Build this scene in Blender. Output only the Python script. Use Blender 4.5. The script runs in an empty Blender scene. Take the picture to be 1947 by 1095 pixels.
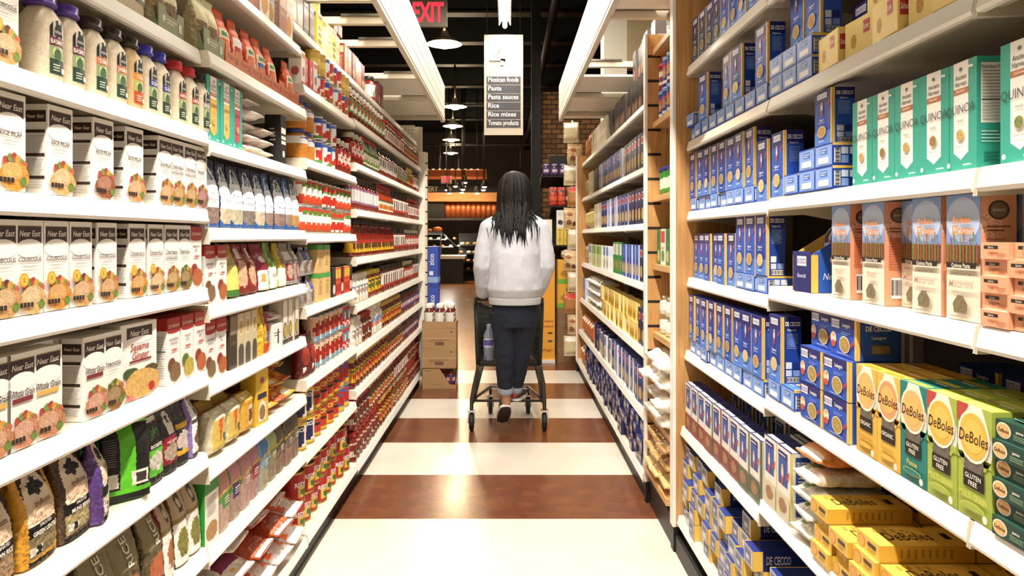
import bpy, math, random
from mathutils import Vector, Matrix
random.seed(7)
R = math.radians
scn = bpy.context.scene
col = scn.collection

# ------------------------------------------------------------------ camera, world, exposure, large lights
FPX, PX0, PY0, CAMH = 1414.0, 965.0, 450.0, 1.25
cam_d = bpy.data.cameras.new('camera')
cam_d.sensor_width = 36.0
cam_d.lens = FPX / 1947 * 36.0
cam_d.shift_x = (973.5 - PX0) / 1947
cam_d.shift_y = (PY0 - 547.5) / 1947
cam_d.clip_start = 0.02
cam = bpy.data.objects.new('camera', cam_d)
cam.location = (0, 0, CAMH)
cam.rotation_euler = (R(90), 0, 0)
col.objects.link(cam)
scn.camera = cam
scn.view_settings.view_transform = 'Standard'
scn.view_settings.look = 'None'
scn.view_settings.gamma = 1.0
scn.view_settings.use_curve_mapping = False
scn.view_settings.exposure = 0.1
wd = bpy.data.worlds.new('world')
scn.world = wd
wd.use_nodes = True
wd.node_tree.nodes['Background'].inputs[0].default_value = (1.0, 0.86, 0.7, 1)
wd.node_tree.nodes['Background'].inputs[1].default_value = 0.012

def area(name, loc, rot, sx, sy, power, color=(1, .93, .82), spread=180):
    d = bpy.data.lights.new(name, 'AREA')
    d.shape = 'RECTANGLE'
    d.size, d.size_y = sx, sy
    d.energy = power
    d.color = color
    d.spread = R(spread)
    o = bpy.data.objects.new(name, d)
    o.location = loc
    o.rotation_euler = rot
    col.objects.link(o)
    return o

# fluorescent runs: behind the two valances and along the middle of the aisle ceiling
WARM = (1, .90, .76)
area('canopy_tube_light', (-.60, 2.55, 2.40), (0, R(-14), 0), .05, 7.4, 22, WARM)
area('canopy_tube_light', (.52, 4.05, 2.40), (0, R(14), 0), .05, 1.2, 8, WARM)
area('ceiling_tube_light', (-.03, .3, 3.60), (0, 0, 0), .09, 7.0, 370, (1, .94, .86))
area('ceiling_tube_light', (-.03, 6.1, 3.60), (0, 0, 0), .09, 4.6, 95, (1, .94, .86))
area('ceiling_tube_light', (-2.1, 3.0, 3.60), (0, 0, 0), .09, 10, 60, WARM)

# ------------------------------------------------------------------ colours and materials
def lin(h):
    h = h.lstrip('#')
    out = []
    for i in (0, 2, 4):
        x = int(h[i:i + 2], 16) / 255
        out.append(x / 12.92 if x <= .04045 else ((x + .055) / 1.055) ** 2.4)
    return (*out, 1.0)

def new_mat(name):
    m = bpy.data.materials.new(name)
    m.use_nodes = True
    return m, m.node_tree, m.node_tree.nodes['Principled BSDF']

def print_mat(name, rough, spec=.5, metal=0, speck=0, scale=160, coat=0, trans=0, alpha=1, bump=0):
    """a material coloured by the printed colour of each face, with fine speckle for food photographs and grains"""
    m, nt, b = new_mat(name)
    N, L = nt.nodes, nt.links
    a = N.new('ShaderNodeAttribute')
    a.attribute_name = 'ink'
    b.inputs['Roughness'].default_value = rough
    b.inputs['Specular IOR Level'].default_value = spec
    b.inputs['Metallic'].default_value = metal
    b.inputs['Coat Weight'].default_value = coat
    b.inputs['Coat Roughness'].default_value = .12
    b.inputs['Transmission Weight'].default_value = trans
    b.inputs['Alpha'].default_value = alpha
    tc = N.new('ShaderNodeTexCoord')
    if speck:
        vo = N.new('ShaderNodeTexVoronoi')
        vo.inputs['Scale'].default_value = scale
        no = N.new('ShaderNodeTexNoise')
        no.inputs['Scale'].default_value = scale * .35
        no.inputs['Detail'].default_value = 3
        L.new(tc.outputs['Object'], vo.inputs['Vector'])
        L.new(tc.outputs['Object'], no.inputs['Vector'])
        mul = N.new('ShaderNodeMath'); mul.operation = 'MULTIPLY'
        L.new(vo.outputs['Distance'], mul.inputs[0]); L.new(no.outputs['Fac'], mul.inputs[1])
        ra = N.new('ShaderNodeMapRange')
        ra.inputs['From Min'].default_value = 0.0; ra.inputs['From Max'].default_value = .45
        ra.inputs['To Min'].default_value = 1 + speck * .6; ra.inputs['To Max'].default_value = 1 - speck
        L.new(mul.outputs[0], ra.inputs['Value'])
        mx = N.new('ShaderNodeVectorMath'); mx.operation = 'SCALE'
        L.new(a.outputs['Color'], mx.inputs[0]); L.new(ra.outputs[0], mx.inputs['Scale'])
        L.new(mx.outputs[0], b.inputs['Base Color'])
    else:
        L.new(a.outputs['Color'], b.inputs['Base Color'])
    if bump:
        no = N.new('ShaderNodeTexNoise')
        no.inputs['Scale'].default_value = 38
        no.inputs['Detail'].default_value = 2
        L.new(tc.outputs['Object'], no.inputs['Vector'])
        bp = N.new('ShaderNodeBump')
        bp.inputs['Strength'].default_value = bump
        bp.inputs['Distance'].default_value = .02
        L.new(no.outputs['Fac'], bp.inputs['Height'])
        L.new(bp.outputs[0], b.inputs['Normal'])
    return m

CARTON, FOOD, PLASTIC, FILM, TIN, GLASS, GRAIN = range(7)
MATS = [
    print_mat('printed_carton', .42, .45),
    print_mat('printed_food_photo', .45, .4, speck=.42, scale=300),
    print_mat('glossy_plastic', .25, .5),
    print_mat('wrinkled_film', .22, .6, bump=.55),
    print_mat('bare_tin', .3, .5, metal=.85),
    print_mat('glass_jar_with_sauce', .08, .7, speck=.25, scale=90),
    print_mat('grain_in_clear_pack', .3, .5, speck=.16, scale=330, bump=.08),
]

def flat_mat(name, hexc, rough=.5, metal=0, spec=.5, emit=0, ehex=None):
    m, nt, b = new_mat(name)
    b.inputs['Base Color'].default_value = lin(hexc)
    b.inputs['Roughness'].default_value = rough
    b.inputs['Metallic'].default_value = metal
    b.inputs['Specular IOR Level'].default_value = spec
    if emit:
        b.inputs['Emission Color'].default_value = lin(ehex or hexc)
        b.inputs['Emission Strength'].default_value = emit
    return m

def wood_mat(name, c0, c1, scale=6, axis='Z', rough=.45):
    m, nt, b = new_mat(name)
    N, L = nt.nodes, nt.links
    tc = N.new('ShaderNodeTexCoord')
    mp = N.new('ShaderNodeMapping')
    s = {'X': (.06, 1, 1), 'Y': (1, .06, 1), 'Z': (1, 1, .06)}[axis]
    mp.inputs['Scale'].default_value = [x * scale for x in s]
    n = N.new('ShaderNodeTexNoise')
    n.inputs['Scale'].default_value = 9; n.inputs['Detail'].default_value = 6; n.inputs['Distortion'].default_value = .6
    r = N.new('ShaderNodeValToRGB')
    r.color_ramp.elements[0].position = .35; r.color_ramp.elements[1].position = .66
    r.color_ramp.elements[0].color = lin(c0); r.color_ramp.elements[1].color = lin(c1)
    L.new(tc.outputs['Object'], mp.inputs[0]); L.new(mp.outputs[0], n.inputs['Vector'])
    L.new(n.outputs['Fac'], r.inputs[0]); L.new(r.outputs[0], b.inputs['Base Color'])
    b.inputs['Roughness'].default_value = rough
    return m

M_SHELF = flat_mat('cream_enamel', '#d2c8b2', .38)
M_RAIL = flat_mat('white_price_rail', '#f2eee4', .3)
M_BACK = flat_mat('brown_back_panel', '#4a4136', .6)
M_KICK = flat_mat('black_kick_plate', '#0d0c0b', .5)
M_OAK = wood_mat('oak_laminate', '#b5834a', '#cf9f63', 7)
M_OAKH = wood_mat('oak_laminate_shelf', '#b98a52', '#d2a469', 7, 'Y')
M_WHITE = flat_mat('white_paint', '#efe9dc', .4)
M_BLACK = flat_mat('matt_black', '#0c0b0b', .7)
M_DARK = flat_mat('dark_metal', '#1b1a19', .45)
M_CHROME = flat_mat('chrome', '#c9c9c9', .2, .95)
M_BRONZE = flat_mat('bronze_grey_tube', '#5b564c', .35, .6)

# ------------------------------------------------------------------ mesh building
class MB:
    """collects faces with a material slot and a printed colour, and links them as ONE mesh"""
    def __init__(s):
        s.v, s.f, s.c, s.m, s.sm = [], [], [], [], []
    def poly(s, pts, c='#ffffff', m=0, sm=False):
        b = len(s.v)
        s.v.extend(tuple(p) for p in pts)
        s.f.append(tuple(range(b, b + len(pts))))
        s.c.append(c); s.m.append(m); s.sm.append(sm)
    def faces(s, vs, fs, c='#ffffff', m=0, sm=False):
        b = len(s.v)
        s.v.extend(tuple(p) for p in vs)
        for k, f in enumerate(fs):
            s.f.append(tuple(i + b for i in f))
            s.c.append(c[k] if isinstance(c, list) else c)
            s.m.append(m[k] if isinstance(m, list) else m)
            s.sm.append(sm)
    def box(s, x0, y0, z0, x1, y1, z1, c='#ffffff', m=0, bev=0):
        if bev:
            return s.bbox(x0, y0, z0, x1, y1, z1, bev, c, m)
        vs = [(x, y, z) for z in (z0, z1) for y in (y0, y1) for x in (x0, x1)]
        s.faces(vs, [(0, 2, 3, 1), (4, 5, 7, 6), (0, 1, 5, 4), (1, 3, 7, 5), (3, 2, 6, 7), (2, 0, 4, 6)], c, m)
    def bbox(s, x0, y0, z0, x1, y1, z1, b, c, m):
        """box with chamfered vertical and top edges"""
        def ring(i, z):
            return [(x0 + i, y0, z), (x1 - i, y0, z), (x1, y0 + i, z), (x1, y1 - i, z), (x1 - i, y1, z), (x0 + i, y1, z), (x0, y1 - i, z), (x0, y0 + i, z)]
        rs = [ring(b, z0), ring(b, z1 - b), [(x + (b if x < (x0 + x1) / 2 else -b), y + (b if y < (y0 + y1) / 2 else -b), z1) for x, y, z in ring(b, z1)]]
        vs = sum(rs, [])
        fs = [tuple(reversed(range(8))), tuple(range(16, 24))]
        for k in range(2):
            for i in range(8):
                j = (i + 1) % 8
                fs.append((k * 8 + i, k * 8 + j, k * 8 + 8 + j, k * 8 + 8 + i))
        s.faces(vs, fs, c, m)
    def prism(s, prof, a0, a1, axis='y', c='#ffffff', m=0):
        """extrude a closed 2-D outline along an axis: y -> (x,z), x -> (y,z), z -> (x,y)"""
        def P(p, t):
            return {'y': (p[0], t, p[1]), 'x': (t, p[0], p[1]), 'z': (p[0], p[1], t)}[axis]
        n = len(prof)
        vs = [P(p, a0) for p in prof] + [P(p, a1) for p in prof]
        fs = [tuple(range(n)), tuple(range(2 * n - 1, n - 1, -1))]
        fs += [((i + 1) % n, i, n + i, n + (i + 1) % n) for i in range(n)]
        s.faces(vs, fs, c, m)
    def tube(s, pts, r, n=8, c='#ffffff', m=0, caps=True, sm=True):
        pts = [Vector(p) for p in pts]
        rs = r if isinstance(r, (list, tuple)) else [r] * len(pts)
        vs, fs = [], []
        up = None
        for i, p in enumerate(pts):
            t = (pts[min(i + 1, len(pts) - 1)] - pts[max(i - 1, 0)]).normalized()
            if up is None:
                a = Vector((0, 0, 1)) if abs(t.z) < .9 else Vector((1, 0, 0))
                up = t.cross(a).normalized()
            up = (up - t * up.dot(t)).normalized()
            w = t.cross(up)
            for k in range(n):
                an = 2 * math.pi * k / n
                vs.append(p + (up * math.cos(an) + w * math.sin(an)) * rs[i])
        for i in range(len(pts) - 1):
            for k in range(n):
                j = (k + 1) % n
                fs.append((i * n + k, i * n + j, i * n + n + j, i * n + n + k))
        if caps:
            fs.append(tuple(reversed(range(n))))
            fs.append(tuple(range((len(pts) - 1) * n, len(pts) * n)))
        s.faces(vs, fs, c, m, sm)
    def lathe(s, prof, n=16, cols='#ffffff', m=0, at=(0, 0, 0), sm=True, sq=0, cap=True, sx=1, sy=1):
        """revolve [(r,z)]; cols: one colour or one per band; sq>0 squares the section"""
        vs, fs, cs, ms = [], [], [], []
        for r, z in prof:
            for k in range(n):
                an = 2 * math.pi * (k + .5) / n
                ca, sa = math.cos(an), math.sin(an)
                q = 1
                if sq:
                    q = 1 + sq * ((1 / max(abs(ca), abs(sa))) - 1)
                vs.append((at[0] + r * q * ca * sx, at[1] + r * q * sa * sy, at[2] + z))
        for i in range(len(prof) - 1):
            for k in range(n):
                j = (k + 1) % n
                fs.append((i * n + k, i * n + j, i * n + n + j, i * n + n + k))
                cs.append(cols[i] if isinstance(cols, list) else cols)
                ms.append(m[i] if isinstance(m, list) else m)
        if cap:
            fs.append(tuple(reversed(range(n)))); cs.append(cs[0]); ms.append(ms[0])
            fs.append(tuple(range((len(prof) - 1) * n, len(prof) * n))); cs.append(cs[-2]); ms.append(ms[-2])
        s.faces(vs, fs, cs, ms, sm)
    def mesh(s, name, mats=None):
        me = bpy.data.meshes.new(name)
        me.from_pydata(s.v, [], s.f)
        used = sorted(set(s.m))
        mats = mats or MATS
        for k in used:
            me.materials.append(mats[k])
        idx = {k: i for i, k in enumerate(used)}
        me.polygons.foreach_set('material_index', [idx[k] for k in s.m])
        me.polygons.foreach_set('use_smooth', s.sm)
        if mats is MATS:
            at = me.color_attributes.new('ink', 'FLOAT_COLOR', 'CORNER')
            cache, data = {}, []
            for f, c in zip(s.f, s.c):
                q = cache.get(c)
                if q is None:
                    q = cache[c] = lin(c)
                data.extend(q * len(f))
            at.data.foreach_set('color', data)
        me.update()
        return me
    def obj(s, name, parent=None, mat=None):
        o = bpy.data.objects.new(name, s.mesh(name, [mat] if mat else None))
        col.objects.link(o)
        if parent:
            o.parent = parent
        return o

def empty(name, loc=(0, 0, 0), rz=0):
    o = bpy.data.objects.new(name, None)
    o.location = loc
    o.rotation_euler = (0, 0, rz)
    o.empty_display_size = .05
    col.objects.link(o)
    return o

def tag(o, label, cat, group=None):
    o['label'] = label
    o['category'] = cat
    if group:
        o['group'] = group
    return o

def struct(o):
    o['kind'] = 'structure'
    return o

def at(px, py, Y):
    """the point at depth Y that the pixel shows"""
    return Vector(((px - PX0) * Y / FPX, Y, CAMH - (py - PY0) * Y / FPX))

# ------------------------------------------------------------------ lettering
_glyphs = {}
def glyphs(s, bold=0.0):
    k = (s, bold)
    if k not in _glyphs:
        cu = bpy.data.curves.new('lettering', 'FONT')
        cu.body = s
        cu.size = 1
        cu.resolution_u = 2
        cu.offset = bold
        o = bpy.data.objects.new('lettering', cu)
        me = o.to_mesh()
        vs = [(v.co.x, v.co.y) for v in me.vertices]
        fs = [tuple(p.vertices) for p in me.polygons]
        o.to_mesh_clear()
        bpy.data.objects.remove(o)
        bpy.data.curves.remove(cu)
        x0 = min(v[0] for v in vs); x1 = max(v[0] for v in vs)
        _glyphs[k] = ([(x - x0, y) for x, y in vs], fs, x1 - x0)
    return _glyphs[k]

def rnd_poly(cu, cv, ru, rv, n=14, jit=.12, seed=0):
    rg = random.Random(seed * 977 + int(cu * 1000) + int(cv * 777))
    return [(cu + ru * math.cos(2 * math.pi * k / n) * (1 + rg.uniform(-jit, jit)), cv + rv * math.sin(2 * math.pi * k / n) * (1 + rg.uniform(-jit, jit))) for k in range(n)]

def outline(e):
    """element -> (outline in face units, colour, material)"""
    k = e[0]
    if k == 'r':
        _, a, b, c, d, h = e[:6]
        return [(a, b), (c, b), (c, d), (a, d)], h, (e[6] if len(e) > 6 else CARTON)
    if k == 'e':
        _, cu, cv, ru, rv, h = e[:6]
        return [(cu + ru * math.cos(2 * math.pi * i / 18), cv + rv * math.sin(2 * math.pi * i / 18)) for i in range(18)], h, (e[6] if len(e) > 6 else CARTON)
    if k == 'f':
        _, cu, cv, ru, rv, h = e[:6]
        return rnd_poly(cu, cv, ru, rv, 16, .08, e[6] if len(e) > 6 else 0), h, FOOD
    if k == 'p':
        return list(e[1]), e[2], (e[3] if len(e) > 3 else CARTON)
    if k == 'a':      # a panel with a domed top
        _, a, b, c, d, h = e[:6]
        q = (d - b) * (e[6] if len(e) > 6 else .4)
        m = (a + c) / 2
        return [(a, b), (c, b)] + [(m + (c - a) / 2 * math.cos(math.pi * i / 10), d - q + q * math.sin(math.pi * i / 10)) for i in range(11)], h, (e[7] if len(e) > 7 else CARTON)
    return None

VAGUE = {'GOYA', 'ROLLINS', 'TUTTOROSSO', 'CEREAL', 'SOUP', 'OLIVES', 'VEGAN', 'LUNDBERG', 'CAROLINA', 'sack', 'BARLEY', 'cheese', 'ITALIAN', 'TOMATOES', 'Pomodoro', 'whole grain', 'original', 'ORGANIC '}   # print too small to read in the photo: lines only
def draw(mb, S, els, lift=.00022):
    """print elements on a face; S(u, v, off) is the point of the face, S.w and S.h its size"""
    for i, e in enumerate(els):
        off = lift * (i + 1)
        if e[0] == 't' and e[1] in VAGUE:
            u_ = (e[6] if len(e) > 6 and e[6] else .6) / 2
            e = ('l', e[2] - u_, e[3] - e[4] / 2, e[2] + u_, e[3] + e[4] / 2, 2, e[5])
        if e[0] == 't':
            # ('t', words, centre u, centre v, letter height in v, colour, widest u, slant, bold)
            _, s, cu, cv, hv, h = e[:6]
            wmax = e[6] if len(e) > 6 else None
            sl = e[7] if len(e) > 7 else 0
            vs, fs, w = glyphs(s, e[8] if len(e) > 8 else .012)
            sc = hv * S.h / .7
            sx = sc
            if wmax and w * sx > wmax * S.w:
                sx = wmax * S.w / w
            pts = []
            for x, y in vs:
                gx = (x - w / 2) * sx + sl * y * sc
                pts.append(S(cu + gx / S.w, cv + (y * sc - .35 * sc) / S.h, off))
            mb.faces(pts, fs, h, CARTON)
        elif e[0] == 'tv':   # words running up the face
            _, s, cu, cv, hu, h = e[:6]
            vs, fs, w = glyphs(s, .012)
            sc = hu * S.w / .7
            if len(e) > 6:
                sx = min(sc, e[6] * S.h / w)
            else:
                sx = sc
            mb.faces([S(cu - (y * sc - .35 * sc) / S.w, cv + (x - w / 2) * sx / S.h, off) for x, y in vs], fs, h, CARTON)
        elif e[0] == 'l':    # lines of small print
            _, a, b, c, d, n, h = e[:7]
            rg = random.Random(n)
            for k in range(n):
                v0 = b + (d - b) * (k + .25) / n
                v1 = b + (d - b) * (k + .62) / n
                mb.poly([S(a, v0, off), S(c - (c - a) * rg.random() * .3, v0, off), S(c - (c - a) * rg.random() * .3, v1, off), S(a, v1, off)], h)
        elif e[0] == 'bars':  # a bar code
            _, a, b, c, d = e[:5]
            mb.poly([S(a, b, off), S(c, b, off), S(c, d, off), S(a, d, off)], '#f6f3ec')
            n = 11
            for k in range(n):
                x0 = a + (c - a) * (k + .2) / n
                x1 = x0 + (c - a) * (.5 if k % 3 else .75) / n
                mb.poly([S(x0, b + (d - b) * .15, off * 1.2), S(x1, b + (d - b) * .15, off * 1.2), S(x1, d - (d - b) * .1, off * 1.2), S(x0, d - (d - b) * .1, off * 1.2)], '#1d1b19')
        else:
            o, h, m = outline(e)
            mb.poly([S(u, v, off) for u, v in o], h, m)

def inside(o, u, v):
    r = False
    j = len(o) - 1
    for i in range(len(o)):
        (a, b), (c, d) = o[i], o[j]
        if (b > v) != (d > v) and u < (c - a) * (v - b) / (d - b + 1e-12) + a:
            r = not r
        j = i
    return r

class Raster:
    """the same elements read cell by cell, for curved packs"""
    def __init__(s, els):
        s.o = [outline(e) for e in els if e[0] in 'refpa']
    def __call__(s, u, v):
        for o, h, m in reversed(s.o):
            if inside(o, u, v):
                return h, m
        return None

class Face:
    def __init__(s, o, du, dv, n, w, h):
        s.o, s.du, s.dv, s.n, s.w, s.h = Vector(o), Vector(du), Vector(dv), Vector(n), w, h
    def __call__(s, u, v, off):
        return s.o + s.du * u + s.dv * v + s.n * off

def box_faces(w, d, h):
    x, y = w / 2, d / 2
    return {
        'F': Face((-x, -y, 0), (w, 0, 0), (0, 0, h), (0, -1, 0), w, h),
        'L': Face((-x, y, 0), (0, -d, 0), (0, 0, h), (-1, 0, 0), d, h),
        'R': Face((x, -y, 0), (0, d, 0), (0, 0, h), (1, 0, 0), d, h),
        'T': Face((-x, -y, h), (w, 0, 0), (0, d, 0), (0, 0, 1), w, d),
        'D': Face((-x, y, 0), (w, 0, 0), (0, -d, 0), (0, 0, -1), w, d),
    }
# ------------------------------------------------------------------ floor, ceiling, outer walls
def floor_mat():
    m, nt, b = new_mat('striped_vinyl_floor')
    N, L = nt.nodes, nt.links
    geo = N.new('ShaderNodeNewGeometry')
    sep = N.new('ShaderNodeSeparateXYZ')
    L.new(geo.outputs['Position'], sep.inputs[0])
    def math_(op, a, b_=None):
        n = N.new('ShaderNodeMath'); n.operation = op
        for i, x in enumerate((a, b_)):
            if x is None: continue
            if isinstance(x, (int, float)): n.inputs[i].default_value = x
            else: L.new(x, n.inputs[i])
        return n.outputs[0]
    def mix(f, a, c):
        n = N.new('ShaderNodeMix'); n.data_type = 'RGBA'
        L.new(f, n.inputs[0])
        for i, x in ((6, a), (7, c)):
            if isinstance(x, tuple): n.inputs[i].default_value = x
            else: L.new(x, n.inputs[i])
        return n.outputs[2]
    y = math_('SUBTRACT', sep.outputs['Y'], STRIPE0)
    odd = math_('FLOORED_MODULO', y, STRIPE * 2)
    brown = math_('LESS_THAN', odd, STRIPE)
    n1 = N.new('ShaderNodeTexNoise'); n1.inputs['Scale'].default_value = 9; n1.inputs['Detail'].default_value = 8
    n2 = N.new('ShaderNodeTexNoise'); n2.inputs['Scale'].default_value = 2.2; n2.inputs['Detail'].default_value = 5
    L.new(geo.outputs['Position'], n1.inputs['Vector']); L.new(geo.outputs['Position'], n2.inputs['Vector'])
    rb = N.new('ShaderNodeValToRGB')
    rb.color_ramp.elements[0].position = .3; rb.color_ramp.elements[1].position = .75
    rb.color_ramp.elements[0].color = lin('#5c3320'); rb.color_ramp.elements[1].color = lin('#74462b')
    L.new(n1.outputs['Fac'], rb.inputs[0])
    rw = N.new('ShaderNodeValToRGB')
    rw.color_ramp.elements[0].position = .3; rw.color_ramp.elements[1].position = .6
    rw.color_ramp.elements[0].color = lin('#c9c0b1'); rw.color_ramp.elements[1].color = lin('#d6cdbf')
    L.new(n2.outputs['Fac'], rw.inputs[0])
    tiles = mix(brown, rw.outputs[0], rb.outputs[0])
    # wooden planks beyond the aisle
    br = N.new('ShaderNodeTexBrick')
    br.inputs['Scale'].default_value = 1
    br.inputs['Brick Width'].default_value = 1.5; br.inputs['Row Height'].default_value = .16
    br.inputs['Mortar Size'].default_value = .004
    br.inputs['Color1'].default_value = lin('#a06c3a'); br.inputs['Color2'].default_value = lin('#744822')
    br.inputs['Mortar'].default_value = lin('#4a2f1b')
    L.new(geo.outputs['Position'], br.inputs['Vector'])
    far = math_('GREATER_THAN', sep.outputs['Y'], STRIPE0 + 7 * STRIPE)
    L.new(mix(far, tiles, br.outputs['Color']), b.inputs['Base Color'])
    rr = N.new('ShaderNodeMapRange')
    rr.inputs['To Min'].default_value = .17; rr.inputs['To Max'].default_value = .27
    L.new(n2.outputs['Fac'], rr.inputs['Value'])
    L.new(rr.outputs[0], b.inputs['Roughness'])
    b.inputs['Specular IOR Level'].default_value = .5
    return m
STRIPE, STRIPE0 = .61, 3.295
m = MB(); m.box(-6, -3, -.05, 8, 26, 0)
struct(m.obj('floor', mat=floor_mat()))
M_CEIL = flat_mat('black_painted_ceiling', '#0b0a0a', .8)
M_BEAM = flat_mat('black_painted_steel', '#100f0e', .55)
m = MB(); m.box(-6, -3, 4.9, 8, 26, 5.0)
struct(m.obj('ceiling', mat=M_CEIL))
for nm, b in (('wall_far', (-6, 26, 0, 8, 26.1, 5)), ('wall_left', (-6.1, -3, 0, -6, 26.1, 5)), ('wall_right', (8, -3, 0, 8.1, 26.1, 5)), ('wall_near', (-6.1, -3.1, 0, 8.1, -3, 5))):
    m = MB(); m.box(*b)
    struct(m.obj(nm, mat=flat_mat(nm + '_paint', '#3a332c', .8)))
# joists and pipes under the ceiling
for k, Y in enumerate((6.2, 7.6, 9.2, 10.8, 12.4, 14.0, 16.0, 18.0, 20.5)):
    m = MB()
    m.box(-6, Y - .05, 4.5, 8, Y + .05, 4.9)
    m.box(-6, Y - .11, 4.47, 8, Y + .11, 4.5)
    struct(m.obj('trim_%d' % (k + 1), mat=M_BEAM))
for k, (a, b_, r) in enumerate((((-5.9, 8.6, 4.13), (7.9, 8.6, 4.13), .05), ((-5.9, 15.0, 3.9), (7.9, 15.0, 3.9), .03), ((-5.9, 19.0, 3.6), (7.9, 19.0, 3.6), .03), ((.62, 5.0, 4.3), (.62, 25.9, 4.3), .06))):
    m = MB(); m.tube([a, b_], r, 10)
    tag(m.obj('ceiling_pipe', mat=M_BEAM), ['dark pipe crossing under the black ceiling above the aisle sign', 'thin dark pipe crossing the far ceiling above the pendant lamps', 'thin dark pipe crossing behind the farthest lamps', 'dark pipe running along the ceiling above the oak side'][k], 'pipe')

# ------------------------------------------------------------------ shelving
YAW = {'L': -.0069, 'R': 0.0}
SG = {'L': -1, 'R': 1}
def lipx(side, u, rec=0):
    if side == 'L':
        return -(.775 - .0069 * u + rec)
    return .64 + rec
SHELF = {}
DECK = .038
LABELS = []
def shelf_parts(root, side, L, zb, rec, depth, rail=True, oak=False, cant=None):
    sg = SG[side]
    def X(d): return sg * (rec + d)
    m = MB()
    if oak:
        m.prism([(X(0), zb + .012), (X(0), zb + DECK), (X(depth), zb + DECK), (X(depth), zb + .012)], 0.004, L - .004)
        return m.obj('shelf', root, M_OAKH)
    m.prism([(X(.012), zb + .008), (X(.012), zb + DECK), (X(depth), zb + DECK), (X(depth), zb + .02), (X(.05), zb + .02), (X(.04), zb + .008)], .003, L - .003)
    sh = m.obj('shelf', root, M_SHELF)
    m = MB()
    m.prism([(X(0), zb), (X(-.003), zb + .006), (X(.006), zb + .0375), (X(.0115), zb + .0375), (X(.0115), zb)], .006, L - .006)
    m.obj('price_rail', sh, M_RAIL)
    for y0, y1 in ((.0005, .0055), (L - .0055, L - .0005)):
        m = MB()
        m.prism([(X(.0), zb - .006), (X(.004), zb + .036), (X(.03), zb + .03), (X(depth - .02), zb + .03), (X(depth - .02), zb - .055), (X(.1), zb - .002), (X(.012), zb - .006)], y0, y1)
        m.obj('bracket', sh, M_SHELF)
    return sh

def bay(side, key, u0, u1, shelves, top, depth=.42, oak=False, label='', group=None, basez=.07, x0=None):
    """one bay of shelving: back panel, uprights, kick plate, base deck and shelves; shelves = [(rail bottom, set-back)] from the top"""
    sg, L = SG[side], u1 - u0
    X0 = lipx(side, u0) if x0 is None else x0
    root = empty('shelving_bay', (X0, u0, 0), YAW[side])
    tag(root, label, 'shelving', group)
    bx = depth + .06
    m = MB(); m.prism([(sg * bx, .05), (sg * bx, top), (sg * (bx + .02), top), (sg * (bx + .02), .05)], .002, L - .002)
    m.obj('back_panel', root, M_OAK if oak else M_BACK)
    if not oak:
        for y in (.012, L - .03):
            m = MB(); m.box(sg * bx - .001, y, .05, sg * (bx - .03), y + .018, top)
            m.obj('upright', root, M_SHELF)
    m = MB(); m.prism([(sg * .025, 0), (sg * .025, basez), (sg * bx, basez), (sg * bx, 0)], .001, L - .001)
    m.obj('kick_plate', root, M_KICK)
    for i, (zb, rec) in enumerate(shelves):
        shelf_parts(root, side, L, zb, rec, depth + .055 - rec if not oak else depth, oak=oak)
        SHELF[key, i] = (zb + DECK + .001, rec, X0)
    return root

YJ = [.07, 1.0, 1.9, 2.8, 3.7, 4.6, 5.5, 6.4]
SA = [(1.69, .02), (1.48, 0), (1.283, 0), (1.084, 0), (.87, 0), (.663, 0), (.42, 0), (.08, -.005)]
SB = [(1.927, .02), (1.69, .0), (1.462, 0), (1.236, 0), (1.036, 0), (.838, 0), (.622, 0), (.405, 0), (.085, -.005)]
SC = [(2.03, .05), (1.79, .01), (1.51, 0), (1.225, 0), (.945, 0), (.672, 0), (.393, 0), (.09, -.005)]
SD = [(2.03, .05), (1.803, .01), (1.582, 0), (1.35, 0), (1.108, 0), (.87, 0), (.65, 0), (.445, 0), (.075, -.005)]
GL = 'white shelving bays along the left of the aisle'
bay('L', 'A', YJ[1], YJ[2], SA, 2.05, label='white shelving bay nearest the camera holding rice cartons and jars', group=GL)
bay('L', 'B', YJ[2], YJ[3], SB, 2.15, label='white shelving bay holding green quinoa cartons and blue white bags', group=GL)
bay('L', 'C', YJ[3], YJ[4], SC, 2.2, label='white shelving bay holding stacked tomato cans and snack tubs', group=GL)
for i, d in ((4, 'first'), (5, 'middle'), (6, 'last')):
    bay('L', 'DEF'[i - 4], YJ[i], YJ[i + 1], SD, 2.2, label='white shelving bay full of sauce jars, %s of the three far bays' % d, group=GL)
RJ = [.22, 1.13, 2.03, 2.945]
S1 = [(1.885, .07), (1.588, .07), (1.312, .07), (1.052, .07), (.765, .06), (.465, .045), (.112, .032)]
S1P = [(1.88, .07), (1.589, .07), (1.318, .07), (1.078, .07), (.783, .06), (.498, .045), (.112, .032)]
GR = 'white shelving bays along the right of the aisle'
bay('R', 'P', RJ[1] - .0, RJ[2], S1P, 2.15, label='white shelving bay with green quinoa and orange pasta boxes', group=GR)
bay('R', 'P0', RJ[0], RJ[1], S1P, 2.15, label='white shelving bay cut by the picture edge beside quinoa boxes', group=GR)
bay('R', 'Q', RJ[2], RJ[3], S1, 2.15, label='white shelving bay of blue pasta boxes beside the oak panel', group=GR)
S3 = [(1.89, .05), (1.57, .05), (1.28, .05), (.975, .045), (.65, .03), (.36, .015), (.09, 0)]
for i in range(4):
    bay('R', 'WXYZ'[i], 3.53 + .84 * i, 3.53 + .84 * (i + 1) - .001, S3, 2.15, label='white shelving bay between oak panels, %s of the far four' % ('first', 'second', 'third', 'last')[i], group=GR)
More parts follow.
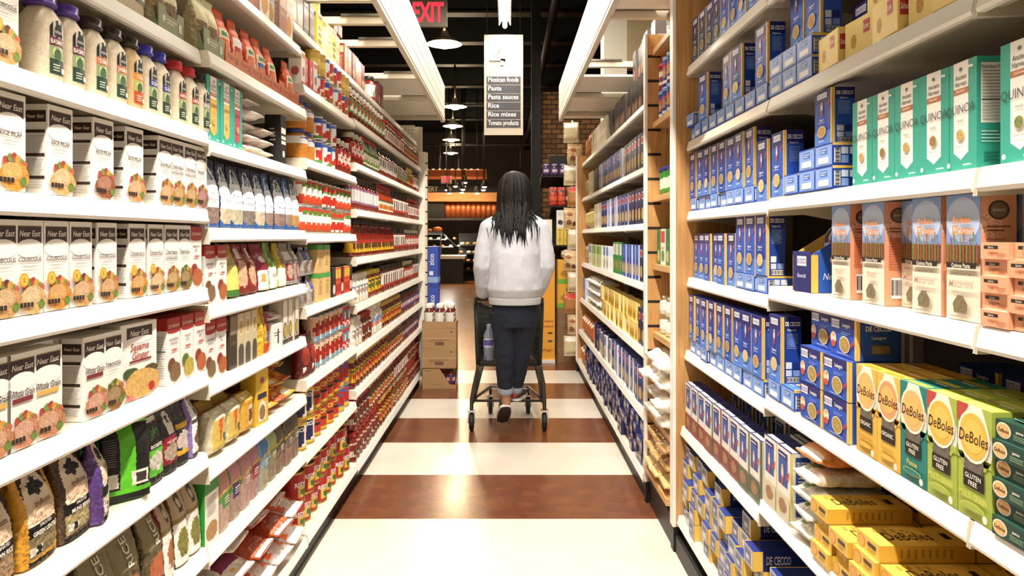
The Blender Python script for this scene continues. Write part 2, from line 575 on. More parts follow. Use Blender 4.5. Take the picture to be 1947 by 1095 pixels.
# oak end unit and panels on the right
SO = [(2.085, .04), (1.745, .04), (1.40, .04), (1.085, .04), (.77, .04), (.40, .02), (.15, .0)]
bay('R', 'O', 3.0, 3.49, SO, 2.2, depth=.34, oak=True, label='oak recess shelving unit with canisters, jars and bags', basez=.12)
def oak_panel(y0, y1, x0, x1, z1, label, slots=False):
    r = empty('oak_panel', (x0, y0, 0)); tag(r, label, 'shelf panel', 'oak divider panels on the right')
    m = MB(); m.box(.012, 0, .10, x1 - x0, y1 - y0, z1); m.obj('board', r, M_OAK)
    m = MB(); m.box(0, -.001, .10, .012, y1 - y0 + .001, z1); m.obj('edge_strip', r, M_WHITE)
    m = MB(); m.box(.003, .002, 0, x1 - x0, y1 - y0, .10); m.obj('foot', r, M_KICK)
    if slots:
        m = MB()
        z = .25
        while z < z1 - .05:
            m.box(.013, -.0015, z, .075, 0, z + .012)
            z += .115
        m.obj('slot_strip', r, M_BLACK)
oak_panel(2.947, 2.999, .655, 1.3, 2.215, 'tall oak divider panel beside the blue pasta boxes')
oak_panel(3.491, 3.529, .645, 1.3, 2.2, 'slotted oak divider panel behind the bagged goods', True)
oak_panel(6.895, 6.935, .635, 1.2, 2.0, 'oak end panel beside the hanging snack bags')
# end of the white run on the left
r = empty('slatted_end_board', (lipx('L', 6.41), 6.402, 0)); tag(r, 'white slotted end panel closing the far end of the jar shelves', 'shelf panel')
m = MB(); m.box(-.5, .03, .05, -.01, .06, 2.2); m.obj('board', r, M_SHELF)
m = MB(); m.box(-.035, 0, .05, .02, .03, 1.98); m.obj('post', r, M_WHITE)
m = MB(); m.box(-.008, .031, .05, .034, .09, 1.98); m.obj('slat_edge', r, M_SHELF)
m = MB()
z = .2
while z < 1.95:
    m.box(.0, .0305, z, .0345, .092, z + .012); z += .105
m.obj('slot_strip', r, M_BLACK)
def peg_mat():
    m, nt, b = new_mat('white_pegboard')
    N, L = nt.nodes, nt.links
    tc = N.new('ShaderNodeTexCoord'); mp = N.new('ShaderNodeVectorMath'); mp.operation = 'SCALE'; mp.inputs['Scale'].default_value = 1 / .028
    fr = N.new('ShaderNodeVectorMath'); fr.operation = 'FRACTION'
    su = N.new('ShaderNodeVectorMath'); su.operation = 'SUBTRACT'; su.inputs[1].default_value = (.5, 0, .5)
    mu = N.new('ShaderNodeVectorMath'); mu.operation = 'MULTIPLY'; mu.inputs[1].default_value = (1, 0, 1)
    ln = N.new('ShaderNodeVectorMath'); ln.operation = 'LENGTH'
    lt = N.new('ShaderNodeMath'); lt.operation = 'LESS_THAN'; lt.inputs[1].default_value = .16
    mx = N.new('ShaderNodeMix'); mx.data_type = 'RGBA'
    mx.inputs[6].default_value = lin('#d9d0bb'); mx.inputs[7].default_value = lin('#2a2620')
    L.new(tc.outputs['Object'], mp.inputs[0]); L.new(mp.outputs[0], fr.inputs[0]); L.new(fr.outputs[0], su.inputs[0]); L.new(su.outputs[0], mu.inputs[0])
    L.new(mu.outputs[0], ln.inputs[0]); L.new(ln.outputs['Value'], lt.inputs[0]); L.new(lt.outputs[0], mx.inputs[0]); L.new(mx.outputs[2], b.inputs['Base Color'])
    return m
m = MB(); m.box(-1.0, 6.408, 2.0, -.80, 6.423, 2.21)
tag(m.obj('pegboard', mat=peg_mat()), 'white pegboard panel above the far end of the jar shelves', 'pegboard')

# ------------------------------------------------------------------ light canopies over the shelves
M_TUBE = flat_mat('lit_tube', '#fff4e0', .5, emit=5)
def canopy(side, xv, y1, zb, zt, arms, label, panels):
    sg = SG[side]
    r = empty('canopy', (xv, 0, zb)); tag(r, label, 'light canopy', 'shelf light canopies')
    m = MB()
    h = zt - zb
    # face with four flat boards and the grooves between them
    for k in range(4):
        m.prism([(0, h * k / 4 + .009), (0, h * (k + 1) / 4), (sg * .018, h * (k + 1) / 4), (sg * .018, h * k / 4 + .009)], -.6, y1)
    m.obj('valance', r, M_WHITE)
    m = MB(); m.prism([(sg * .012, 0), (sg * .012, h), (sg * .021, h), (sg * .021, 0)], -.6, y1 - .002)
    m.obj('backing_board', r, M_BRONZE)
    m = MB(); m.prism([(sg * .002, -.012), (sg * .002, 0.004), (sg * .03, .004), (sg * .03, -.012)], -.6, y1)
    m.obj('valance_lip', r, M_SHELF)
    for y in arms:
        m = MB(); m.box(sg * .02, y - .018, -.02, sg * .66, y + .018, .012)
        a = m.obj('arm', r, M_SHELF)
        m = MB(); m.box(sg * .02, y - .03, .012, sg * .22, y + .03, .022); m.obj('arm_plate', a, M_BRONZE)
    m = MB(); m.prism([(sg * .022, .20), (sg * .022, .23), (sg * .075, .23), (sg * .075, .20)], -.6, y1)
    m.obj('lamp_housing', r, M_WHITE)
    m = MB()
    m.tube([(sg * .05, -.6, .186), (sg * .05, y1 - .05, .186)], .011, 8)
    m.obj('fluorescent_tube', r, M_TUBE)
    for a, b in panels:      # flat closing panels between the arms
        m = MB(); m.box(sg * .022, a, .013, sg * .60, b, .026)
        m.obj('soffit_panel', r, M_WHITE)
    return r
canopy('L', -.54, 6.4, 2.245, 2.545, (1.2, 1.9, 2.5, 3.09, 3.42, 3.82, 4.6, 5.34, 6.2), 'white grooved light canopy over the sauce and rice shelves', ((4.64, 5.30), (5.38, 6.38)))
canopy('R', .445, 6.45, 2.26, 2.555, (1.4, 2.2, 3.38, 4.35, 5.3, 6.1), 'white grooved light canopy over the pasta shelves beside the oak unit', ((-.6, 3.34), (4.75, 5.26), (5.34, 6.43)))

# ------------------------------------------------------------------ hanging aisle sign, lamps, exit sign
r = empty('aisle_sign', (-.045, 8.5, 2.41)); tag(r, 'hanging aisle sign with number four and six food names', 'sign')
m = MB(); m.box(-.222, -.012, 0, .222, .012, 1.145); m.obj('sign_board', r, flat_mat('sign_cream', '#c2b49e', .5))
SIGN = lambda u, v, off, y=-.012: Vector((-.222 + .444 * u, y - off, 1.145 * v))
SIGN.w, SIGN.h = .444, 1.145
words_ = ['Tomato products', 'Rice mixes', 'Rice', 'Pasta sauces', 'Pasta', 'Mexican foods']
M_PLATE = flat_mat('charcoal_sign_plate', '#37343a', .5)
M_LETTER = flat_mat('white_lettering', '#f2ece2', .5)
for k, wd_ in enumerate(words_):
    v0 = .074 + k * .0862
    m = MB(); m.box(-.195, -.016, v0 * 1.145, .195, -.0125, (v0 + .078) * 1.145)
    pl = m.obj('name_plate', r, M_PLATE)
    m = MB()
    vs, fs, w = glyphs(wd_, .012)
    sc = .052 / .7
    sx = min(sc, .345 / w)
    m.faces([(-.175 + x * sx, -.0166, (v0 + .026) * 1.145 + y * sc) for x, y in vs], fs)
    m.obj('lettering', pl, M_LETTER)
m = MB()
zc = .845
for x0, z0, x1, z1 in ((-.155, 0, .02, .022), (-.035, -.05, .0, .16), (.0, 0, .02, .022)):
    m.box(x0, -.032, zc + z0, x1, -.013, zc + z1)
m.prism([(-.155, zc + .022), (-.12, zc + .022), (-.035, zc + .13), (-.035, zc + .165)], -.032, -.013)
m.obj('numeral', r, flat_mat('sign_numeral_white', '#d9cdb8', .4))
for x in (-.19, .19):
    m = MB(); m.tube([(x, 0, 1.145), (x, 0, 2.3)], .004, 6); m.obj('hanger', r, M_DARK)
r = empty('strip_light', (-.03, 2.6, 3.62)); tag(r, 'long white fluorescent strip light hanging above the aisle sign', 'ceiling light')
m = MB(); m.prism([(-.07, 0), (-.05, .07), (.05, .07), (.07, 0), (.06, 0), (.04, .05), (-.04, .05), (-.06, 0)], -5.8, 5.75); m.obj('lamp_housing', r, M_WHITE)
m = MB(); m.tube([(0, -5.8, .022), (0, 5.85, .022)], .026, 10); m.obj('fluorescent_tube', r, flat_mat('lit_tube_bright', '#fff6e6', .5, emit=14))
for y in (-4, 0, 5.2):
    m = MB(); m.tube([(0, y, .07), (0, y, 1.28)], .006, 6); m.obj('hanger', r, M_DARK)

def exit_sign(x, y, z, s, label, em):
    r = empty('exit_sign', (x, y, z)); tag(r, label, 'exit sign')
    m = MB(); m.box(-.2 * s, 0, 0, .2 * s, .05 * s, .29 * s); m.obj('case', r, flat_mat('exit_case', '#8d8272', .5))
    m = MB()
    vs, fs, w = glyphs('EXIT', .03)
    sc = .2 * s / .7
    m.faces([((px - w / 2) * .33 * s / w, -.002, .055 * s + py * sc) for px, py in vs], fs)
    m.obj('lettering', r, flat_mat('exit_red', '#e0303c', .5, emit=em, ehex='#ff3040'))
    m = MB(); m.box(-.015 * s, .01, .29 * s, .015 * s, .03, 4.9 - z); m.obj('hanger', r, M_DARK)
exit_sign(-.80, 7.5, 3.37, .95, 'EXIT sign with red letters beside the left canopy', 1.6)
exit_sign(-1.58, 19.2, 2.62, .7, 'small far EXIT sign glowing red below the copper hood', 2.5)

M_BULB = flat_mat('lit_bulb', '#ffe2ae', .5, emit=70)
M_SHADE = flat_mat('white_enamel_shade', '#c9bda6', .4)
for i, (px, py, Y) in enumerate(((845, 84, 9.5), (865, 203, 14.0), (861, 240, 16.5), (858, 266, 19.0), (857, 291, 22.5))):
    p = at(px, py, Y)
    r = empty('pendant_lamp', p)
    tag(r, 'pendant lamp with wide white shade, ' + ('nearest and largest, below the EXIT sign', 'second of five in a line beside the aisle sign', 'third of five in a line beside the aisle sign', 'fourth of five in a line beside the aisle sign', 'fifth and farthest of the line')[i], 'pendant lamp', 'pendant lamps')
    m = MB(); m.lathe([(.225, .0), (.205, .02), (.12, .07), (.07, .10), (.05, .15), (.0501, .16)], 28, cap=False); m.lathe([(.222, -.001), (.20, .014), (.115, .06), (.06, .09)], 28, cap=False)
    m.obj('lamp_shade', r, M_SHADE)
    m = MB(); m.lathe([(.005, -.055), (.06, -.045), (.105, -.01), (.115, .03), (.09, .055)], 20); m.obj('bulb', r, M_BULB)
    m = MB(); m.tube([(0, 0, .15), (0, 0, 4.9 - p.z)], .02, 8); m.obj('stem', r, M_DARK)
    d = bpy.data.lights.new('pendant_lamp_light', 'POINT'); d.energy = 55; d.color = (1, .78, .5); d.shadow_soft_size = .12
    o = bpy.data.objects.new('pendant_lamp_light', d); o.location = p + Vector((0, 0, -.2)); col.objects.link(o)

# soffit and column behind the right shelves
m = MB(); m.box(.92, 7.1, 0, 1.14, 7.35, 4.9); struct(m.obj('trim_20', mat=flat_mat('cream_column', '#e8ddc6', .6)))
m = MB(); m.box(1.14, 7.1, 2.9, 5.0, 7.4, 4.9); struct(m.obj('wall_soffit', mat=flat_mat('beige_soffit', '#b39d74', .7)))
# ------------------------------------------------------------------ kinds of packaging (built once, copied with obj.copy())
def kind(name, cat, w, d, h, mb, parts=()):
    me = mb.mesh(name)
    root = bpy.data.objects.new(name, me)
    return dict(name=name, cat=cat, w=w, d=d, h=h, soft=False, root=root, parts=[(bpy.data.objects.new(n, q.mesh(n)), l) for n, q, l in parts])

def carton(name, w, d, h, body, F=(), R=(), T=(), D=(), cat='box', bev=.0012, L=None):
    mb = MB()
    mb.bbox(-w / 2, -d / 2, 0, w / 2, d / 2, h, bev, body, CARTON)
    fs = box_faces(w, d, h)
    for k, els in (('F', F), ('R', R), ('L', R if L is None else L), ('T', T), ('D', D)):
        if els: draw(mb, fs[k], els)
    return kind(name, cat, w, d, h, mb)

def bag(name, w, d, h, side, els=(), back=None, nu=20, nv=28, pillow=False, neck=.62, mat=FILM, tw=1.0, cat='bag', gusset=.0, seed=1, lean=0.0, topd=.006, waist=0):
    """soft pack: gusseted and sealed at the top, or a pillow sealed at both ends; the print is read cell by cell"""
    rg = random.Random(seed)
    ra = Raster(els)
    def sm(x): x = max(0, min(1, x)); return x * x * (3 - 2 * x)
    def dep(v):
        q = 1 - sm((v - neck) / (1 - neck)) if v > neck else 1
        if pillow: q = min(q, sm(v / (1 - neck) + .04))
        else: q *= .93 + .07 * sm(v / .2)
        return max(topd, d * q)
    def wid(v):
        q = 1 + (tw - 1) * sm((v - .35) / .65)
        if pillow: q *= 1.0 - .05 * math.sin(math.pi * v)
        return w * (q - waist * math.sin(math.pi * min(1, v / .9)) ** 2)
    def lea(v): return lean * d * sm((v - .3) / .7)
    fx = [-.5 + i / nu for i in range(nu + 1)]
    def bul(x): return 1 - .38 * (abs(x) * 2) ** 3.2
    mb = MB()
    vs, fs, cs, ms = [], [], [], []
    nb = 4
    ringn = nu + 1 + 2 + nb + 1 + 2 - 2
    for j in range(nv + 1):
        v = j / nv
        dd, ww, z = dep(v), wid(v), h * v
        y0 = lea(v)
        ring = [(x * ww, y0 - dd / 2 * bul(x)) for x in fx]
        ring += [(ww * .515, y0)]
        ring += [(ww * (.5 - i / nb), y0 + dd / 2 * bul(.5 - i / nb)) for i in range(nb + 1)]
        ring += [(-ww * .515, y0)]
        jz = 0 if j in (0,) else 1
        for x, y in ring:
            vs.append((x + rg.uniform(-1, 1) * .0012 * jz, y + rg.uniform(-1, 1) * .0016 * jz, max(0, z + (rg.uniform(-1, 1) * .003 if j == nv else 0))))
        n = len(ring)
    for j in range(nv):
        for k in range(n):
            fs.append((j * n + k, j * n + (k + 1) % n, (j + 1) * n + (k + 1) % n, (j + 1) * n + k))
            if k < nu and not (gusset and abs(fx[k] + .5 / nu) > .5 - gusset):
                q = ra(fx[k] + .5 + .5 / nu, (j + .5) / nv)
                c, m = q if q else (back or side, mat)
            else:
                c, m = side, mat
            cs.append(c); ms.append(m)
    fs.append(tuple(reversed(range(n)))); cs.append(side); ms.append(mat)
    fs.append(tuple(range(nv * n, nv * n + n))); cs.append(side); ms.append(mat)
    mb.faces(vs, fs, cs, ms, True)
    def S(u, v, off):
        x = u - .5
        return Vector((x * wid(v), lea(v) - dep(v) / 2 * bul(x) - .0025 - off, h * v))
    S.w, S.h = w, h
    draw(mb, S, [e for e in els if e[0] in ('t', 'tv', 'l')])
    pr = kind(name, cat, w, d, h, mb)
    pr['soft'] = True
    pr['w'] = w * 1.05
    pr['d'] = d * 1.04
    return pr

def cyl_face(r, z0, h, sq=0):
    def S(u, v, off):
        th = (u - .5) * math.pi * .92
        q = 1 + sq * (1 / max(abs(math.sin(th)), abs(math.cos(th))) - 1)
        return Vector(((r * q + off) * math.sin(th), -(r * q + off) * math.cos(th), z0 + h * v))
    S.w, S.h = 2.9 * r, h
    return S

def wrap(mb, r, z0, z1, base, els, n=28, nz=10, mat=CARTON, sq=0):
    """printed label round a cylinder"""
    ra = Raster(els)
    vs, fs, cs, ms = [], [], [], []
    for j in range(nz + 1):
        for k in range(n):
            a = 2 * math.pi * k / n - math.pi / 2
            q = 1 + sq * (1 / max(abs(math.sin(a)), abs(math.cos(a))) - 1)
            vs.append((r * q * math.cos(a), r * q * math.sin(a), z0 + (z1 - z0) * j / nz))
    for j in range(nz):
        for k in range(n):
            fs.append((j * n + k, j * n + (k + 1) % n, (j + 1) * n + (k + 1) % n, (j + 1) * n + k))
            th = 2 * math.pi * (k + .5) / n
            if th > math.pi: th -= 2 * math.pi
            u = th / (math.pi * .92) + .5
            if abs(th) > math.pi / 2: u = (u + .96) % 1.09   # the print repeats on the back
            q = ra(u, (j + .5) / nz)
            cs.append(q[0] if q else base); ms.append(q[1] if q else mat)
    mb.faces(vs, fs, cs, ms, True)
    draw(mb, cyl_face(r, z0, z1 - z0, sq), [e for e in els if e[0] in ('t', 'tv', 'l')], .0004)

def can(name, r, h, base, els, n=24, nz=10, cat='can', gold=False):
    mb = MB()
    t = '#c8a44e' if gold else '#c9c6bf'
    e = r * 1.02
    mb.lathe([(r * .9, .003), (e, 0), (e, .004), (r * .985, .006), (r * .985, h - .006), (e, h - .004), (e, h), (r * .92, h), (r * .9, h - .004), (.002, h - .004)], n, t, TIN)
    wrap(mb, r, .007, h - .007, base, els, n, nz)
    return kind(name, cat, 2 * e, 2 * e, h, mb)

def jar(name, r, h, body, lid, label, els=(), n=16, lv=(.2, .66), cat='jar', sq=0, near=False, neck=.78, mat=GLASS, nz=7, shoulder=.1):
    """glass jar: contents, screw lid and wrapped label"""
    mb = MB()
    hl = h * (1 - neck) * .72
    zb = h - hl
    prof = [(r * .80, 0), (r * .97, h * .03), (r, h * .08), (r, h * (neck - shoulder)), (r * .90, h * (neck - shoulder * .45)), (r * .70, h * neck), (r * .70, zb)]
    mb.lathe(prof, n, body, mat, sq=sq)
    ld = MB()
    ld.lathe([(r * .74, zb - .001), (r * .79, zb + .002), (r * .79, h - .004), (r * .74, h), (.001, h)], n, lid, PLASTIC)
    lb = MB()
    wrap(lb, r * 1.012, h * lv[0], h * lv[1], label, els, n if not near else 28, nz, sq=sq)
    w = 2 * r * (1.012 + .2 * sq)
    if near:
        return kind(name, cat, w, w, h, mb, [('lid', ld, None), ('label', lb, None)])
    for q in (ld, lb):
        b = len(mb.v)
        mb.v += q.v; mb.f += [tuple(i + b for i in f) for f in q.f]; mb.c += q.c; mb.m += q.m; mb.sm += q.sm
    return kind(name, cat, w, w, h, mb)

# ------------------------------------------------------------------ putting packs on shelves and naming them
BAYNAME = {'A': 'nearest left bay', 'B': 'second left bay', 'C': 'third left bay', 'D': 'far left bays', 'E': 'far left bays', 'F': 'far left bays',
           'P': 'nearest right bay', 'P0': 'nearest right bay', 'Q': 'blue pasta bay', 'O': 'oak unit', 'W': 'far right bays', 'X': 'far right bays', 'Y': 'far right bays', 'Z': 'far right bays'}
NSHELF = {'A': 8, 'B': 9, 'C': 8, 'D': 9, 'E': 9, 'F': 9, 'P': 7, 'P0': 7, 'Q': 7, 'O': 7, 'W': 7, 'X': 7, 'Y': 7, 'Z': 7}
ORD = ['first', 'second', 'third', 'fourth', 'fifth', 'sixth', 'seventh', 'eighth', 'ninth', 'tenth', 'eleventh', 'twelfth', 'thirteenth', 'fourteenth', 'fifteenth', 'sixteenth', 'seventeenth', 'eighteenth', 'nineteenth']
TENS = ['twent', 'thirt', 'fort', 'fift', 'sixt', 'sevent', 'eight', 'ninet']
def nth(k):
    if k < 19: return ORD[k]
    k += 1
    return TENS[k // 10 - 2] + ('y-' + ORD[k % 10 - 1] if k % 10 else 'ieth')
def place_name(key, i):
    n = NSHELF[key]
    s = 'top shelf' if i == 0 else 'bottom shelf' if i == n - 1 else ORD[i] + ' shelf'
    return s + ' of ' + BAYNAME[key]
RECS = []
def clone(pr, M):
    o = pr['root'].copy()
    col.objects.link(o)
    o.matrix_world = M
    for q, lab in pr['parts']:
        c = q.copy()
        col.objects.link(c)
        c.parent = o
        if lab: c['label'] = lab
    o['category'] = pr['cat']
    return o
def put(pr, side, key, i, u, desc, dep=.014, tw=0, lie=0, lay=0.0, layer='', lean=0, roll=0, group=None, row_=0):
    """stand a pack on shelf i of a bay; u: how far along the aisle; dep: behind the price rail; tw, lean: turned, tipped (degrees); lie: laid down with its end to the aisle"""
    zd, rec, x0 = SHELF[key, i]
    sg = SG[side]
    front = lipx('L', u, rec) if side == 'L' else x0 + rec
    d = pr['h'] if lie else pr['d']
    y = dep + (0 if lie else pr['d'] / 2)
    if lie == 2: y += pr['h']
    z = zd + lay + (pr['d'] / 2 + (.003 if pr['soft'] else 0) if lie else 0) + pr['d'] / 2 * abs(math.sin(R(lean)))
    M = Matrix.Translation((front + sg * y, u, z)) @ Matrix.Rotation((R(90) if side == 'L' else R(-90)) + R(tw) + YAW[side], 4, 'Z')
    if lean: M = M @ Matrix.Rotation(R(lean), 4, 'X')
    if roll: M = M @ Matrix.Rotation(R(roll), 4, 'Y')
    if lie == 1: M = M @ Matrix.Rotation(R(-90), 4, 'X')
    if lie == 2: M = M @ Matrix.Rotation(R(90), 4, 'X')
    o = clone(pr, M)
    pn = place_name(key, i)
    if group is None:
        group = pr['name'].replace('_', ' ') + ' packs on the ' + pn
    o['group'] = group
    RECS.append((o, desc, layer, pn, u, row_))
    return o
def finish_labels():
    by = {}
    for r_ in RECS:
        by.setdefault((r_[1], r_[2], r_[3]), []).append(r_)
    for (desc, layer, pn), rs in by.items():
        rs.sort(key=lambda q: (q[4], q[5]))
        for k, q in enumerate(rs):
            t = (layer + ' ' if layer else '') + desc
            if len(rs) > 1:
                t += ', ' + nth(k) + ' from camera'
            t += ', ' + pn
            t = t.replace('nearest right bay', 'near right bay')
            if len(t.split()) > 16: print('LONG', len(t.split()), t)
            q[0]['label'] = t
def LU(px, rec=0):   # along the left rail, the place a picture column shows
    x = px - PX0
    return FPX * (.775 + rec) / (FPX * .0069 - x)
def RU(px, rec=.07):
    return FPX * (.64 + rec) / (px - PX0)
def row(side, key, i, u0, u1, packs, gap=.003, lay=0, layer='', dep=.014, jit=1.5, rows=1, maxn=99, lie=0, djit=.006):
    """fill a shelf from u0 to u1 with (pack, description) in turn"""
    u, k, rg = u0, 0, random.Random(int(u0 * 1000) + i * 31 + int(lay * 100))
    while k < maxn:
        pr, desc = packs[k % len(packs)]
        if u + pr['w'] > u1 + 1e-6: break
        for q in range(rows):
            kk = key
            if key == 'DEF': kk = 'D' if u + pr['w'] / 2 < YJ[5] else 'E' if u + pr['w'] / 2 < YJ[6] else 'F'
            if key == 'WXYZ': kk = 'WXYZ'[min(3, int((u + pr['w'] / 2 - 3.53) / .84))]
            dd = (pr['h'] if lie else pr['d']) + .003 + djit
            put(pr, side, kk, i, u + pr['w'] / 2, desc, dep=dep + rg.random() * djit + q * dd, tw=rg.uniform(-jit, jit), lay=lay, layer=layer if q == 0 else ('rear' + (' ' + layer if layer else '')), lie=lie, row_=q)
        u += pr['w'] + gap
        k += 1
    return u
def light(h, k=.25):
    q = [int(h[i:i + 2], 16) for i in (1, 3, 5)]
    return '#%02x%02x%02x' % tuple(int(x + (255 - x) * k) for x in q)
# ---- white rice-mix cartons
BR = '#3a2a22'
def ne_front(title, food, garn='#bd5040', sub=True, medal=False, script=False, brand='Near East', seed=0, bar=None):
    f = [('r', .0, .0, 1, 1, '#f3efe6'), ('r', .07, .74, .93, .94, BR), ('e', .5, .70, .5, .10, '#f3efe6'),
         ('r', .07, .935, .93, .942, '#a98a55'), ('t', brand, .5, .86, .062, '#f6efe0', .74, .18)]
    y = .585
    for s_ in title:
        f.append(('t', s_, .5, y, .048 if not script else .075, '#4b3a34', .84, .15 if script else 0)); y -= .075
    if sub: f += [('r', .15, y + .03, .85, y + .034, '#9a8f84'), ('t', 'original', .5, y - .005, .02, '#8a7f76', .5), ('r', .15, y - .04, .85, y - .036, '#b5aba0')]
    if bar: f.append(('r', .14, y - .02, .86, y + .03, bar))
    for k, (a, b, c) in enumerate(((.30, .31, garn), (.44, .34, '#7d9244'), (.58, .355, garn), (.70, .33, '#d9a04a'), (.82, .30, '#8d9a4c'), (.9, .28, '#c4684a'))):
        f.append(('f', a, b, .10, .042, c, k + seed))
    f += [('f', .56, .155, .50, .15, food, seed + 3), ('f', .50, .20, .34, .09, light(food), seed + 5), ('f', .86, .10, .12, .05, '#6f8a3c', seed)]
    if medal: f += [('e', .22, .37, .17, .075, '#d99a2b'), ('e', .22, .37, .13, .057, '#eebb4a'), ('t', '5', .22, .37, .05, '#a8661a', .2)]
    for k in range(4): f.append(('r', .07 + k * .12, .085, .17 + k * .12, .135, '#2b2420'))
    return f
NE_SIDE = [('r', .06, .80, .94, .93, BR), ('t', 'Near East', .5, .865, .04, '#e9dcc4', .7, .15), ('r', .1, .68, .9, .715, BR), ('l', .1, .47, .9, .66, 9, '#b8b0a6'), ('r', .1, .42, .9, .455, BR), ('l', .1, .22, .9, .40, 8, '#b8b0a6'), ('r', .1, .17, .9, .205, BR), ('l', .1, .06, .9, .15, 3, '#b8b0a6')]
def ne_box(name, title, food, w=.068, h=.154, side=NE_SIDE, **k):
    return carton(name, w, .042, h, '#f3efe6', ne_front(title, food, **k), side, [('r', .05, .05, .95, .95, '#efe9dc')])
K = {}
K['pilaf1'] = ne_box('rice_pilaf_box', ['RICE PILAF'], '#dc9a3c', seed=1)
K['pilaf2'] = ne_box('rice_pilaf_box', ['RICE PILAF'], '#e2b070', seed=2)
K['pilaf3'] = ne_box('rice_pilaf_box', ['RICE PILAF'], '#9c5838', seed=3)
K['pilaf4'] = ne_box('rice_pilaf_box', ['RICE PILAF'], '#d49a62', seed=4)
K['wildrice'] = ne_box('rice_mix_box', ['LONG GRAIN', '& WILD RICE'], '#b98a45', seed=5)
K['falafel'] = ne_box('rice_mix_box', ['FALAFEL'], '#a4645a', seed=6, garn='#9c2f38')
K['cous1'] = ne_box('couscous_box', ['COUSCOUS'], '#dcae74', medal=True, seed=7)
K['cous2'] = ne_box('couscous_box', ['COUSCOUS'], '#d6913c', medal=True, seed=8)
K['cous3'] = ne_box('couscous_box', ['COUSCOUS'], '#cf9c62', medal=True, seed=9, garn='#7c3a33')
K['cous4'] = ne_box('couscous_box', ['COUSCOUS'], '#c99050', medal=True, seed=10)
K['grain'] = ne_box('grain_mix_box', ['Whole Grain'], '#c88a60', script=True, bar='#d8ae52', sub=False, seed=11, w=.075)
K['grain2'] = ne_box('grain_mix_box', ['Whole Grain'], '#cc8a68', script=True, bar='#7a2c2a', sub=False, seed=12, w=.07)
K['taboule'] = ne_box('grain_mix_box', ['TABOULEH'], '#8f6a33', seed=13, garn='#6b6a2c')
K['sesame'] = carton('rice_dinner_box', .135, .045, .16, '#f3efe6', [('r', .16, .78, .86, .95, BR), ('e', .5, .775, .4, .045, '#f3efe6'), ('t', 'Near East', .5, .87, .075, '#f6efe0', .58, .2), ('t', 'Sesame', .5, .69, .10, '#a84a32', .8, .2), ('t', 'Ginger', .52, .575, .10, '#a84a32', .7, .2), ('r', .22, .49, .82, .515, '#7c1f22'), ('f', .25, .36, .2, .07, '#4a5a2c', 1), ('f', .8, .36, .2, .06, '#5a4a2c', 2), ('f', .55, .2, .5, .19, '#dfb265', 3), ('f', .82, .12, .09, .06, '#c0392b', 4), ('p', [(.05, .02), (.4, .0), (.25, .09)], '#d9786a')], NE_SIDE)
def red_top(name, lines, food, food2, w=.066, h=.152):
    return carton(name, w, .042, h, '#f1ede6', [('r', 0, .80, 1, 1, '#a82a26'), ('e', .5, .80, .5, .03, '#a82a26'), ('t', "ZATARAIN'S", .5, .88, .05, '#f2d9c0', .84)] + [('t', s_, .5, .68 - .06 * k, .036, '#6d5f58', .7) for k, s_ in enumerate(lines)] + [('f', .3, .3, .28, .1, food2, 1), ('f', .6, .17, .40, .155, food, 2), ('r', .3, .5, .7, .53, '#c8604a')], [('r', 0, .82, 1, 1, '#b5302b'), ('l', .1, .1, .9, .75, 18, '#b9b0a8'), ('r', .1, .5, .9, .52, '#555050')], [('r', 0, 0, 1, 1, '#a82a26')])
K['zat1'] = red_top('rice_dinner_box', ['BLACK BEANS', 'AND RICE'], '#8a6a48', '#7a4a30')
K['zat2'] = red_top('rice_dinner_box', ['YELLOW', 'RICE'], '#c8b04c', '#5d7a34')
K['zat3'] = red_top('rice_dinner_box', ['JAMBALAYA', 'MIX'], '#bf6a3a', '#9c3b26')
# ---- rice jars with coloured lids
def rice_jar(lid, band, word, body='#e9dac0', foot='#27402f'):
    r, h = .0312, .152
    mb = MB()
    mb.lathe([(r * .9, 0), (r, .006), (r, .096), (r * .93, .110), (r * .62, .126), (r * .58, .130)], 24, [body] * 4 + ['#cfc4b0'], GRAIN, sq=.42)
    ld = MB()
    ld.lathe([(r * .60, .1295), (r * .86, .131), (r * .86, .135), (r * .80, .136), (r * .80, .149), (r * .74, .152), (.001, .152)], 24, lid, PLASTIC)
    lb = MB()
    S0 = cyl_face(r, .012, .094, .42)
    def S(u, v, off): return S0(.5 + (u - .5) * .40, v, off + .0009)
    S.w, S.h = .040, .094
    for a in range(6):   # a curved label: strips that follow the jar
        u0, u1 = a / 6, (a + 1) / 6
        def top(u): return .86 + .14 * math.sqrt(max(0, 1 - (2 * u - 1) ** 2))
        lb.poly([S(u0, 0, 0), S(u1, 0, 0), S(u1, .28, 0), S(u0, .28, 0)], foot)
        lb.poly([S(u0, .28, 0), S(u1, .28, 0), S(u1, .52, 0), S(u0, .52, 0)], '#8da06a' if foot[1] == '2' else '#a9b25a')
        lb.poly([S(u0, .52, 0), S(u1, .52, 0), S(u1, .68, 0), S(u0, .68, 0)], band)
        lb.poly([S(u0, .68, 0), S(u1, .68, 0), S(u1, top(u1), 0), S(u0, top(u0), 0)], '#d9d4c6' if a % 2 else '#20251f')
    draw(lb, S, [('e', .5, .40, .34, .13, '#c9cf9f'), ('e', .5, .37, .28, .10, '#3c5a3c'), ('t', word, .5, .60, .085, '#f3ead8', .92), ('a', .22, .70, .78, .93, '#2a312b', .6), ('t', 'RICESELECT', .5, .78, .045, '#e9e4d6', .5), ('l', .15, .05, .6, .2, 3, '#c7c9b4'), ('r', .66, .04, .9, .13, '#efe9da')], .0003)
    return kind('rice_jar', 'jar', 2 * r * 1.06, 2 * r * 1.06, h, mb, [('lid', ld, None), ('label', lb, None)])
K['jp'] = rice_jar('#5a3a9c', '#6b2d4c', 'BASMATI')
K['jk'] = rice_jar('#33291f', '#d0714a', 'TEXMATI')
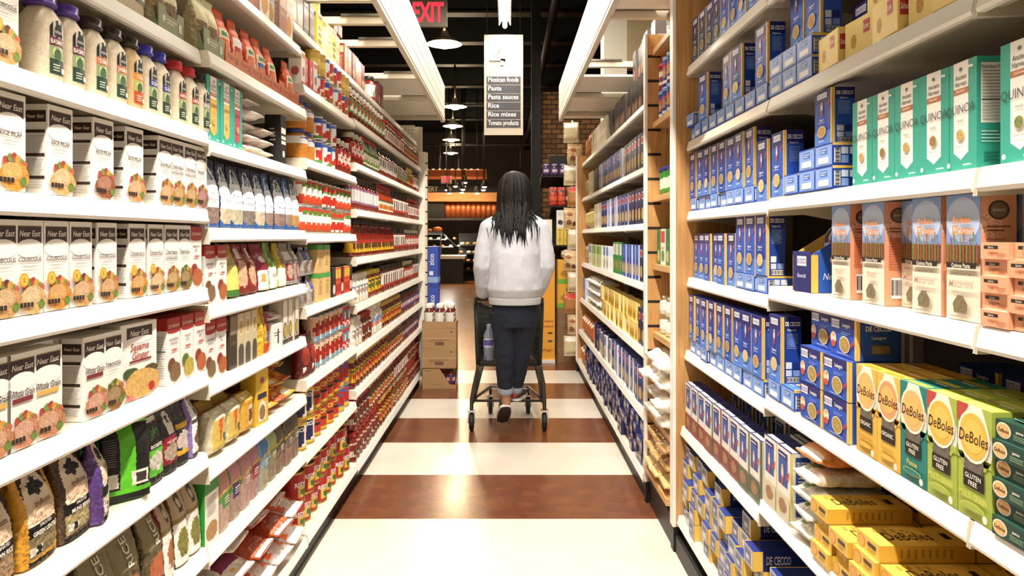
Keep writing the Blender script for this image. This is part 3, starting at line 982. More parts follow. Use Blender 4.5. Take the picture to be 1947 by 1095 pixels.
K['jk2'] = rice_jar('#33291f', '#c76a4c', 'JASMATI')
K['jo'] = rice_jar('#33291f', '#e0902c', 'Orzo', '#d9b98a', '#b04a26')
K['jb'] = rice_jar('#3a3aa8', '#2f3f8c', 'SUSHI')
K['jr'] = rice_jar('#c02d34', '#a63430', 'ARBORIO')
K['jk3'] = rice_jar('#26221d', '#8a8f84', 'ROYAL')
mb = MB()
mb.lathe([(.062, 0), (.068, .01), (.068, .15), (.05, .18), (.03, .19), (.03, .21)], 24, '#e6d6b8', GRAIN, sq=.4)
lb = MB(); wrap(lb, .0695, .03, .13, '#e6d6b8', [('r', .2, 0, .8, 1, '#24402d'), ('r', .25, .5, .75, .7, '#8da06a'), ('r', .3, .1, .7, .25, '#e8e2d2')], 32, 10, sq=.4)
ld = MB(); ld.lathe([(.031, .209), (.036, .21), (.036, .235), (.0, .236)], 20, '#27402f', PLASTIC)
K['jug'] = kind('rice_jug', 'jug', .145, .145, .236, mb, [('lid', ld, None), ('label', lb, None)])
# ---- teal and other tall cartons
TEAL = '#35a08a'
NUTR = [('r', .12, .40, .90, .94, '#f1eee6'), ('t', 'Nutrition Facts', .5, .905, .035, '#3a3733', .72), ('l', .16, .62, .86, .88, 9, '#a8a49c'), ('r', .14, .60, .88, .612, '#44403b'), ('l', .16, .42, .86, .59, 6, '#b8b4ac'), ('l', .12, .22, .8, .34, 4, '#bfe0d4'), ('l', .2, .05, .7, .15, 3, '#1f6f5e')]
def quinoa(strip='#f2ede2', tint=None, body=TEAL, pasta='#caa55a', big=True):
    F = [('r', 0, 0, 1, 1, body), ('p', [(.26, .16), (.5, .09), (.74, .16), (.74, 1), (.26, 1)], strip), ('r', .26, .70, .74, .755, '#b4714a')]
    if tint: F += [('p', [(.26, .16), (.5, .09), (.74, .16), (.74, .66), (.26, .66)], tint)]
    F += [('t', 'Ancient', .5, .86, .045, '#6d665c', .38), ('t', 'Harvest', .5, .80, .045, '#6d665c', .38), ('e', .5, .93, .05, .018, '#6d665c'), ('t', 'ORGANIC', .5, .727, .022, '#f2e4d0', .4)]
    F += [('t', 'QUINOA', .5, .565, .085, '#3a3a36', .92, 0, -.005)] if big else [('t', 'QUINOA', .5, .56, .05, '#6a4a3a', .46)]
    F += [('t', 'PENNE', .5, .45, .022, '#8d857a', .3), ('e', .5, .32, .125, .058, '#d9cba8'), ('e', .5, .32, .11, .05, pasta, FOOD), ('t', 'Gluten free', .5, .215, .02, '#8d857a', .34), ('e', .13, .05, .05, .024, '#e9efe6'), ('l', .62, .025, .92, .06, 1, '#cfe6dc'), ('l', .78, .9, .96, .96, 1, '#cfe6dc')]
    return carton('quinoa_box', .084, .05, .172, body, F, NUTR, [('r', .26, 0, .74, 1, strip)])
K['q1'] = quinoa(); K['q2'] = quinoa(pasta='#9a7a45'); K['q3'] = quinoa(pasta='#7f8a4c')
K['ql1'] = quinoa(tint='#e0ac4e', big=False); K['ql2'] = quinoa(tint='#e2b25a', big=False); K['ql3'] = quinoa(tint='#b8485a', big=False)
# ---- sprouted grain bags
def roots(side, word1, word2, grain, foot, back='#1b1917', gus=.05):
    els = [('r', 0, 0, 1, 1, back), ('r', .0, .0, 1, .045, '#171513'), ('r', .08, .045, .92, .30, grain, GRAIN), ('p', [(0, .045), (1, .045), (1, .10), (0, .065)], foot), ('r', .06, .28, .94, .42, '#171513'), ('a', .12, .40, .88, .93, '#ecdcc2', .5), ('a', .16, .42, .84, .62, '#e6c7a4', .2),
           ('p', rnd_poly(.50, .77, .20, .075, 16, .35, 3), '#25221d'), ('r', .475, .66, .525, .76, '#25221d'), ('f', .36, .73, .1, .03, '#25221d'), ('f', .66, .74, .11, .03, '#25221d'),
           ('t', 'truRoots', .5, .61, .055, '#4a3b2e', .62, .15), ('t', word1, .5, .385, .03, '#efe6d6', .72), ('t', word2, .5, .32, .042, '#f4ecdc', .84, 0, .03), ('r', .14, .10, .40, .19, '#ece4d2'), ('r', .28, .105, .395, .185, '#22201c')]
    return bag('sprouted_grain_bag', .10, .055, .163, side, els, nu=44, nv=60, neck=.5, tw=.9, gusset=gus, seed=len(word2))
K['r1'] = roots('#2a221d', 'GERMINATED', 'BROWN RICE', '#a98a68', '#b9854a')
K['r2'] = roots('#e0a030', 'SPROUTED', 'GREEN LENTILS', '#8f8058', '#e2a02e', gus=.11)
K['r3'] = roots('#5a4632', 'SPROUTED', 'MUNG BEANS', '#b9a878', '#6b5540', '#4a3829')
K['r4'] = roots('#5a3d7c', 'SPROUTED', 'QUINOA', '#d9cdb0', '#6a4a8c', '#5a3d7c', .1)
K['acc1'] = bag('seed_mix_bag', .10, .05, .163, '#55b524', [('r', 0, 0, 1, 1, '#1a1918'), ('r', 0, .10, 1, .16, '#5abf28'), ('r', .36, .1, .66, 1, '#5fc22a'), ('r', 0, 0, 1, .09, '#171615'), ('r', .05, .18, .3, .34, '#ece8dc'), ('r', .6, .18, .95, .34, '#e4dcc8'), ('r', .7, .2, .9, .32, '#3a3530'), ('l', .05, .45, .32, .8, 12, '#6a6a62'), ('r', 0, .93, 1, .985, '#78d83c')], nu=22, nv=34, neck=.7, seed=5)
K['acc2'] = bag('seed_mix_bag', .077, .045, .158, '#22211f', [('r', 0, .0, 1, .10, '#201f1d'), ('r', 0, .10, 1, .46, '#62bf34'), ('f', .5, .3, .42, .12, '#d9d2c2', 3), ('t', 'accents', .45, .53, .07, '#f0eadc', .8), ('p', [(.2, .6), (.8, .72), (.5, .76)], '#3c8a3c'), ('r', .1, .82, .9, .9, '#e9e4d8')], nu=20, nv=30, neck=.55, seed=6)
K['acc3'] = bag('seed_mix_bag', .075, .045, .155, '#24221f', [('r', 0, 0, 1, .12, '#211f1d'), ('r', 0, .12, 1, .52, '#8c2430'), ('f', .5, .3, .44, .13, '#b9a68c', 3), ('t', 'red quinoa', .5, .47, .05, '#efd6c8', .7), ('a', .3, .58, .72, .9, '#e6e0d2', .5), ('r', .45, .72, .58, .82, '#333028')], nu=20, nv=30, neck=.55, seed=7)
K['acc4'] = bag('seed_mix_bag', .066, .045, .15, '#2c2a2c', [('r', 0, 0, 1, .14, '#232120'), ('r', 0, .14, 1, .22, '#e0b02e'), ('f', .5, .38, .45, .15, '#cfc0b4', 3), ('r', 0, .58, 1, .66, '#e0b02e')], nu=18, nv=26, neck=.55, seed=8)
K['lilac'] = bag('grain_blend_bag', .074, .055, .163, '#8f78c0', [('r', 0, 0, 1, .06, '#3a3638'), ('r', 0, .06, 1, .5, '#efeae2'), ('f', .5, .27, .38, .16, '#7a5c3c', 3), ('r', 0, .5, 1, .56, '#4c4444'), ('r', 0, .56, 1, 1, '#ece7de'), ('a', .3, .62, .7, .94, '#5a5148', .5), ('e', .5, .78, .1, .07, '#e6e0d2')], nu=20, nv=34, neck=.55, seed=9, tw=.85)
K['risotto'] = bag('rice_pouch', .066, .045, .19, '#7a2024', [('r', 0, 0, 1, .52, '#efe9de'), ('f', .55, .26, .38, .17, '#b0683e', 3), ('r', 0, .52, 1, .60, '#8f7b40'), ('r', 0, .60, 1, 1, '#b7a282'), ('r', .34, .64, .66, 1, '#4e4338'), ('e', .5, .76, .12, .06, '#cabd9c')], nu=18, nv=34, neck=.6, seed=10, cat='pouch')
K['risotto2'] = bag('rice_pouch', .066, .045, .19, '#6b5a3a', [('r', 0, 0, 1, .52, '#efe9de'), ('f', .5, .26, .40, .18, '#8a8440', 3), ('r', 0, .52, 1, .60, '#8f7b40'), ('r', 0, .60, 1, 1, '#b7a282'), ('r', .34, .64, .66, 1, '#4e4338'), ('e', .5, .76, .12, .06, '#cabd9c')], nu=18, nv=34, neck=.6, seed=11, cat='pouch')
K['ricebag'] = bag('rice_pouch', .10, .05, .19, '#5a5034', [('r', 0, .5, 1, 1, '#877c58'), ('tv', 'RICE', .5, .68, .22, '#e8e2cc'), ('f', .5, .25, .42, .15, '#b9643a', 4)], nu=18, nv=28, neck=.5, seed=12, cat='pouch')
K['greenside'] = carton('grain_box', .085, .05, .17, '#2f9a3a', [('r', 0, .0, 1, 1, '#efe9dc'), ('r', 0, .8, 1, 1, '#2d8a34'), ('f', .5, .2, .42, .15, '#b98a52', 2), ('l', .15, .45, .85, .75, 8, '#b0aaa0')], [('r', 0, 0, 1, .14, '#3fb53a')])
# ---- navy and white bags
def navy(grain, seed, w=.085, side='#1f2f52'):
    return bag('whole_grain_bag', w, .055, .18, side, [('r', 0, 0, 1, .05, '#2f5c9c'), ('r', 0, .05, 1, .30, grain, GRAIN), ('p', [(0, .0), (.3, .0), (.0, .12)], '#2f5c9c'), ('p', [(1, .0), (.7, .0), (1, .12)], '#2f5c9c'), ('r', 0, .30, 1, .62, '#e9edf2'), ('p', [(0, .62), (1, .62), (1, .66), (.6, .95), (.4, .95), (0, .66)], '#e2e8ef'), ('p', [(.2, .7), (.8, .7), (.5, .98)], '#1b2742'), ('t', 'LUNDBERG', .5, .52, .045, '#7b8794', .8), ('t', 'whole grain', .5, .42, .03, '#8b96a2', .7), ('e', .5, .76, .16, .06, '#7fa6b4')], nu=22, nv=34, neck=.42, seed=seed, tw=.96, topd=.004)
K['n1'] = navy('#9a8274', 1, .1); K['n2'] = navy('#d9c6a8', 2); K['n3'] = navy('#c9bfa2', 3); K['n4'] = navy('#8d8078', 4, .09); K['n5'] = navy('#c89a5c', 5); K['n6'] = navy('#a58c76', 6, .08, '#2f5f9a')
# ---- orange snack bags in display trays
def snack(seed, a='#e6dcc6', b='#e56a2a'):
    return bag('dried_fruit_bag', .07, .045, .15, '#c8481e', [('r', 0, 0, 1, 1, '#d9541f'), ('r', .08, .0, .92, .62, a), ('r', .15, .3, .85, .46, b), ('f', .5, .16, .34, .12, '#c9a070', seed), ('r', .2, .5, .8, .58, '#3f8a4a' if seed % 2 else '#e0e6ee')], nu=14, nv=22, neck=.5, seed=seed, tw=.72)
K['s1'] = snack(1); K['s2'] = snack(2, '#efe9da', '#c8344a'); K['s3'] = snack(3, '#e9d8b8', '#2f5aa8')
def tray(name, w, h, c, c2, n):
    """cut-front display carton"""
    mb = MB()
    d, t = .11, .003
    mb.box(-w / 2, -d / 2, 0, w / 2, d / 2, t, c)
    mb.box(-w / 2, d / 2 - t, t, w / 2, d / 2, h * 1.5, c)
    for x in (-w / 2, w / 2 - t): mb.prism([(-d / 2, t), (d / 2 - t, t), (d / 2 - t, h * 1.5), (-d / 2 + .02, h)], x, x + t, 'x', c)
    mb.prism([(-w / 2, t), (w / 2, t), (w / 2, h), (w * .25, h), (w * .2, h * .72), (-w * .2, h * .72), (-w * .25, h), (-w / 2, h)], -d / 2, -d / 2 + t, 'y', c)
    S = Face((-w / 2, -d / 2, 0), (w, 0, 0), (0, 0, h), (0, -1, 0), w, h)
    draw(mb, S, [('e', .2, .5, .06, .14, c2), ('l', .3, .35, .7, .6, 2, c2), ('r', .78, .25, .9, .6, c2)])
    return kind(name, 'display tray', w, d, h, mb)
K['tray_o'] = tray('display_tray', .10, .052, '#cf6230', '#8f3c1c', 3)
K['tray_g'] = tray('display_tray', .13, .058, '#77805f', '#c7c8ac', 3)
K['tan'] = bag('dried_fruit_bag', .075, .05, .15, '#8a7a52', [('r', 0, .5, 1, 1, '#cfc59a'), ('f', .5, .3, .4, .2, '#7a5a36', 2)], nu=12, nv=20, neck=.5, seed=4)
# ---- everyday boxes, printed with a panel, a picture and small type
def gbox(name, w, d, h, body, panel, food=None, word=None, wc='#f4efe4', side=None, band=None, seed=0, cat='box', vert=False):
    F = [('r', .06, .62, .94, .95, panel)]
    if band: F += [('r', 0, .50, 1, .60, band)]
    if word: F += [('tv', word, .5, .5, .42, wc, .86)] if vert else [('t', word, .5, .78, .10, wc, .8)]
    if food: F += [('f', .5, .25, .36, .17, food, seed)]
    F += [('l', .15, .44, .85, .50, 2, panel)]
    Rr = [('r', .1, .7, .9, .92, panel), ('l', .14, .2, .86, .62, 9, panel)]
    if side: Rr = [('r', 0, 0, 1, 1, side)] + Rr
    return carton(name, w, d, h, body, F, Rr, [('r', .1, .1, .9, .9, panel)], cat=cat)
# ---- blue pasta boxes
BLU, NAV, YEL, LBL = '#2b55b6', '#22276c', '#ecc45c', '#86a9e2'
def figure(u, v, s_):
    return [('e', u, v, .07 * s_, .10 * s_, '#e6d2b8'), ('e', u, v - .09 * s_, .055 * s_, .055 * s_, '#c2503c'), ('e', u, v + .06 * s_, .035 * s_, .022 * s_, '#d9a06a')]
def pasta(win='#d3ad60', b=BLU, low='#5685d4', h=.17, name='pasta_box', shape=.05, w=.092):
    F = [('r', .0, 0, .93, 1, b), ('r', 0, .78, .93, 1, NAV), ('r', 0, 0, .93, .26, low), ('r', .93, 0, 1, 1, YEL), ('r', .16, .86, .72, .955, '#e9e6ee'), ('t', 'DE CECCO', .44, .907, .05, '#4b4f92', .5)] + figure(.44, .69, 1.0) + [('p', [(.72, .72), (.92, .80), (.92, .76), (.74, .68)], '#b23a44'), ('t', 'Rigatoni', .46, .47, .04, '#e9ecf4', .5), ('l', .25, .40, .7, .44, 1, '#9fb4de'), ('e', .46, .25, .25, .105, '#e6dcc0'), ('e', .46, .25, .22, .092, win, FOOD), ('l', .3, .06, .66, .10, 1, '#dfe6f4')]
    Rr = [('r', 0, 0, .12, 1, YEL), ('r', .12, 0, 1, 1, b), ('r', .12, .80, 1, 1, NAV), ('t', 'DE CECCO', .56, .90, .062, '#f2f0ea', .76, 0, .03), ('t', 'Rigatoni', .5, .81, .03, '#e6e6ee', .5), ('l', .25, .52, .9, .76, 10, '#8fa8dc'), ('e', .55, .62, .2, .07, '#5f82cc'), ('r', .2, .22, .5, .32, '#dfe6f2'), ('r', .56, .22, .9, .32, '#16307a'), ('r', .2, .11, .5, .20, '#cfd9ee'), ('r', .56, .11, .9, .20, '#7f9cd8'), ('bars', .24, .015, .88, .095)]
    D = [('r', .03, .06, .97, .94, LBL), ('r', .3, .56, .72, .84, '#4f74c2'), ('l', .34, .6, .68, .8, 2, '#dfe8f6'), ('r', .2, .14, .8, .42, '#eef1f6')]
    return carton(name, w, .05, h, b, F, Rr, [('r', 0, 0, 1, 1, NAV), ('r', .1, .3, .9, .7, '#2c3a84')], D)
K['p1'] = pasta(); K['p2'] = pasta('#c99b4a', low='#4c7ccc'); K['p3'] = pasta('#e0c384', '#1c3f9a'); K['p4'] = pasta('#b98f4c', '#234cae', '#2c58b4')
K['pshort'] = pasta('#c99b4a', h=.125)
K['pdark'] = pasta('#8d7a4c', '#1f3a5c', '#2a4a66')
K['lasa'] = carton('lasagne_box', .125, .09, .0835, BLU, [('r', 0, .74, .92, 1, NAV), ('r', .92, 0, 1, 1, YEL), ('r', .05, .70, .36, .92, '#e3e1ea'), ('t', 'DE CECCO', .205, .81, .12, '#4b4f92', .29), ('t', 'Lasagne', .62, .82, .10, '#eef0f6', .4)] + figure(.14, .42, 1.6) + [('l', .45, .56, .8, .66, 2, '#7f9cd8'), ('e', .58, .32, .20, .22, '#e9dfc2'), ('e', .58, .32, .18, .195, '#b99a55', FOOD), ('p', [(.8, .36), (.95, .5), (.95, .42), (.82, .28)], '#b23a44'), ('l', .3, .05, .85, .12, 1, '#9fb4de')], [('r', 0, 0, .07, 1, YEL), ('t', 'DE CECCO', .5, .8, .12, '#f2f0ea', .6, 0, .03), ('t', 'Lasagne', .5, .58, .08, '#e6e6ee', .4), ('r', .3, .15, .78, .42, '#4a5a78'), ('r', .34, .19, .74, .38, '#9a8a5c', FOOD)], [('r', 0, 0, 1, 1, '#2c4a9c')])
# white, brown and green boxes of the same maker
def pasta_w(low, edge, name='whole_wheat_pasta_box'):
    F = [('r', 0, 0, .94, 1, '#e6e2d6'), ('r', .94, 0, 1, 1, edge), ('r', .1, .48, .78, .92, '#31529c'), ('r', .1, .86, .78, .95, NAV), ('l', .15, .88, .7, .93, 1, '#e9e6ee')] + figure(.42, .66, 1.2) + [('r', 0, 0, .94, .36, low), ('f', .45, .2, .3, .1, '#a98056', 2), ('p', [(.7, .64), (.94, .74), (.94, .69), (.74, .58)], '#b23a44')]
    Rr = [('r', 0, 0, 1, 1, '#e3dfd0'), ('r', .0, 0, .08, 1, edge), ('r', .2, .14, .82, .95, '#22408c'), ('t', 'DE CECCO', .51, .85, .07, '#eef0f6', .54, 0, .03), ('l', .3, .6, .72, .74, 3, '#c9d3ea'), ('l', .26, .2, .76, .5, 7, '#5f82cc'), ('r', .86, 0, .94, 1, YEL)]
    return carton(name, .092, .058, .18, '#e6e2d6', F, Rr, [('r', 0, 0, 1, 1, NAV), ('r', .06, .1, .94, .34, '#e6e2d6')], [('r', .1, .1, .9, .9, '#dcd6c6')])
K['w1'] = pasta_w('#8a3a2a', '#5a6a34'); K['w2'] = pasta_w('#7c3222', '#8a4a30'); K['w3'] = pasta_w('#59604a', '#6a6a3c'); K['w4'] = pasta_w('#cfc4a8', '#d9c86a')
def brick_red():
    return carton('whole_wheat_pasta_box', .092, .058, .18, '#8a3f2c', [('r', .1, .48, .78, .92, '#31529c'), ('r', .1, .86, .78, .95, NAV)] + figure(.42, .66, 1.2) + [('f', .45, .2, .3, .1, '#b0704c', 2)], [('r', .2, .14, .82, .95, '#7a3424')], [('r', 0, 0, 1, 1, '#9c4c38'), ('r', .1, .2, .9, .5, NAV)], [('r', .04, .06, .96, .94, '#b8736a'), ('r', .2, .2, .8, .5, '#d9b0a4')])
K['w5'] = brick_red()
# end-on stacked yellow-edged boxes: the bottom end shows
K['end1'] = carton('pasta_box', .080, .055, .17, BLU, [('r', 0, 0, 1, 1, '#1c2f78'), ('r', .0, .0, .04, 1, YEL)], [('r', 0, 0, 1, 1, '#1a2a6c'), ('r', .0, 0, 1, .16, YEL), ('tv', 'DE CECCO', .45, .42, .42, '#dfe2ee', .4)], [('r', 0, 0, 1, 1, NAV)], [('r', 0, 0, 1, 1, '#c9c6bc'), ('r', .06, .08, .80, .92, '#8890a8'), ('r', .14, .2, .7, .8, '#5f6a8c'), ('r', .24, .3, .6, .55, '#c9cddc'), ('r', .86, 0, 1, 1, YEL)])
K['end2'] = carton('pasta_box', .080, .055, .17, BLU, [('r', 0, 0, 1, 1, '#20367f')], [('r', 0, 0, 1, 1, '#1f3278'), ('r', 0, 0, 1, .16, YEL), ('tv', 'DE CECCO', .45, .42, .42, '#dfe2ee', .4)], [('r', 0, 0, 1, 1, NAV)], [('r', 0, 0, 1, 1, '#d2cfc4'), ('r', .06, .08, .80, .92, '#a5a9b4'), ('r', .2, .16, .66, .5, '#e3e1da'), ('r', .16, .56, .7, .84, '#6e7894'), ('r', .86, 0, 1, 1, '#d9ae3a')])
# yellow, teal, green boxes with an orange disc
def boles(body, free='GLUTEN', disc='#eab274', name='pasta_carton', sub='Penne', tint='#c9b24a', green=False, w=.083, d=.045):
    F = [('p', [(.06, .50), (.94, .50), (1, .62), (1, 1), (0, 1), (0, .62)], '#f3ead2' if not green else '#f0ead6'), ('p', [(0, 1), (0, .7), (.30, 1)], body), ('p', [(1, 1), (1, .74), (.72, 1)], body)]
    if green: F += [('p', [(0, 1), (.34, 1), (.1, .82), (0, .84)], '#b8483c')]
    F += [('p', [(0, .50), (1, .50), (1, .56), (.82, .46), (.18, .46), (0, .56)], body), ('r', .22, .40, .78, .58, '#6e6558', FOOD), ('r', .20, .27, .80, .42, '#1d1a17'), ('e', .5, .73, .46, .235, '#f4ead0'), ('e', .5, .73, .41, .205, disc), ('e', .5, .73, .31, .15, '#efb566' if not green else '#eebf5c'), ('t', 'DeBoles', .5, .72, .105, '#2b2118', .84, .12, .004)]
    F += [('t', 'ORGANIC', .5, .355, .045, '#efe6d2', .5)] if free == 'ORGANIC' else [('t', 'GLUTEN', .5, .375, .042, '#efe6d2', .5), ('t', 'FREE', .5, .315, .042, '#efe6d2', .36)]
    F += [('t', sub, .5, .20, .055, tint, .8), ('e', .5, .11, .34, .035, tint), ('e', .5, .11, .32, .028, body), ('e', .86, .06, .07, .035, '#e9e4d2')]
    return carton(name, w, d, .172, body, F, [('r', 0, 0, 1, 1, body), ('e', .5, .75, .4, .1, '#efc07a'), ('t', 'DeBoles', .5, .75, .05, '#2b2118', .7, .1), ('l', .15, .2, .85, .6, 12, tint)], [('r', .1, .1, .9, .4, tint)], [('r', 0, 0, 1, 1, body), ('e', .22, .5, .20, .42, '#f2e6cc'), ('e', .22, .5, .17, .35, disc), ('t', 'DeBoles', .22, .5, .2, '#3a2a1c', .3, .1), ('t', 'penne', .66, .66, .16, '#efe9d6', .3), ('l', .5, .2, .9, .5, 3, tint)])
K['b1'] = boles('#dcb04a', 'ORGANIC', sub='Angel Hair', tint='#b98a2c')
K['b2'] = boles('#e0b650', 'ORGANIC', '#e59a68', sub='Rigatoni', tint='#c09030')
K['b3'] = boles('#1f7a74', sub='Penne', tint='#d8c04e')
K['b4'] = boles('#a2b24a', disc='#e8b24a', sub='MULTI GRAIN', tint='#d3cf6a', green=True)
K['b5'] = boles('#1f4438', sub='Penne', tint='#8fae8a', w=.078, d=.027)
K['b6'] = carton('pasta_carton', .09, .032, .18, '#e3ba50', [('r', 0, 0, 1, 1, '#e3ba50'), ('e', .5, .5, .3, .06, '#d9a83c'), ('tv', 'DeBoles', .5, .42, .40, '#4a3c1c', .5), ('r', .34, .8, .66, .87, '#2b2118'), ('l', .12, .1, .3, .5, 4, '#b8903a')], [('r', 0, 0, 1, 1, '#d9ab3e'), ('l', .2, .2, .8, .8, 8, '#b08830')], [('r', 0, 0, 1, 1, '#dfb24a')], [('r', 0, 0, 1, 1, '#e0b64e'), ('e', .22, .5, .18, .42, '#c98f3a'), ('e', .22, .5, .14, .33, '#dda654'), ('r', .5, .52, .86, .76, '#3a3428'), ('l', .5, .2, .88, .44, 2, '#a8842e')])
# orange boxes with wheat-field fronts
def wheat(sub='Shells', w=.088, d=.055):
    F = [('r', 0, 0, 1, 1, '#eee3cc'), ('r', 0, .45, 1, 1, '#7c9cd0'), ('e', .5, .80, .5, .18, '#b6c6e2'), ('f', .3, .72, .2, .05, '#d9e0ea', 2), ('r', 0, .45, 1, .60, '#7d5a3a', FOOD)] + [('r', .04 + k * .1, .46, .07 + k * .1, .62 + .04 * ((k * 7) % 3), '#a84c34' if k % 2 else '#7a8a3c') for k in range(10)] + [('t', 'Andean', .5, .80, .055, '#d9822c', .62, .1), ('t', 'Dream', .54, .72, .075, '#e08a30', .62, .1), ('r', .06, .415, .94, .46, '#231d19'), ('t', 'Quinoa Pasta', .5, .437, .032, '#efe6d2', .8), ('t', 'Gluten & Corn Free', .5, .375, .024, '#7d6a55', .8), ('t', sub, .5, .29, .06, '#c9a08a', .7, .2), ('p', [(.32, .06), (.68, .06), (.72, .13), (.58, .2), (.42, .2), (.28, .13)], '#8a7a5c', FOOD), ('l', .2, .02, .8, .045, 1, '#b0a088')]
    O = '#e59f78'
    Rr = [('r', 0, 0, 1, 1, O), ('f', .3, .75, .3, .12, '#efb795', 1), ('f', .7, .4, .35, .1, '#eab08a', 2), ('e', .5, .87, .3, .075, '#4a3a30'), ('e', .5, .87, .24, .06, '#7a6350'), ('t', 'QUINOA', .5, .87, .02, '#dcc8a8', .36), ('l', .16, .70, .84, .76, 2, '#7a3f22'), ('l', .14, .34, .86, .66, 13, '#c05f38'), ('bars', .22, .07, .82, .27)]
    D = [('r', 0, 0, 1, 1, '#e8a680'), ('r', .12, .62, .62, .82, '#2c221c'), ('t', 'Quinoa', .37, .72, .12, '#e9d8c0', .4), ('t', sub, .45, .42, .2, '#a8502c', .6, .2), ('l', .6, .15, .9, .4, 2, '#b8603a')]
    return carton('quinoa_pasta_box', w, d, .20, O, F, Rr, [('r', .05, .1, .95, .5, '#e6a06c')], D)
K['o1'] = wheat(); K['o2'] = wheat('Macaroni'); K['oe'] = wheat('Linguine', .064, .0245)
# ---- tins, jars, bottles
TOM = [('f', .5, .38, .24, .26, '#c3281e', 1), ('p', [(.4, .62), (.5, .70), (.6, .62), (.5, .56)], '#3f7a2c')]
K['scla'] = can('tomato_can', .050, .112, '#20284f', [('r', 0, 0, 1, .12, '#d9b84a'), ('r', 0, .9, 1, 1, '#d9b84a'), ('p', [(.35, .12), (.8, .12), (.95, .9), (.45, .9)], '#efe9dc'), ('f', .68, .45, .17, .2, '#c3281e', 1), ('t', 'SCLAFANI', .5, .76, .15, '#f2ede0', .8, 0, .03)], gold=True)
K['cento'] = can('tomato_can', .050, .112, '#d8ab2c', [('r', 0, .5, 1, 1, '#a83522'), ('r', 0, .44, 1, .5, '#1d1b1a'), ('t', 'CENTO', .5, .76, .18, '#e9c34a', .8, 0, .03), ('f', .5, .25, .3, .18, '#c8382a', 2), ('t', 'TOMATOES', .5, .47, .05, '#e9c34a', .6)], gold=True)
K['bluecan'] = can('tomato_can', .050, .112, '#3a5fae', [('r', .0, 0, 1, .2, '#d8b23a'), ('f', .5, .5, .3, .28, '#c3281e', 2), ('r', .1, .78, .9, .95, '#c3281e'), ('t', 'TUTTOROSSO', .5, .86, .09, '#f2ede0', .75)])
K['red'] = can('tomato_can', .050, .112, '#b01f20', [('r', .25, .08, .75, .5, '#d9b43e'), ('f', .5, .28, .2, .16, '#3f6f2c', 3), ('t', 'REDPACK', .5, .60, .17, '#f2ede0', .86, 0, .03), ('r', 0, .0, 1, .05, '#d9b43e')], gold=True)
K['pep'] = can('pepper_can', .038, .105, '#e9b99a', [('f', .4, .5, .22, .36, '#a8281e', 1), ('f', .62, .42, .18, .3, '#bf3524', 2), ('p', [(.3, .8), (.7, .8), (.5, .95)], '#5a7a3a'), ('r', 0, 0, 1, .16, '#efe6da'), ('p', [(.2, .05), (.8, .05), (.7, .2), (.3, .2)], '#6ea0b8')], 18, 10)
K['pep2'] = can('pepper_can', .038, .105, '#b8303a', [('r', 0, 0, 1, .28, '#efe4dc'), ('f', .5, .6, .3, .25, '#4f9aa8', 1), ('e', .5, .6, .18, .16, '#e9e0d2')] + [('r', .05 + .2 * k, .02, .15 + .2 * k, .14, '#c8303a') for k in range(5)] + [('r', .15 + .2 * k, .14, .25 + .2 * k, .27, '#c8303a') for k in range(4)], 18, 12)
K['toma'] = can('tomato_tin', .037, .105, '#efe8dc', [('r', 0, 0, 1, .34, '#c8321f'), ('f', .3, .25, .18, .16, '#e0522c', 1), ('f', .68, .25, .2, .16, '#d93a24', 2), ('r', 0, .78, 1, 1, '#c33a26'), ('f', .5, .82, .3, .12, '#5f8a34', 3), ('t', 'ITALIAN', .5, .60, .10, '#b8382a', .8), ('p', [(.2, .1), (.8, .1), (.5, .02)], '#4f7a2c')], 18, 10)
K['toma2'] = can('tomato_tin', .037, .105, '#d9d2c0', [('f', .5, .3, .4, .26, '#c8321f', 1), ('r', 0, .6, 1, 1, '#6f8a4a'), ('f', .5, .82, .36, .14, '#c8402a', 2), ('r', .1, .52, .9, .64, '#efe8da')], 18, 10)
K['mix1'] = can('soup_can', .036, .097, '#c3262c', [('r', 0, 0, 1, .5, '#ece4d8'), ('f', .5, .25, .3, .2, '#c8642c', 1), ('e', .5, .52, .16, .14, '#d9b04a'), ('t', 'SOUP', .5, .76, .16, '#f2ede0', .6)], 18, 8)
K['mix2'] = can('soup_can', .036, .097, '#3a6fb4', [('r', 0, 0, 1, .45, '#e9e4da'), ('f', .5, .25, .3, .2, '#c33a2c', 1), ('r', .1, .55, .9, .85, '#dfe8f0'), ('t', 'GOYA', .5, .7, .2, '#2c4a9c', .7)], 18, 8)
K['mix3'] = can('soup_can', .036, .097, '#e9e4da', [('f', .5, .4, .4, .3, '#c8402c', 1), ('r', 0, .8, 1, 1, '#2c4a9c'), ('r', 0, 0, 1, .12, '#4f8a3c')], 18, 8)
K['gold'] = can('soup_can', .036, .097, '#b8963c', [('r', 0, .3, 1, .7, '#d9bc5a'), ('t', 'OLIVES', .5, .5, .16, '#3a2c14', .7)], 18, 6, gold=True)
K['cyl'] = can('chicory_tin', .042, .11, '#9a8a44', [('r', 0, .3, 1, .7, '#5f5a34'), ('r', 0, .86, 1, 1, '#d9d2a8')], 18, 8)
K['tub'] = jar('snack_tub', .046, .115, '#c8802c', '#35418c', '#e9e6e2', [('t', 'ROLLINS', .5, .5, .3, '#5a5f8a', .7), ('e', .5, .8, .3, .16, '#3a4a94')], 18, (.5, .74), 'tub', .25, True, .82, FOOD)
SAUCE = '#7c2414'
JN = {}
def jv(key, name, r, h, body, lid, label, els, lv=(.2, .66), **k):
    K[key] = jar(name, r, h, body, lid, label, els, 16, lv, **k)
jv('j1', 'sauce_jar', .041, .165, SAUCE, '#d8d2c4', '#4f7a3a', [('r', .2, .1, .8, .45, '#e9e4d4'), ('p', [(.1, .1), (.35, .1), (.95, .95), (.7, .95)], '#e9e0d0'), ('f', .3, .75, .14, .12, '#c8402c', 1)], sq=.25)
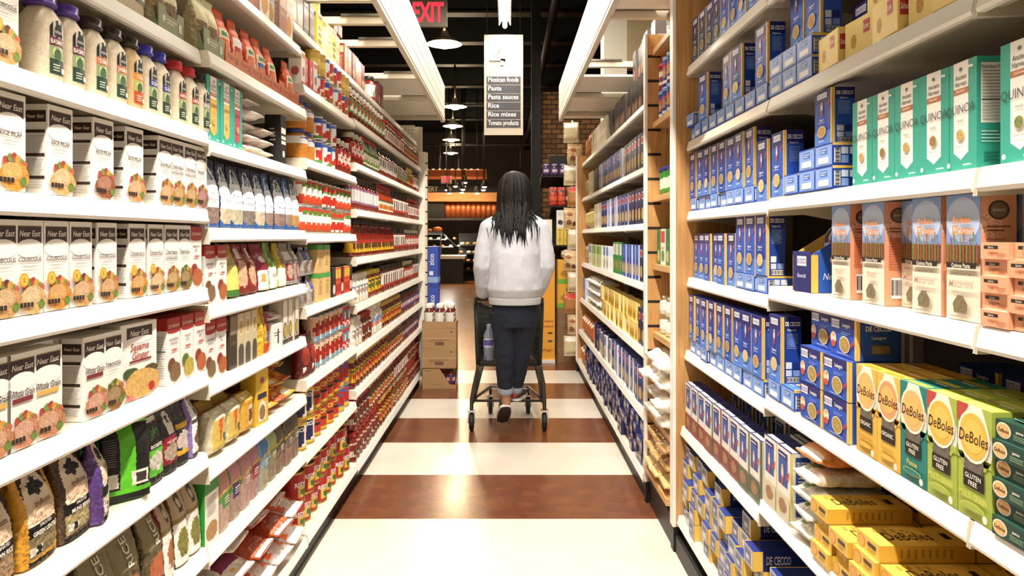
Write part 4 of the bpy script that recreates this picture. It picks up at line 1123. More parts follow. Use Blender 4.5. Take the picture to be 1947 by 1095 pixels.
jv('j2', 'sauce_jar', .041, .16, SAUCE, '#2a2a26', '#dfdcd0', [('p', [(.15, 0), (.5, 0), (.85, 1), (.5, 1)], '#7f8f5a'), ('r', .3, .4, .7, .6, '#3a3a30')])
jv('j3', 'sauce_jar', .041, .16, SAUCE, '#b0332a', '#ece6da', [('f', .5, .5, .2, .3, '#b03326', 1), ('r', .1, .8, .9, .95, '#3a322c')])
jv('j4', 'sauce_jar', .041, .165, '#86301a', '#1d1b19', '#ece8de', [('e', .5, .55, .2, .28, '#3a3030'), ('r', .1, .1, .9, .2, '#8a7a3c')])
jv('j5', 'sauce_jar', .043, .165, SAUCE, '#3a2c26', '#efe9e2', [('t', 'Pomodoro', .5, .5, .2, '#7a5a7c', .85, .15), ('r', 0, .86, 1, .93, '#8a6a8c'), ('r', 0, .06, 1, .12, '#8a6a8c')], lv=(.18, .68))
jv('j6', 'sauce_jar', .043, .16, SAUCE, '#26211e', '#efe6da', [('p', [(.3, .2), (.7, .2), (.6, .6), (.75, .85), (.35, .8)], '#2f2a28'), ('r', 0, 0, 1, .1, '#c33a2c')], lv=(.2, .72))
jv('j7', 'sauce_jar', .041, .155, SAUCE, '#c8bfa8', '#b8342c', [('e', .5, .5, .32, .3, '#ece4d6'), ('f', .5, .5, .14, .14, '#c33a2c', 1)])
jv('j8', 'sauce_jar', .041, .155, '#702010', '#d9b04a', '#e0ac34', [('f', .5, .45, .26, .26, '#c3402c', 1), ('r', .1, .75, .9, .92, '#5a7a34')])
jv('j9', 'sauce_jar', .039, .15, SAUCE, '#31302c', '#33457c', [('r', .1, .3, .9, .7, '#e9e4dc'), ('f', .5, .5, .16, .2, '#b8382c', 1)])
jv('j10', 'sauce_jar', .041, .155, '#8a3218', '#b8a888', '#e6d9b8', [('f', .5, .4, .3, .3, '#c8702c', 1), ('r', 0, .78, 1, 1, '#3f5a2c')])
jv('j11', 'sauce_jar', .039, .15, SAUCE, '#a82c26', '#d9cdb8', [('r', 0, .5, 1, .8, '#7a2a20'), ('f', .5, .25, .3, .2, '#4a3a2c', 1)])
jv('alf', 'white_sauce_jar', .039, .15, '#e6dcc6', '#ddd6c6', '#efeae0', [('f', .5, .4, .24, .3, '#9a7a6a', 1), ('p', [(.2, .7), (.8, .8), (.8, .9), (.2, .8)], '#4a4a70')], mat=PLASTIC)
jv('alf2', 'white_sauce_jar', .043, .17, '#e9e2d2', '#e6e0d2', '#efeae2', [('e', .5, .6, .3, .25, '#4a78b8'), ('f', .5, .25, .3, .18, '#d9622c', 1)], mat=PLASTIC)
jv('yel', 'sauce_jar', .05, .15, '#8a3a1a', '#d9c63a', '#dfb028', [('f', .5, .45, .26, .3, '#5a6a2c', 1), ('r', .2, .7, .8, .9, '#3a3a34')], lv=(.22, .74), sq=.3)
def bottle(key, name, body, label, els, cap, h=.19, r=.032):
    mb = MB()
    mb.lathe([(r * .85, 0), (r, .006), (r, h * .5), (r * .88, h * .62), (r * .45, h * .8), (r * .38, h * .9)], 14, body, GLASS)
    wrap(mb, r * 1.015, h * .12, h * .46, label, els, 18, 7)
    mb.lathe([(r * .36, h * .9 - .001), (r * .48, h * .9), (r * .48, h - .003), (r * .4, h), (.001, h)], 12, cap, PLASTIC)
    K[key] = kind(name, 'bottle', 2 * r * 1.02, 2 * r * 1.02, h, mb)
bottle('hot', 'sauce_bottle', '#7c2010', '#e3b02c', [('f', .5, .5, .25, .3, '#5a3a1c', 1), ('r', .1, .75, .9, .95, '#a82c22')], '#2f2a26')
bottle('pass', 'passata_bottle', '#a03a1c', '#e9dcc0', [('f', .5, .4, .3, .3, '#c8702c', 1), ('r', 0, .8, 1, 1, '#3a5a34')], '#b8322a', .18)
bottle('oil', 'sauce_bottle', '#53612c', '#e6e0c8', [('p', [(.1, .1), (.4, .1), (.9, .9), (.6, .9)], '#6f8a3c')], '#b8342a', .172)
# ---- boxes of the middle bays
K['beige'] = carton('taco_dinner_box', .10, .05, .115, '#e2bd7c', [('r', 0, .82, 1, 1, '#4fa04a'), ('l', .2, .25, .8, .6, 5, '#b8905a'), ('f', .5, .7, .2, .06, '#d9a45a', 1)], [('r', 0, 0, 1, 1, '#dcb673'), ('r', 0, .84, 1, 1, '#4fa04a')])
K['blk'] = gbox('polenta_box', .06, .05, .13, '#231f1e', '#3a3634', '#efe6d8', None, seed=3)
K['tomb'] = gbox('tomato_carton', .055, .045, .125, '#d93a28', '#e9c03a', '#c8241c', None, seed=2)
K['ray'] = gbox('cereal_box', .075, .05, .15, '#8f877c', '#6b6258', '#a89a84', None, seed=4)
K['choc'] = carton('cereal_box', .075, .05, .15, '#4a3a30', [('r', .06, .78, .94, .95, '#2a211c'), ('t', 'CEREAL', .5, .86, .07, '#cfc4b4', .8), ('r', .08, .2, .92, .7, '#8a7f74'), ('l', .14, .25, .86, .65, 9, '#5a4a40')], [('r', .08, .15, .92, .7, '#8a8178'), ('l', .14, .2, .86, .66, 12, '#5a5048'), ('r', .1, .8, .9, .94, '#2a211c')])
K['yelt'] = carton('cereal_box', .095, .055, .155, '#c8b43e', [('r', .1, .82, .9, .95, '#4a4020'), ('f', .5, .55, .3, .06, '#6b5f24', 1), ('f', .5, .38, .3, .06, '#5f5520', 2), ('f', .5, .2, .3, .06, '#6b5a24', 3)], [('r', .12, .84, .88, .95, '#3a3318'), ('e', .5, .86, .3, .04, '#8f8030'), ('f', .5, .6, .2, .06, '#6a5f2a', 1), ('f', .5, .44, .2, .06, '#5f5520', 2), ('f', .5, .25, .22, .06, '#6b5a24', 3)])
K['palet'] = gbox('cereal_box', .08, .055, .15, '#cfc58c', '#8a7f4a', '#d9cf9a', None, seed=6)
K['peach'] = gbox('cracker_box', .08, .055, .15, '#b8683f', '#d9b08a', '#c89a74', None, side='#8a3a2a', seed=7)
K['pink'] = gbox('cracker_box', .085, .055, .15, '#b08a78', '#e0c8b4', '#c8806a', None, side='#a07a66', seed=8)
K['maroon'] = gbox('cracker_box', .08, .055, .15, '#6a2a2c', '#8f4a48', '#b09a80', None, side='#5a2226', seed=9)
K['white'] = gbox('cereal_box', .09, .055, .21, '#e9e4da', '#d9b8a4', '#e0a45a', None, side='#d9b4a4', seed=10)
K['bluew'] = gbox('cereal_box', .09, .055, .20, '#dfe3e8', '#4f74b4', '#d9a45a', None, side='#d9d4cc', seed=11)
K['redw'] = carton('cracker_box', .055, .05, .13, '#efe9de', [('r', 0, 0, 1, .1, '#c33a30'), ('f', .5, .4, .3, .14, '#c8605a', 1), ('r', .1, .8, .9, .92, '#c33a30')], [('e', .5, .4, .3, .13, '#c8605a'), ('r', .1, .8, .9, .92, '#d9a49a')])
K['redb'] = carton('cracker_box', .055, .05, .12, '#c8262c', [('e', .5, .5, .2, .3, '#f0e6dc'), ('e', .5, .5, .12, .2, '#c8262c')], [('r', .2, .2, .8, .8, '#d94a48')])
K['bke'] = carton('polenta_box', .06, .055, .165, '#1d1a1a', [('r', .1, .62, .9, .74, '#efe8dc'), ('r', .1, .5, .9, .57, '#e0d8cc'), ('r', .1, .4, .9, .47, '#e0d8cc'), ('e', .5, .2, .2, .07, '#e9e2d6')], [('l', .3, .45, .7, .75, 4, '#b8b0a8')])
K['dkred'] = gbox('polenta_box', .07, .055, .16, '#3a1a1c', '#5a2a2c', '#8a4a3c', None, seed=12)
K['stack1'] = bag('noodle_bag', .11, .034, .13, '#efe6dc', [('r', .0, .0, .35, 1, '#c8408a'), ('f', .6, .5, .3, .3, '#efdcc0', 1)], nu=12, nv=14, pillow=True, neck=.7, seed=21, topd=.008)
K['stack2'] = bag('noodle_bag', .11, .034, .13, '#ece2d2', [('r', .0, .0, .3, 1, '#8a1f4a'), ('f', .65, .5, .25, .3, '#d9a44a', 1)], nu=12, nv=14, pillow=True, neck=.7, seed=22, topd=.008)
def wildbag(key, c, els, seed, w=.085, h=.15, d=.05, tw=.8, **k):
    K[key] = bag('pasta_bag', w, d, h, c, els, nu=16, nv=24, neck=.5, seed=seed, tw=tw, **k)
wildbag('wb1', '#a89a2c', [('r', 0, .1, 1, .6, '#e3cf6a'), ('r', 0, 0, 1, .12, '#3f7a2c')], 31)
wildbag('wb2', '#8a2a2c', [('f', .5, .4, .45, .28, '#d9b08a', 1), ('r', .3, .7, .7, .9, '#e9dccc'), ('r', 0, 0, 1, .12, '#7a2c22')], 32, .075)
wildbag('wb3', '#8e1f38', [('e', .5, .65, .16, .08, '#e9e2d8'), ('r', .1, .0, .9, .4, '#ece6dc'), ('r', .3, .15, .6, .35, '#d9a04a')], 33, .09, .152)
wildbag('wb4', '#7fae2c', [('r', 0, .0, 1, .45, '#e9ebdf'), ('e', .5, .72, .3, .14, '#3a3a34'), ('t', 'VEGAN', .5, .28, .08, '#4f6a34', .7), ('e', .2, .5, .1, .05, '#4a4a48')], 34, .10, .152)
wildbag('wb5', '#d0b23a', [('r', 0, 0, 1, .4, '#e6e4d6'), ('f', .5, .6, .3, .2, '#8a6a3c', 1)], 35, .07)
wildbag('wb6', '#9a948c', [('r', .1, .1, .9, .5, '#8a2c34'), ('f', .5, .3, .3, .18, '#c8a08a', 1), ('r', .1, .6, .9, .8, '#d9d4cc')], 36, .08)
wildbag('foil', '#a8a29a', [('r', .1, .55, .9, .9, '#3a4a84'), ('f', .5, .3, .35, .2, '#8a7060', 1)], 37, .08, .11, .05)
wildbag('yelb', '#dfb42c', [('r', .2, .3, .8, .8, '#e9c84a'), ('l', .3, .4, .7, .7, 4, '#b8902c')], 38, .06, .15)
wildbag('mixb', '#c8a03c', [('f', .5, .6, .4, .25, '#7a2c2c', 1), ('r', 0, 0, 1, .2, '#c84a2c'), ('r', .2, .25, .8, .45, '#5a6a9c')], 39, .06, .15)
wildbag('redr', '#6a1c1c', [('f', .5, .5, .4, .2, '#a83c28', 1), ('e', .3, .2, .14, .07, '#e9e2d6'), ('f', .6, .8, .2, .1, '#5a7a34', 2)], 40, .10, .16)
wildbag('sweet', '#d9a23a', [('f', .3, .6, .3, .25, '#c8362c', 1), ('f', .7, .35, .3, .25, '#e9c04a', 2), ('r', .2, .1, .6, .25, '#efe6d8')], 41, .09, .13, .05, 1.0, pillow=True)
wildbag('sweet2', '#c85a2a', [('f', .5, .5, .4, .3, '#e0a42c', 1), ('r', .1, .55, .5, .8, '#8a2c48')], 42, .09, .13, .05, 1.0, pillow=True)
K['brownb'] = gbox('grain_box', .055, .045, .155, '#4a3a2c', '#8a7a5c', '#3f3a34', None, seed=20)
K['beigeb'] = carton('grain_box', .05, .045, .15, '#cdbf98', [('e', .5, .74, .34, .17, '#e9dfc0'), ('e', .5, .74, .28, .13, '#b89a5c'), ('a', .1, .0, .9, .42, '#55504a', .3)], [('l', .15, .2, .85, .8, 10, '#a89a78')])
K['whiteb'] = carton('rice_cake_box', .08, .06, .08, '#e9e6de', [('r', .15, .2, .85, .85, '#f1eee8'), ('t', 'BARLEY', .5, .6, .2, '#3a3634', .6), ('r', .5, .2, .62, .8, '#35322f')], [('r', .1, .1, .9, .9, '#dfdbd2')])
K['tallb'] = carton('risotto_box', .06, .045, .152, '#ddd5c2', [('r', 0, 0, .12, 1, '#7a2a24'), ('a', .2, .5, .9, .96, '#efe9d8', .3), ('e', .55, .3, .34, .18, '#3a352a'), ('e', .55, .3, .28, .15, '#c8b04a', FOOD), ('r', .12, 0, 1, .1, '#35312c')], [('r', 0, 0, 1, 1, '#d8cfba'), ('l', .2, .3, .8, .8, 10, '#a89f8c')])
K['shrink'] = bag('shrink_wrapped_pack', .10, .06, .12, '#d9cfae', [('r', .05, .15, .95, .8, '#d8bc58'), ('p', [(.3, .8), (.6, .8), (.45, .2)], '#d9602c'), ('r', .6, .25, .9, .45, '#5a6a44')], nu=16, nv=20, pillow=True, neck=.85, seed=51, topd=.02, cat='pack')
K['shrink2'] = bag('shrink_wrapped_pack', .10, .06, .12, '#d9b45a', [('r', .05, .15, .95, .85, '#e0a43a'), ('e', .6, .45, .24, .25, '#e9dcc4'), ('f', .6, .45, .18, .18, '#8a5a34', 1)], nu=16, nv=20, pillow=True, neck=.85, seed=52, topd=.02, cat='pack')
K['ybox'] = carton('bouillon_box', .09, .05, .168, '#e0b83a', [('e', .5, .82, .16, .06, '#a83a4a'), ('l', .2, .62, .8, .70, 2, '#b8902c'), ('r', .15, .48, .85, .58, '#2c2c4a'), ('a', .2, .06, .8, .44, '#efe6d2', .5), ('f', .5, .22, .24, .14, '#a07a4a', 1)], [('r', 0, 0, 1, 1, '#d9ae34')])
def grainbag(key, top, panel, grain, seed, side='#8a8f6a'):
    K[key] = bag('bean_bag', .08, .045, .17, side, [('r', 0, 0, 1, .45, grain, GRAIN), ('r', .05, .62, .95, .95, top), ('p', [(0, .55), (1, .62), (1, .68), (0, .61)], '#dcc04a'), ('r', .2, .36, .8, .60, panel), ('l', .28, .42, .72, .55, 3, '#e9e2d2')], nu=16, nv=28, neck=.75, seed=seed)
grainbag('g1', '#c88f84', '#5f8f4a', '#c0a08c', 61, '#4f9a44'); grainbag('g2', '#c98a90', '#4a3a60', '#a88a78', 62, '#4f9a44')
grainbag('g3', '#c08a90', '#b08a7a', '#b8968a', 63); grainbag('g4', '#b8808c', '#a8404a', '#b08a80', 64)
grainbag('g5', '#4a86c0', '#7a9aa8', '#a8a080', 65, '#7fb0d0'); grainbag('g6', '#a8b878', '#8a8a5a', '#8a8060', 66, '#c8cfae')
grainbag('g7', '#6b5f50', '#74685a', '#8a6f5c', 67, '#6b6152'); grainbag('g8', '#5f564a', '#6b5f54', '#95735f', 68, '#6b6152')
def sack(key, c, els, seed, w=.145, h=.30, d=.076):
    K[key] = bag('rice_sack', w, d, h, c, els, nu=22, nv=34, pillow=True, neck=.72, seed=seed, topd=.012, cat='sack')
sack('k1', '#e6dccf', [('r', .1, .14, .9, .46, '#7a2448'), ('t', 'CAROLINA', .5, .32, .06, '#efe2dc', .7), ('f', .5, .6, .3, .1, '#d9cdb0', 1), ('r', .3, .08, .5, .13, '#dfa42c')], 71)
sack('k2', '#b8542a', [('r', 0, 0, 1, .06, '#efe6da'), ('r', 0, .26, 1, .60, '#262326'), ('p', [(.2, .32), (.5, .55), (.6, .45), (.4, .32)], '#ece4da'), ('t', 'sack', .5, .17, .05, '#3a1a10', .7), ('r', 0, .8, 1, 1, '#d9805a')], 72)
sack('k3', '#ece7de', [('r', 0, .22, 1, .5, '#2c282a'), ('p', [(.2, .28), (.8, .32), (.7, .44), (.3, .44)], '#e9e2da'), ('r', .2, .6, .8, .8, '#e0d8cc')], 73)
sack('k4', '#e9ddd2', [('r', 0, .12, 1, .3, '#d9602c'), ('r', 0, .34, 1, .5, '#7a4a8c'), ('f', .5, .2, .3, .12, '#efe6da', 1)], 74)
sack('k5', '#8c2f26', [('r', .1, .1, .9, .9, '#c9b79c')], 75)

# ------------------------------------------------------------------ left side, nearest bay
def cyl(side, key, i, px, pr, desc, **k):
    """stand a pack so that its middle shows at a picture column"""
    rec = SHELF[key, i][1] + .014 + pr['d'] / 2
    u = LU(px, rec) if side == 'L' else FPX * (SHELF[key, i][2] + rec) / (px - PX0)
    return put(pr, side, key, i, u, desc, **k)
def edge(side, key, i, px, pr, desc, **k):
    """stand a pack so that the near edge (left) or far edge (right) of its front shows at a picture column"""
    rec = SHELF[key, i][1] + .014
    if side == 'L': u = LU(px, rec) + pr['w'] / 2
    else: u = FPX * (SHELF[key, i][2] + rec) / (px - PX0) - pr['w'] / 2
    return put(pr, side, key, i, u, desc, **k)
for q in (1.455, 1.612): put(K['jug'], 'L', 'A', 0, q, 'large clear rice jug')
for key, i, q in (('A', 0, 1.765), ('B', 1, 1.968)):
    put(K['tray_g'], 'L', key, i, q, 'olive green display tray of bags')
for k, px in enumerate((336, 352, 375, 390)):
    put(K['tan'], 'L', 'AABB'[k], (0, 0, 1, 1)[k], (1.732, 1.797, 1.936, 2.0)[k], 'tan bag in green tray', lay=.004, dep=.024)
edge('L', 'A', 1, -22, K['cous3'], 'white couscous carton')
for px, k, d in ((76, 'jp', 'rice jar with purple lid'), (120, 'jp', 'rice jar with purple lid'), (166, 'jk', 'black lidded rice jar with orange band'), (205, 'jk2', 'black lidded rice jar with orange band'), (238, 'jo', 'tan orzo jar with black lid'), (267, 'jb', 'rice jar with blue lid'), (293, 'jb', 'rice jar with blue lid'), (325, 'jr', 'rice jar with red lid'), (350, 'jr', 'rice jar with red lid'), (372, 'jk3', 'rice jar with plain black lid')):
    cyl('L', 'A', 1, px, K[k], d)
P_ = 'white rice pilaf carton'
for px, k, d, q in ((-8, 'pilaf1', P_, 0), (92, 'pilaf2', P_, 1), (178, 'pilaf3', P_ + ' with brown rice', 1), (240, 'pilaf4', P_, 1), (301, 'pilaf4', P_, 0), (325, 'wildrice', 'white wild rice carton', 0), (350, 'wildrice', 'white wild rice carton', 0), (371.5, 'falafel', 'white falafel carton', 0)):
    edge('L', 'A', 2, px, K[k], d, tw=-2 if px < 300 else 0)
    edge('L', 'A', 2, px + 1, K[k], d, dep=.064, tw=1, layer='rear', row_=1)
edge('L', 'A', 2, 137, K['pilaf1'], P_, dep=.07, layer='rear', row_=1)
P_ = 'white couscous carton with gold medal'
for px, k, d in ((-24, 'cous3', P_), (30, 'cous1', P_), (84, 'cous2', P_), (133, 'cous3', P_), (185, 'cous4', P_), (245, 'cous2', P_), (282, 'cous1', P_), (313, 'wildrice', 'white rice mix carton'), (338.5, 'taboule', 'white tabouleh carton'), (362, 'zat3', 'white jambalaya carton with red top')):
    edge('L', 'A', 3, px, K[k], d, tw=-1 if px < 300 else 0)
    edge('L', 'A', 3, px + 1, K[k], d, dep=.064, layer='rear', row_=1)
for px, k, d, t in ((-45, 'grain', 'white whole grain carton', 0), (14, 'grain2', 'white whole grain carton', 0), (64, 'grain', 'white whole grain carton', -3), (160, 'grain2', 'white whole grain carton', -3), (197, 'taboule', 'white tabouleh carton', -2), (234, 'sesame', 'wide sesame ginger rice box', -4), (318, 'zat1', 'black bean rice box with red top', 0), (345, 'zat2', 'yellow rice box with red top', 0), (370, 'zat3', 'jambalaya box with red top', 0)):
    edge('L', 'A', 4, px, K[k], d, tw=t)
    if k != 'sesame': edge('L', 'A', 4, px + 3, K[k], d, dep=.064, layer='rear', row_=1)
edge('L', 'A', 4, 105, K['grain'], 'white whole grain carton', dep=.064, layer='rear', row_=1)
for px, k, d, t in ((-42, 'r1', 'black brown rice bag', 4), (50, 'r2', 'black and gold green lentil bag', 4), (124, 'r3', 'brown mung bean bag', 3), (176, 'r4', 'purple quinoa bag', 26), (232, 'acc1', 'black and lime green bag, back showing', -40), (286, 'acc2', 'black accents bag with green stripe', 0), (316, 'acc3', 'black red quinoa bag', 0), (342, 'acc4', 'black bag with yellow stripes', 0), (364.5, 'lilac', 'lilac grain blend bag with white front', 20)):
    edge('L', 'A', 5, px, K[k], d, tw=t, lean=-3)
for px, k, d in ((95, 'r2', 'black and gold lentil bag'), (208, 'acc2', 'dark green seed bag'), (300, 'acc3', 'black red quinoa bag')):
    edge('L', 'A', 5, px, K[k], d, dep=.085, layer='rear', row_=1)
for px, k, d, t in ((180, 'ricebag', 'olive rice pouch', 0), (232, 'ricebag', 'olive rice pouch', 0), (285, 'ricebag', 'olive rice pouch', 4), (316, 'risotto', 'red risotto pouch with white front', 12), (343, 'risotto2', 'tan risotto pouch with white front', -2), (367, 'risotto2', 'tan risotto pouch with white front', 0)):
    edge('L', 'A', 6, px, K[k], d, tw=t, lean=-5)
# ------------------------------------------------------------------ left side, second bay
row('L', 'B', 0, 1.93, 2.2, [(K['white'], 'white cereal box'), (K['white'], 'white cereal box'), (K['pink'], 'pinkish cracker box')])
row('L', 'B', 0, 2.22, 2.79, [(K['bluew'], 'blue and white cereal box'), (K['pink'], 'pinkish cracker box'), (K['white'], 'white cereal box')], djit=.02)
u = 2.045
for k in range(7):
    put(K['tray_o'], 'L', 'B', 1, u + .05, 'orange cut-front display tray')
    for q in (0, 1):
        if (k, q) in ((4, 1), (5, 0)) or q == 1 and k in (2, 6): continue
        kk = ('s1', 's2', 's1', 's3')[(k + q) % 4]
        put(K[kk], 'L', 'B', 1, u + .05 + (q - .5) * .02 * (k not in (2, 4, 5, 6)), 'orange dried fruit bag in display tray', dep=.022 + q * .045, lay=.004, tw=(-5, 4)[q], row_=q, lean=-4)
    u += .1005
row('L', 'B', 2, 1.93, 2.23, [(K['ql1'], 'green quinoa carton with yellow strip'), (K['ql2'], 'green quinoa carton with yellow strip'), (K['ql3'], 'green quinoa carton with pink strip')], gap=.001)
for k in range(5):
    put(K['stack1' if k % 2 else 'stack2'], 'L', 'B', 2, 2.315 + .008 * (k % 2), 'white and pink noodle bag', lie=1, lay=k * .0365, dep=.02 + .012 * (k % 3), layer=('lowest', 'second lowest', 'middle', 'second highest', 'topmost')[k])
for k in range(3):
    put(K['stack2'], 'L', 'B', 2, 2.445 + .003 * k, 'cream noodle bag', lie=1, lay=k * .0365, dep=.03, layer=('lowest', 'middle', 'topmost')[k])
row('L', 'B', 2, 2.37, 2.70, [(K['dkred'], 'dark red polenta box')], dep=.19)
put(K['bke'], 'L', 'B', 2, 2.56, 'black box with white print')
row('L', 'B', 3, 1.92, 2.79, [(K[k], 'navy and white whole grain bag') for k in ('n1', 'n2', 'n3', 'n4', 'n2', 'n6', 'n1', 'n6', 'n5')], gap=.005, jit=6)
row('L', 'B', 4, 1.92, 2.07, [(K['zat1'], 'rice box with red top'), (K['zat3'], 'rice box with red top')], jit=.5)
u = 2.07
for k, d, t in (('wb1', 'yellow and green bag', -15), ('wb2', 'maroon pasta bag', -10), ('wb2', 'maroon pasta bag', 5), ('wb3', 'crimson bag with white foot', -10), ('wb4', 'lime green and white bag', 6), ('wb5', 'yellow bag', 0), ('wb6', 'silver bag with red panel', -8), ('wb6', 'silver bag with red panel', 10)):
    put(K[k], 'L', 'B', 4, u + K[k]['w'] / 2, d, tw=t, lean=-6); u += K[k]['w'] * 1.0 + .006
row('L', 'B', 5, 1.915, 2.06, [(K['zat1'], 'rice box with red top'), (K['zat3'], 'rice box with red top')])
u = 2.075
for k, d, t in (('brownb', 'dark brown grain box', 0), ('beigeb', 'cream grain box with dark foot', 0), ('beigeb', 'cream grain box with dark foot', 0), ('beigeb', 'cream grain box with dark foot', 2), ('yelb', 'yellow bag', -20), ('mixb', 'colourful pasta bag', 10)):
    put(K[k], 'L', 'B', 5, u + K[k]['w'] / 2, d, tw=t); u += K[k]['w'] + .006
put(K['whiteb'], 'L', 'B', 5, 2.50, 'white barley box', tw=-8); put(K['stack1'], 'L', 'B', 5, 2.50, 'white noodle bag on white box', lie=1, lay=.0815, dep=.02)
row('L', 'B', 5, 2.56, 2.79, [(K['tallb'], 'tall cream risotto box')])
u = 1.97
for k, d in (('shrink', 'shrink wrapped yellow pack'), ('shrink', 'shrink wrapped yellow pack'), ('shrink2', 'orange shrink wrapped pack')):
    put(K[k], 'L', 'B', 6, u + .05, d); put(K['shrink2'], 'L', 'B', 6, u + .05, 'shrink wrapped pack', dep=.09, layer='rear', row_=1); u += .107
put(K['ybox'], 'L', 'B', 6, 2.345, 'tall yellow soup box', tw=-6)
rg = random.Random(4)
for k in range(9):
    put(K[('sweet', 'sweet2')[k % 2]], 'L', 'B', 6, 2.46 + .105 * (k % 3) + .01 * (k // 3), 'orange and yellow crinkled bag', lie=1, lay=.05 * (k // 3), dep=.02 + .02 * (k // 3), tw=rg.uniform(-14, 14), layer=('lower', 'middle', 'upper')[k // 3])
row('L', 'B', 7, 1.915, 2.0, [(K['greenside'], 'white grain box with green ends')])
row('L', 'B', 7, 2.01, 2.79, [(K[k], d) for k, d in (('g1', 'bean bag with green side'), ('g2', 'bean bag with green side'), ('g3', 'pinkish bean bag'), ('g4', 'pinkish bean bag'), ('g5', 'blue topped bean bag'), ('g6', 'pale green bean bag'), ('g7', 'brown bean bag'), ('g8', 'brown bean bag'), ('g7', 'brown bean bag'))], gap=.001, jit=3)
for u, lay, k, d, t, dp in ((1.60, 0, 'k5', 'red edged rice sack', 2, .06), (1.80, .0, 'k3', 'white and black rice sack', -2, .0), (1.80, .094, 'k3', 'white and black rice sack', -6, .03), (2.02, .0, 'k1', 'white and burgundy rice sack', -2, .0), (2.02, .094, 'k1', 'white and burgundy rice sack', -5, .0), (2.19, .0, 'k1', 'white and burgundy rice sack', 2, 0.0), (2.19, .094, 'k1', 'white and burgundy rice sack', -4, .02), (2.37, 0, 'k4', 'white and orange rice sack', 3, -.0), (2.36, .094, 'k2', 'orange and black rice sack', 2, .01), (2.53, 0, 'k4', 'white and orange rice sack', -3, -.0), (2.53, .094, 'k2', 'orange and black rice sack', -3, .0), (2.70, 0, 'k4', 'white and orange rice sack', 3, .0), (2.70, .094, 'k4', 'white and orange rice sack', 2, .01), (2.36, .188, 'k2', 'orange and black rice sack', -3, .03), (2.53, .188, 'k2', 'orange and black rice sack', 4, .02), (2.19, .188, 'k1', 'white and burgundy rice sack', 3, .03)):
    put(K[k], 'L', 'A' if u < 1.9 else 'B', 7 if u < 1.9 else 8, u, d, lie=1, lay=lay, dep=dp, tw=t, layer='topmost' if lay > .1 else 'upper' if lay else 'lower')
# ------------------------------------------------------------------ left side, third bay
row('L', 'C', 0, 2.83, 3.0, [(K['ray'], 'grey cereal box')])
row('L', 'C', 0, 3.0, 3.17, [(K['choc'], 'dark brown cereal box')])
row('L', 'C', 0, 3.19, 3.69, [(K['yelt'], 'tall yellow cereal box'), (K['palet'], 'tall pale yellow box'), (K['palet'], 'tall pale yellow box'), (K['yelt'], 'tall yellow cereal box'), (K['peach'], 'orange cracker box'), (K['peach'], 'orange cracker box')])
put(K['cyl'], 'L', 'C', 0, 3.24, 'olive tin on yellow cereal box', lay=.1555); put(K['cyl'], 'L', 'C', 0, 3.01, 'olive tin on brown cereal box', lay=.1505)
for u in (3.53, 3.62): put(K['maroon'], 'L', 'C', 0, u, 'maroon box lying on cracker boxes', lie=1, lay=.156)
row('L', 'D', 0, 3.72, 4.3, [(K['peach'], 'orange cracker box'), (K['pink'], 'pinkish cracker box'), (K['maroon'], 'maroon cracker box'), (K['pink'], 'pinkish cracker box'), (K['pink'], 'pinkish cracker box'), (K['maroon'], 'maroon cracker box')])
put(K['j2'], 'L', 'D', 0, 4.55, 'dark sauce jar with olive label'); put(K['maroon'], 'L', 'E', 0, 4.68, 'maroon cracker box'); put(K['maroon'], 'L', 'E', 0, 4.78, 'maroon cracker box')
row('L', 'C', 1, 2.82, 3.06, [(K['redw'], 'white and red cracker box'), (K['redb'], 'red cracker box'), (K['redb'], 'red cracker box'), (K['redw'], 'white and red cracker box')])
CM = [(K['mix2'], 'blue and white can'), (K['mix1'], 'red and white can'), (K['mix3'], 'white can with red food'), (K['mix1'], 'red and white can')]
row('L', 'C', 1, 3.07, 3.69, CM, lay=0, layer='lower'); row('L', 'C', 1, 3.07, 3.69, [(K['gold'], 'gold can')] * 2 + CM, lay=.0985, layer='upper')
for z, l in ((0, 'lower'), (.1155, 'upper')):
    row('L', 'C', 2, 2.82, 3.03, [(K['tub'], 'orange snack tub with blue lid')], lay=z, layer=l)
for z, l in ((0, 'lower'), (.1015, 'upper')):
    row('L', 'C', 2, 3.06, 3.40, [(K['mix3'], 'white can with red food'), (K['mix2'], 'blue and white can')], lay=z, layer=l)
row('L', 'C', 2, 3.41, 3.69, [(K['j7'], 'red sauce jar with oval label')])
for z, l in ((0, 'lower'), (.1065, 'upper')):
    row('L', 'C', 3, 2.82, 3.69, [(K['toma'], 'white and red tomato tin')] * (6 if z == 0 else 4) + [(K['toma2'], 'green and red tomato tin')] * 3, lay=z, layer=l)
for z, l in ((0, 'lower'), (.1165, 'upper')):
    row('L', 'C', 4, 2.82, 3.0, [(K['foil'], 'silver foil bag')], lay=z, layer=l, jit=8)
    row('L', 'C', 4, 3.02, 3.24, [(K['beige'], 'beige dinner box with green top')], lay=z, layer=l)
row('L', 'C', 4, 3.26, 3.69, [(K['blk'], 'black polenta box'), (K['tomb'], 'red and yellow tomato carton'), (K['tomb'], 'red and yellow tomato carton')])
put(K['redr'], 'L', 'C', 5, 2.86, 'dark red bag', tw=-8); put(K['redr'], 'L', 'C', 5, 2.96, 'dark red bag', tw=4)
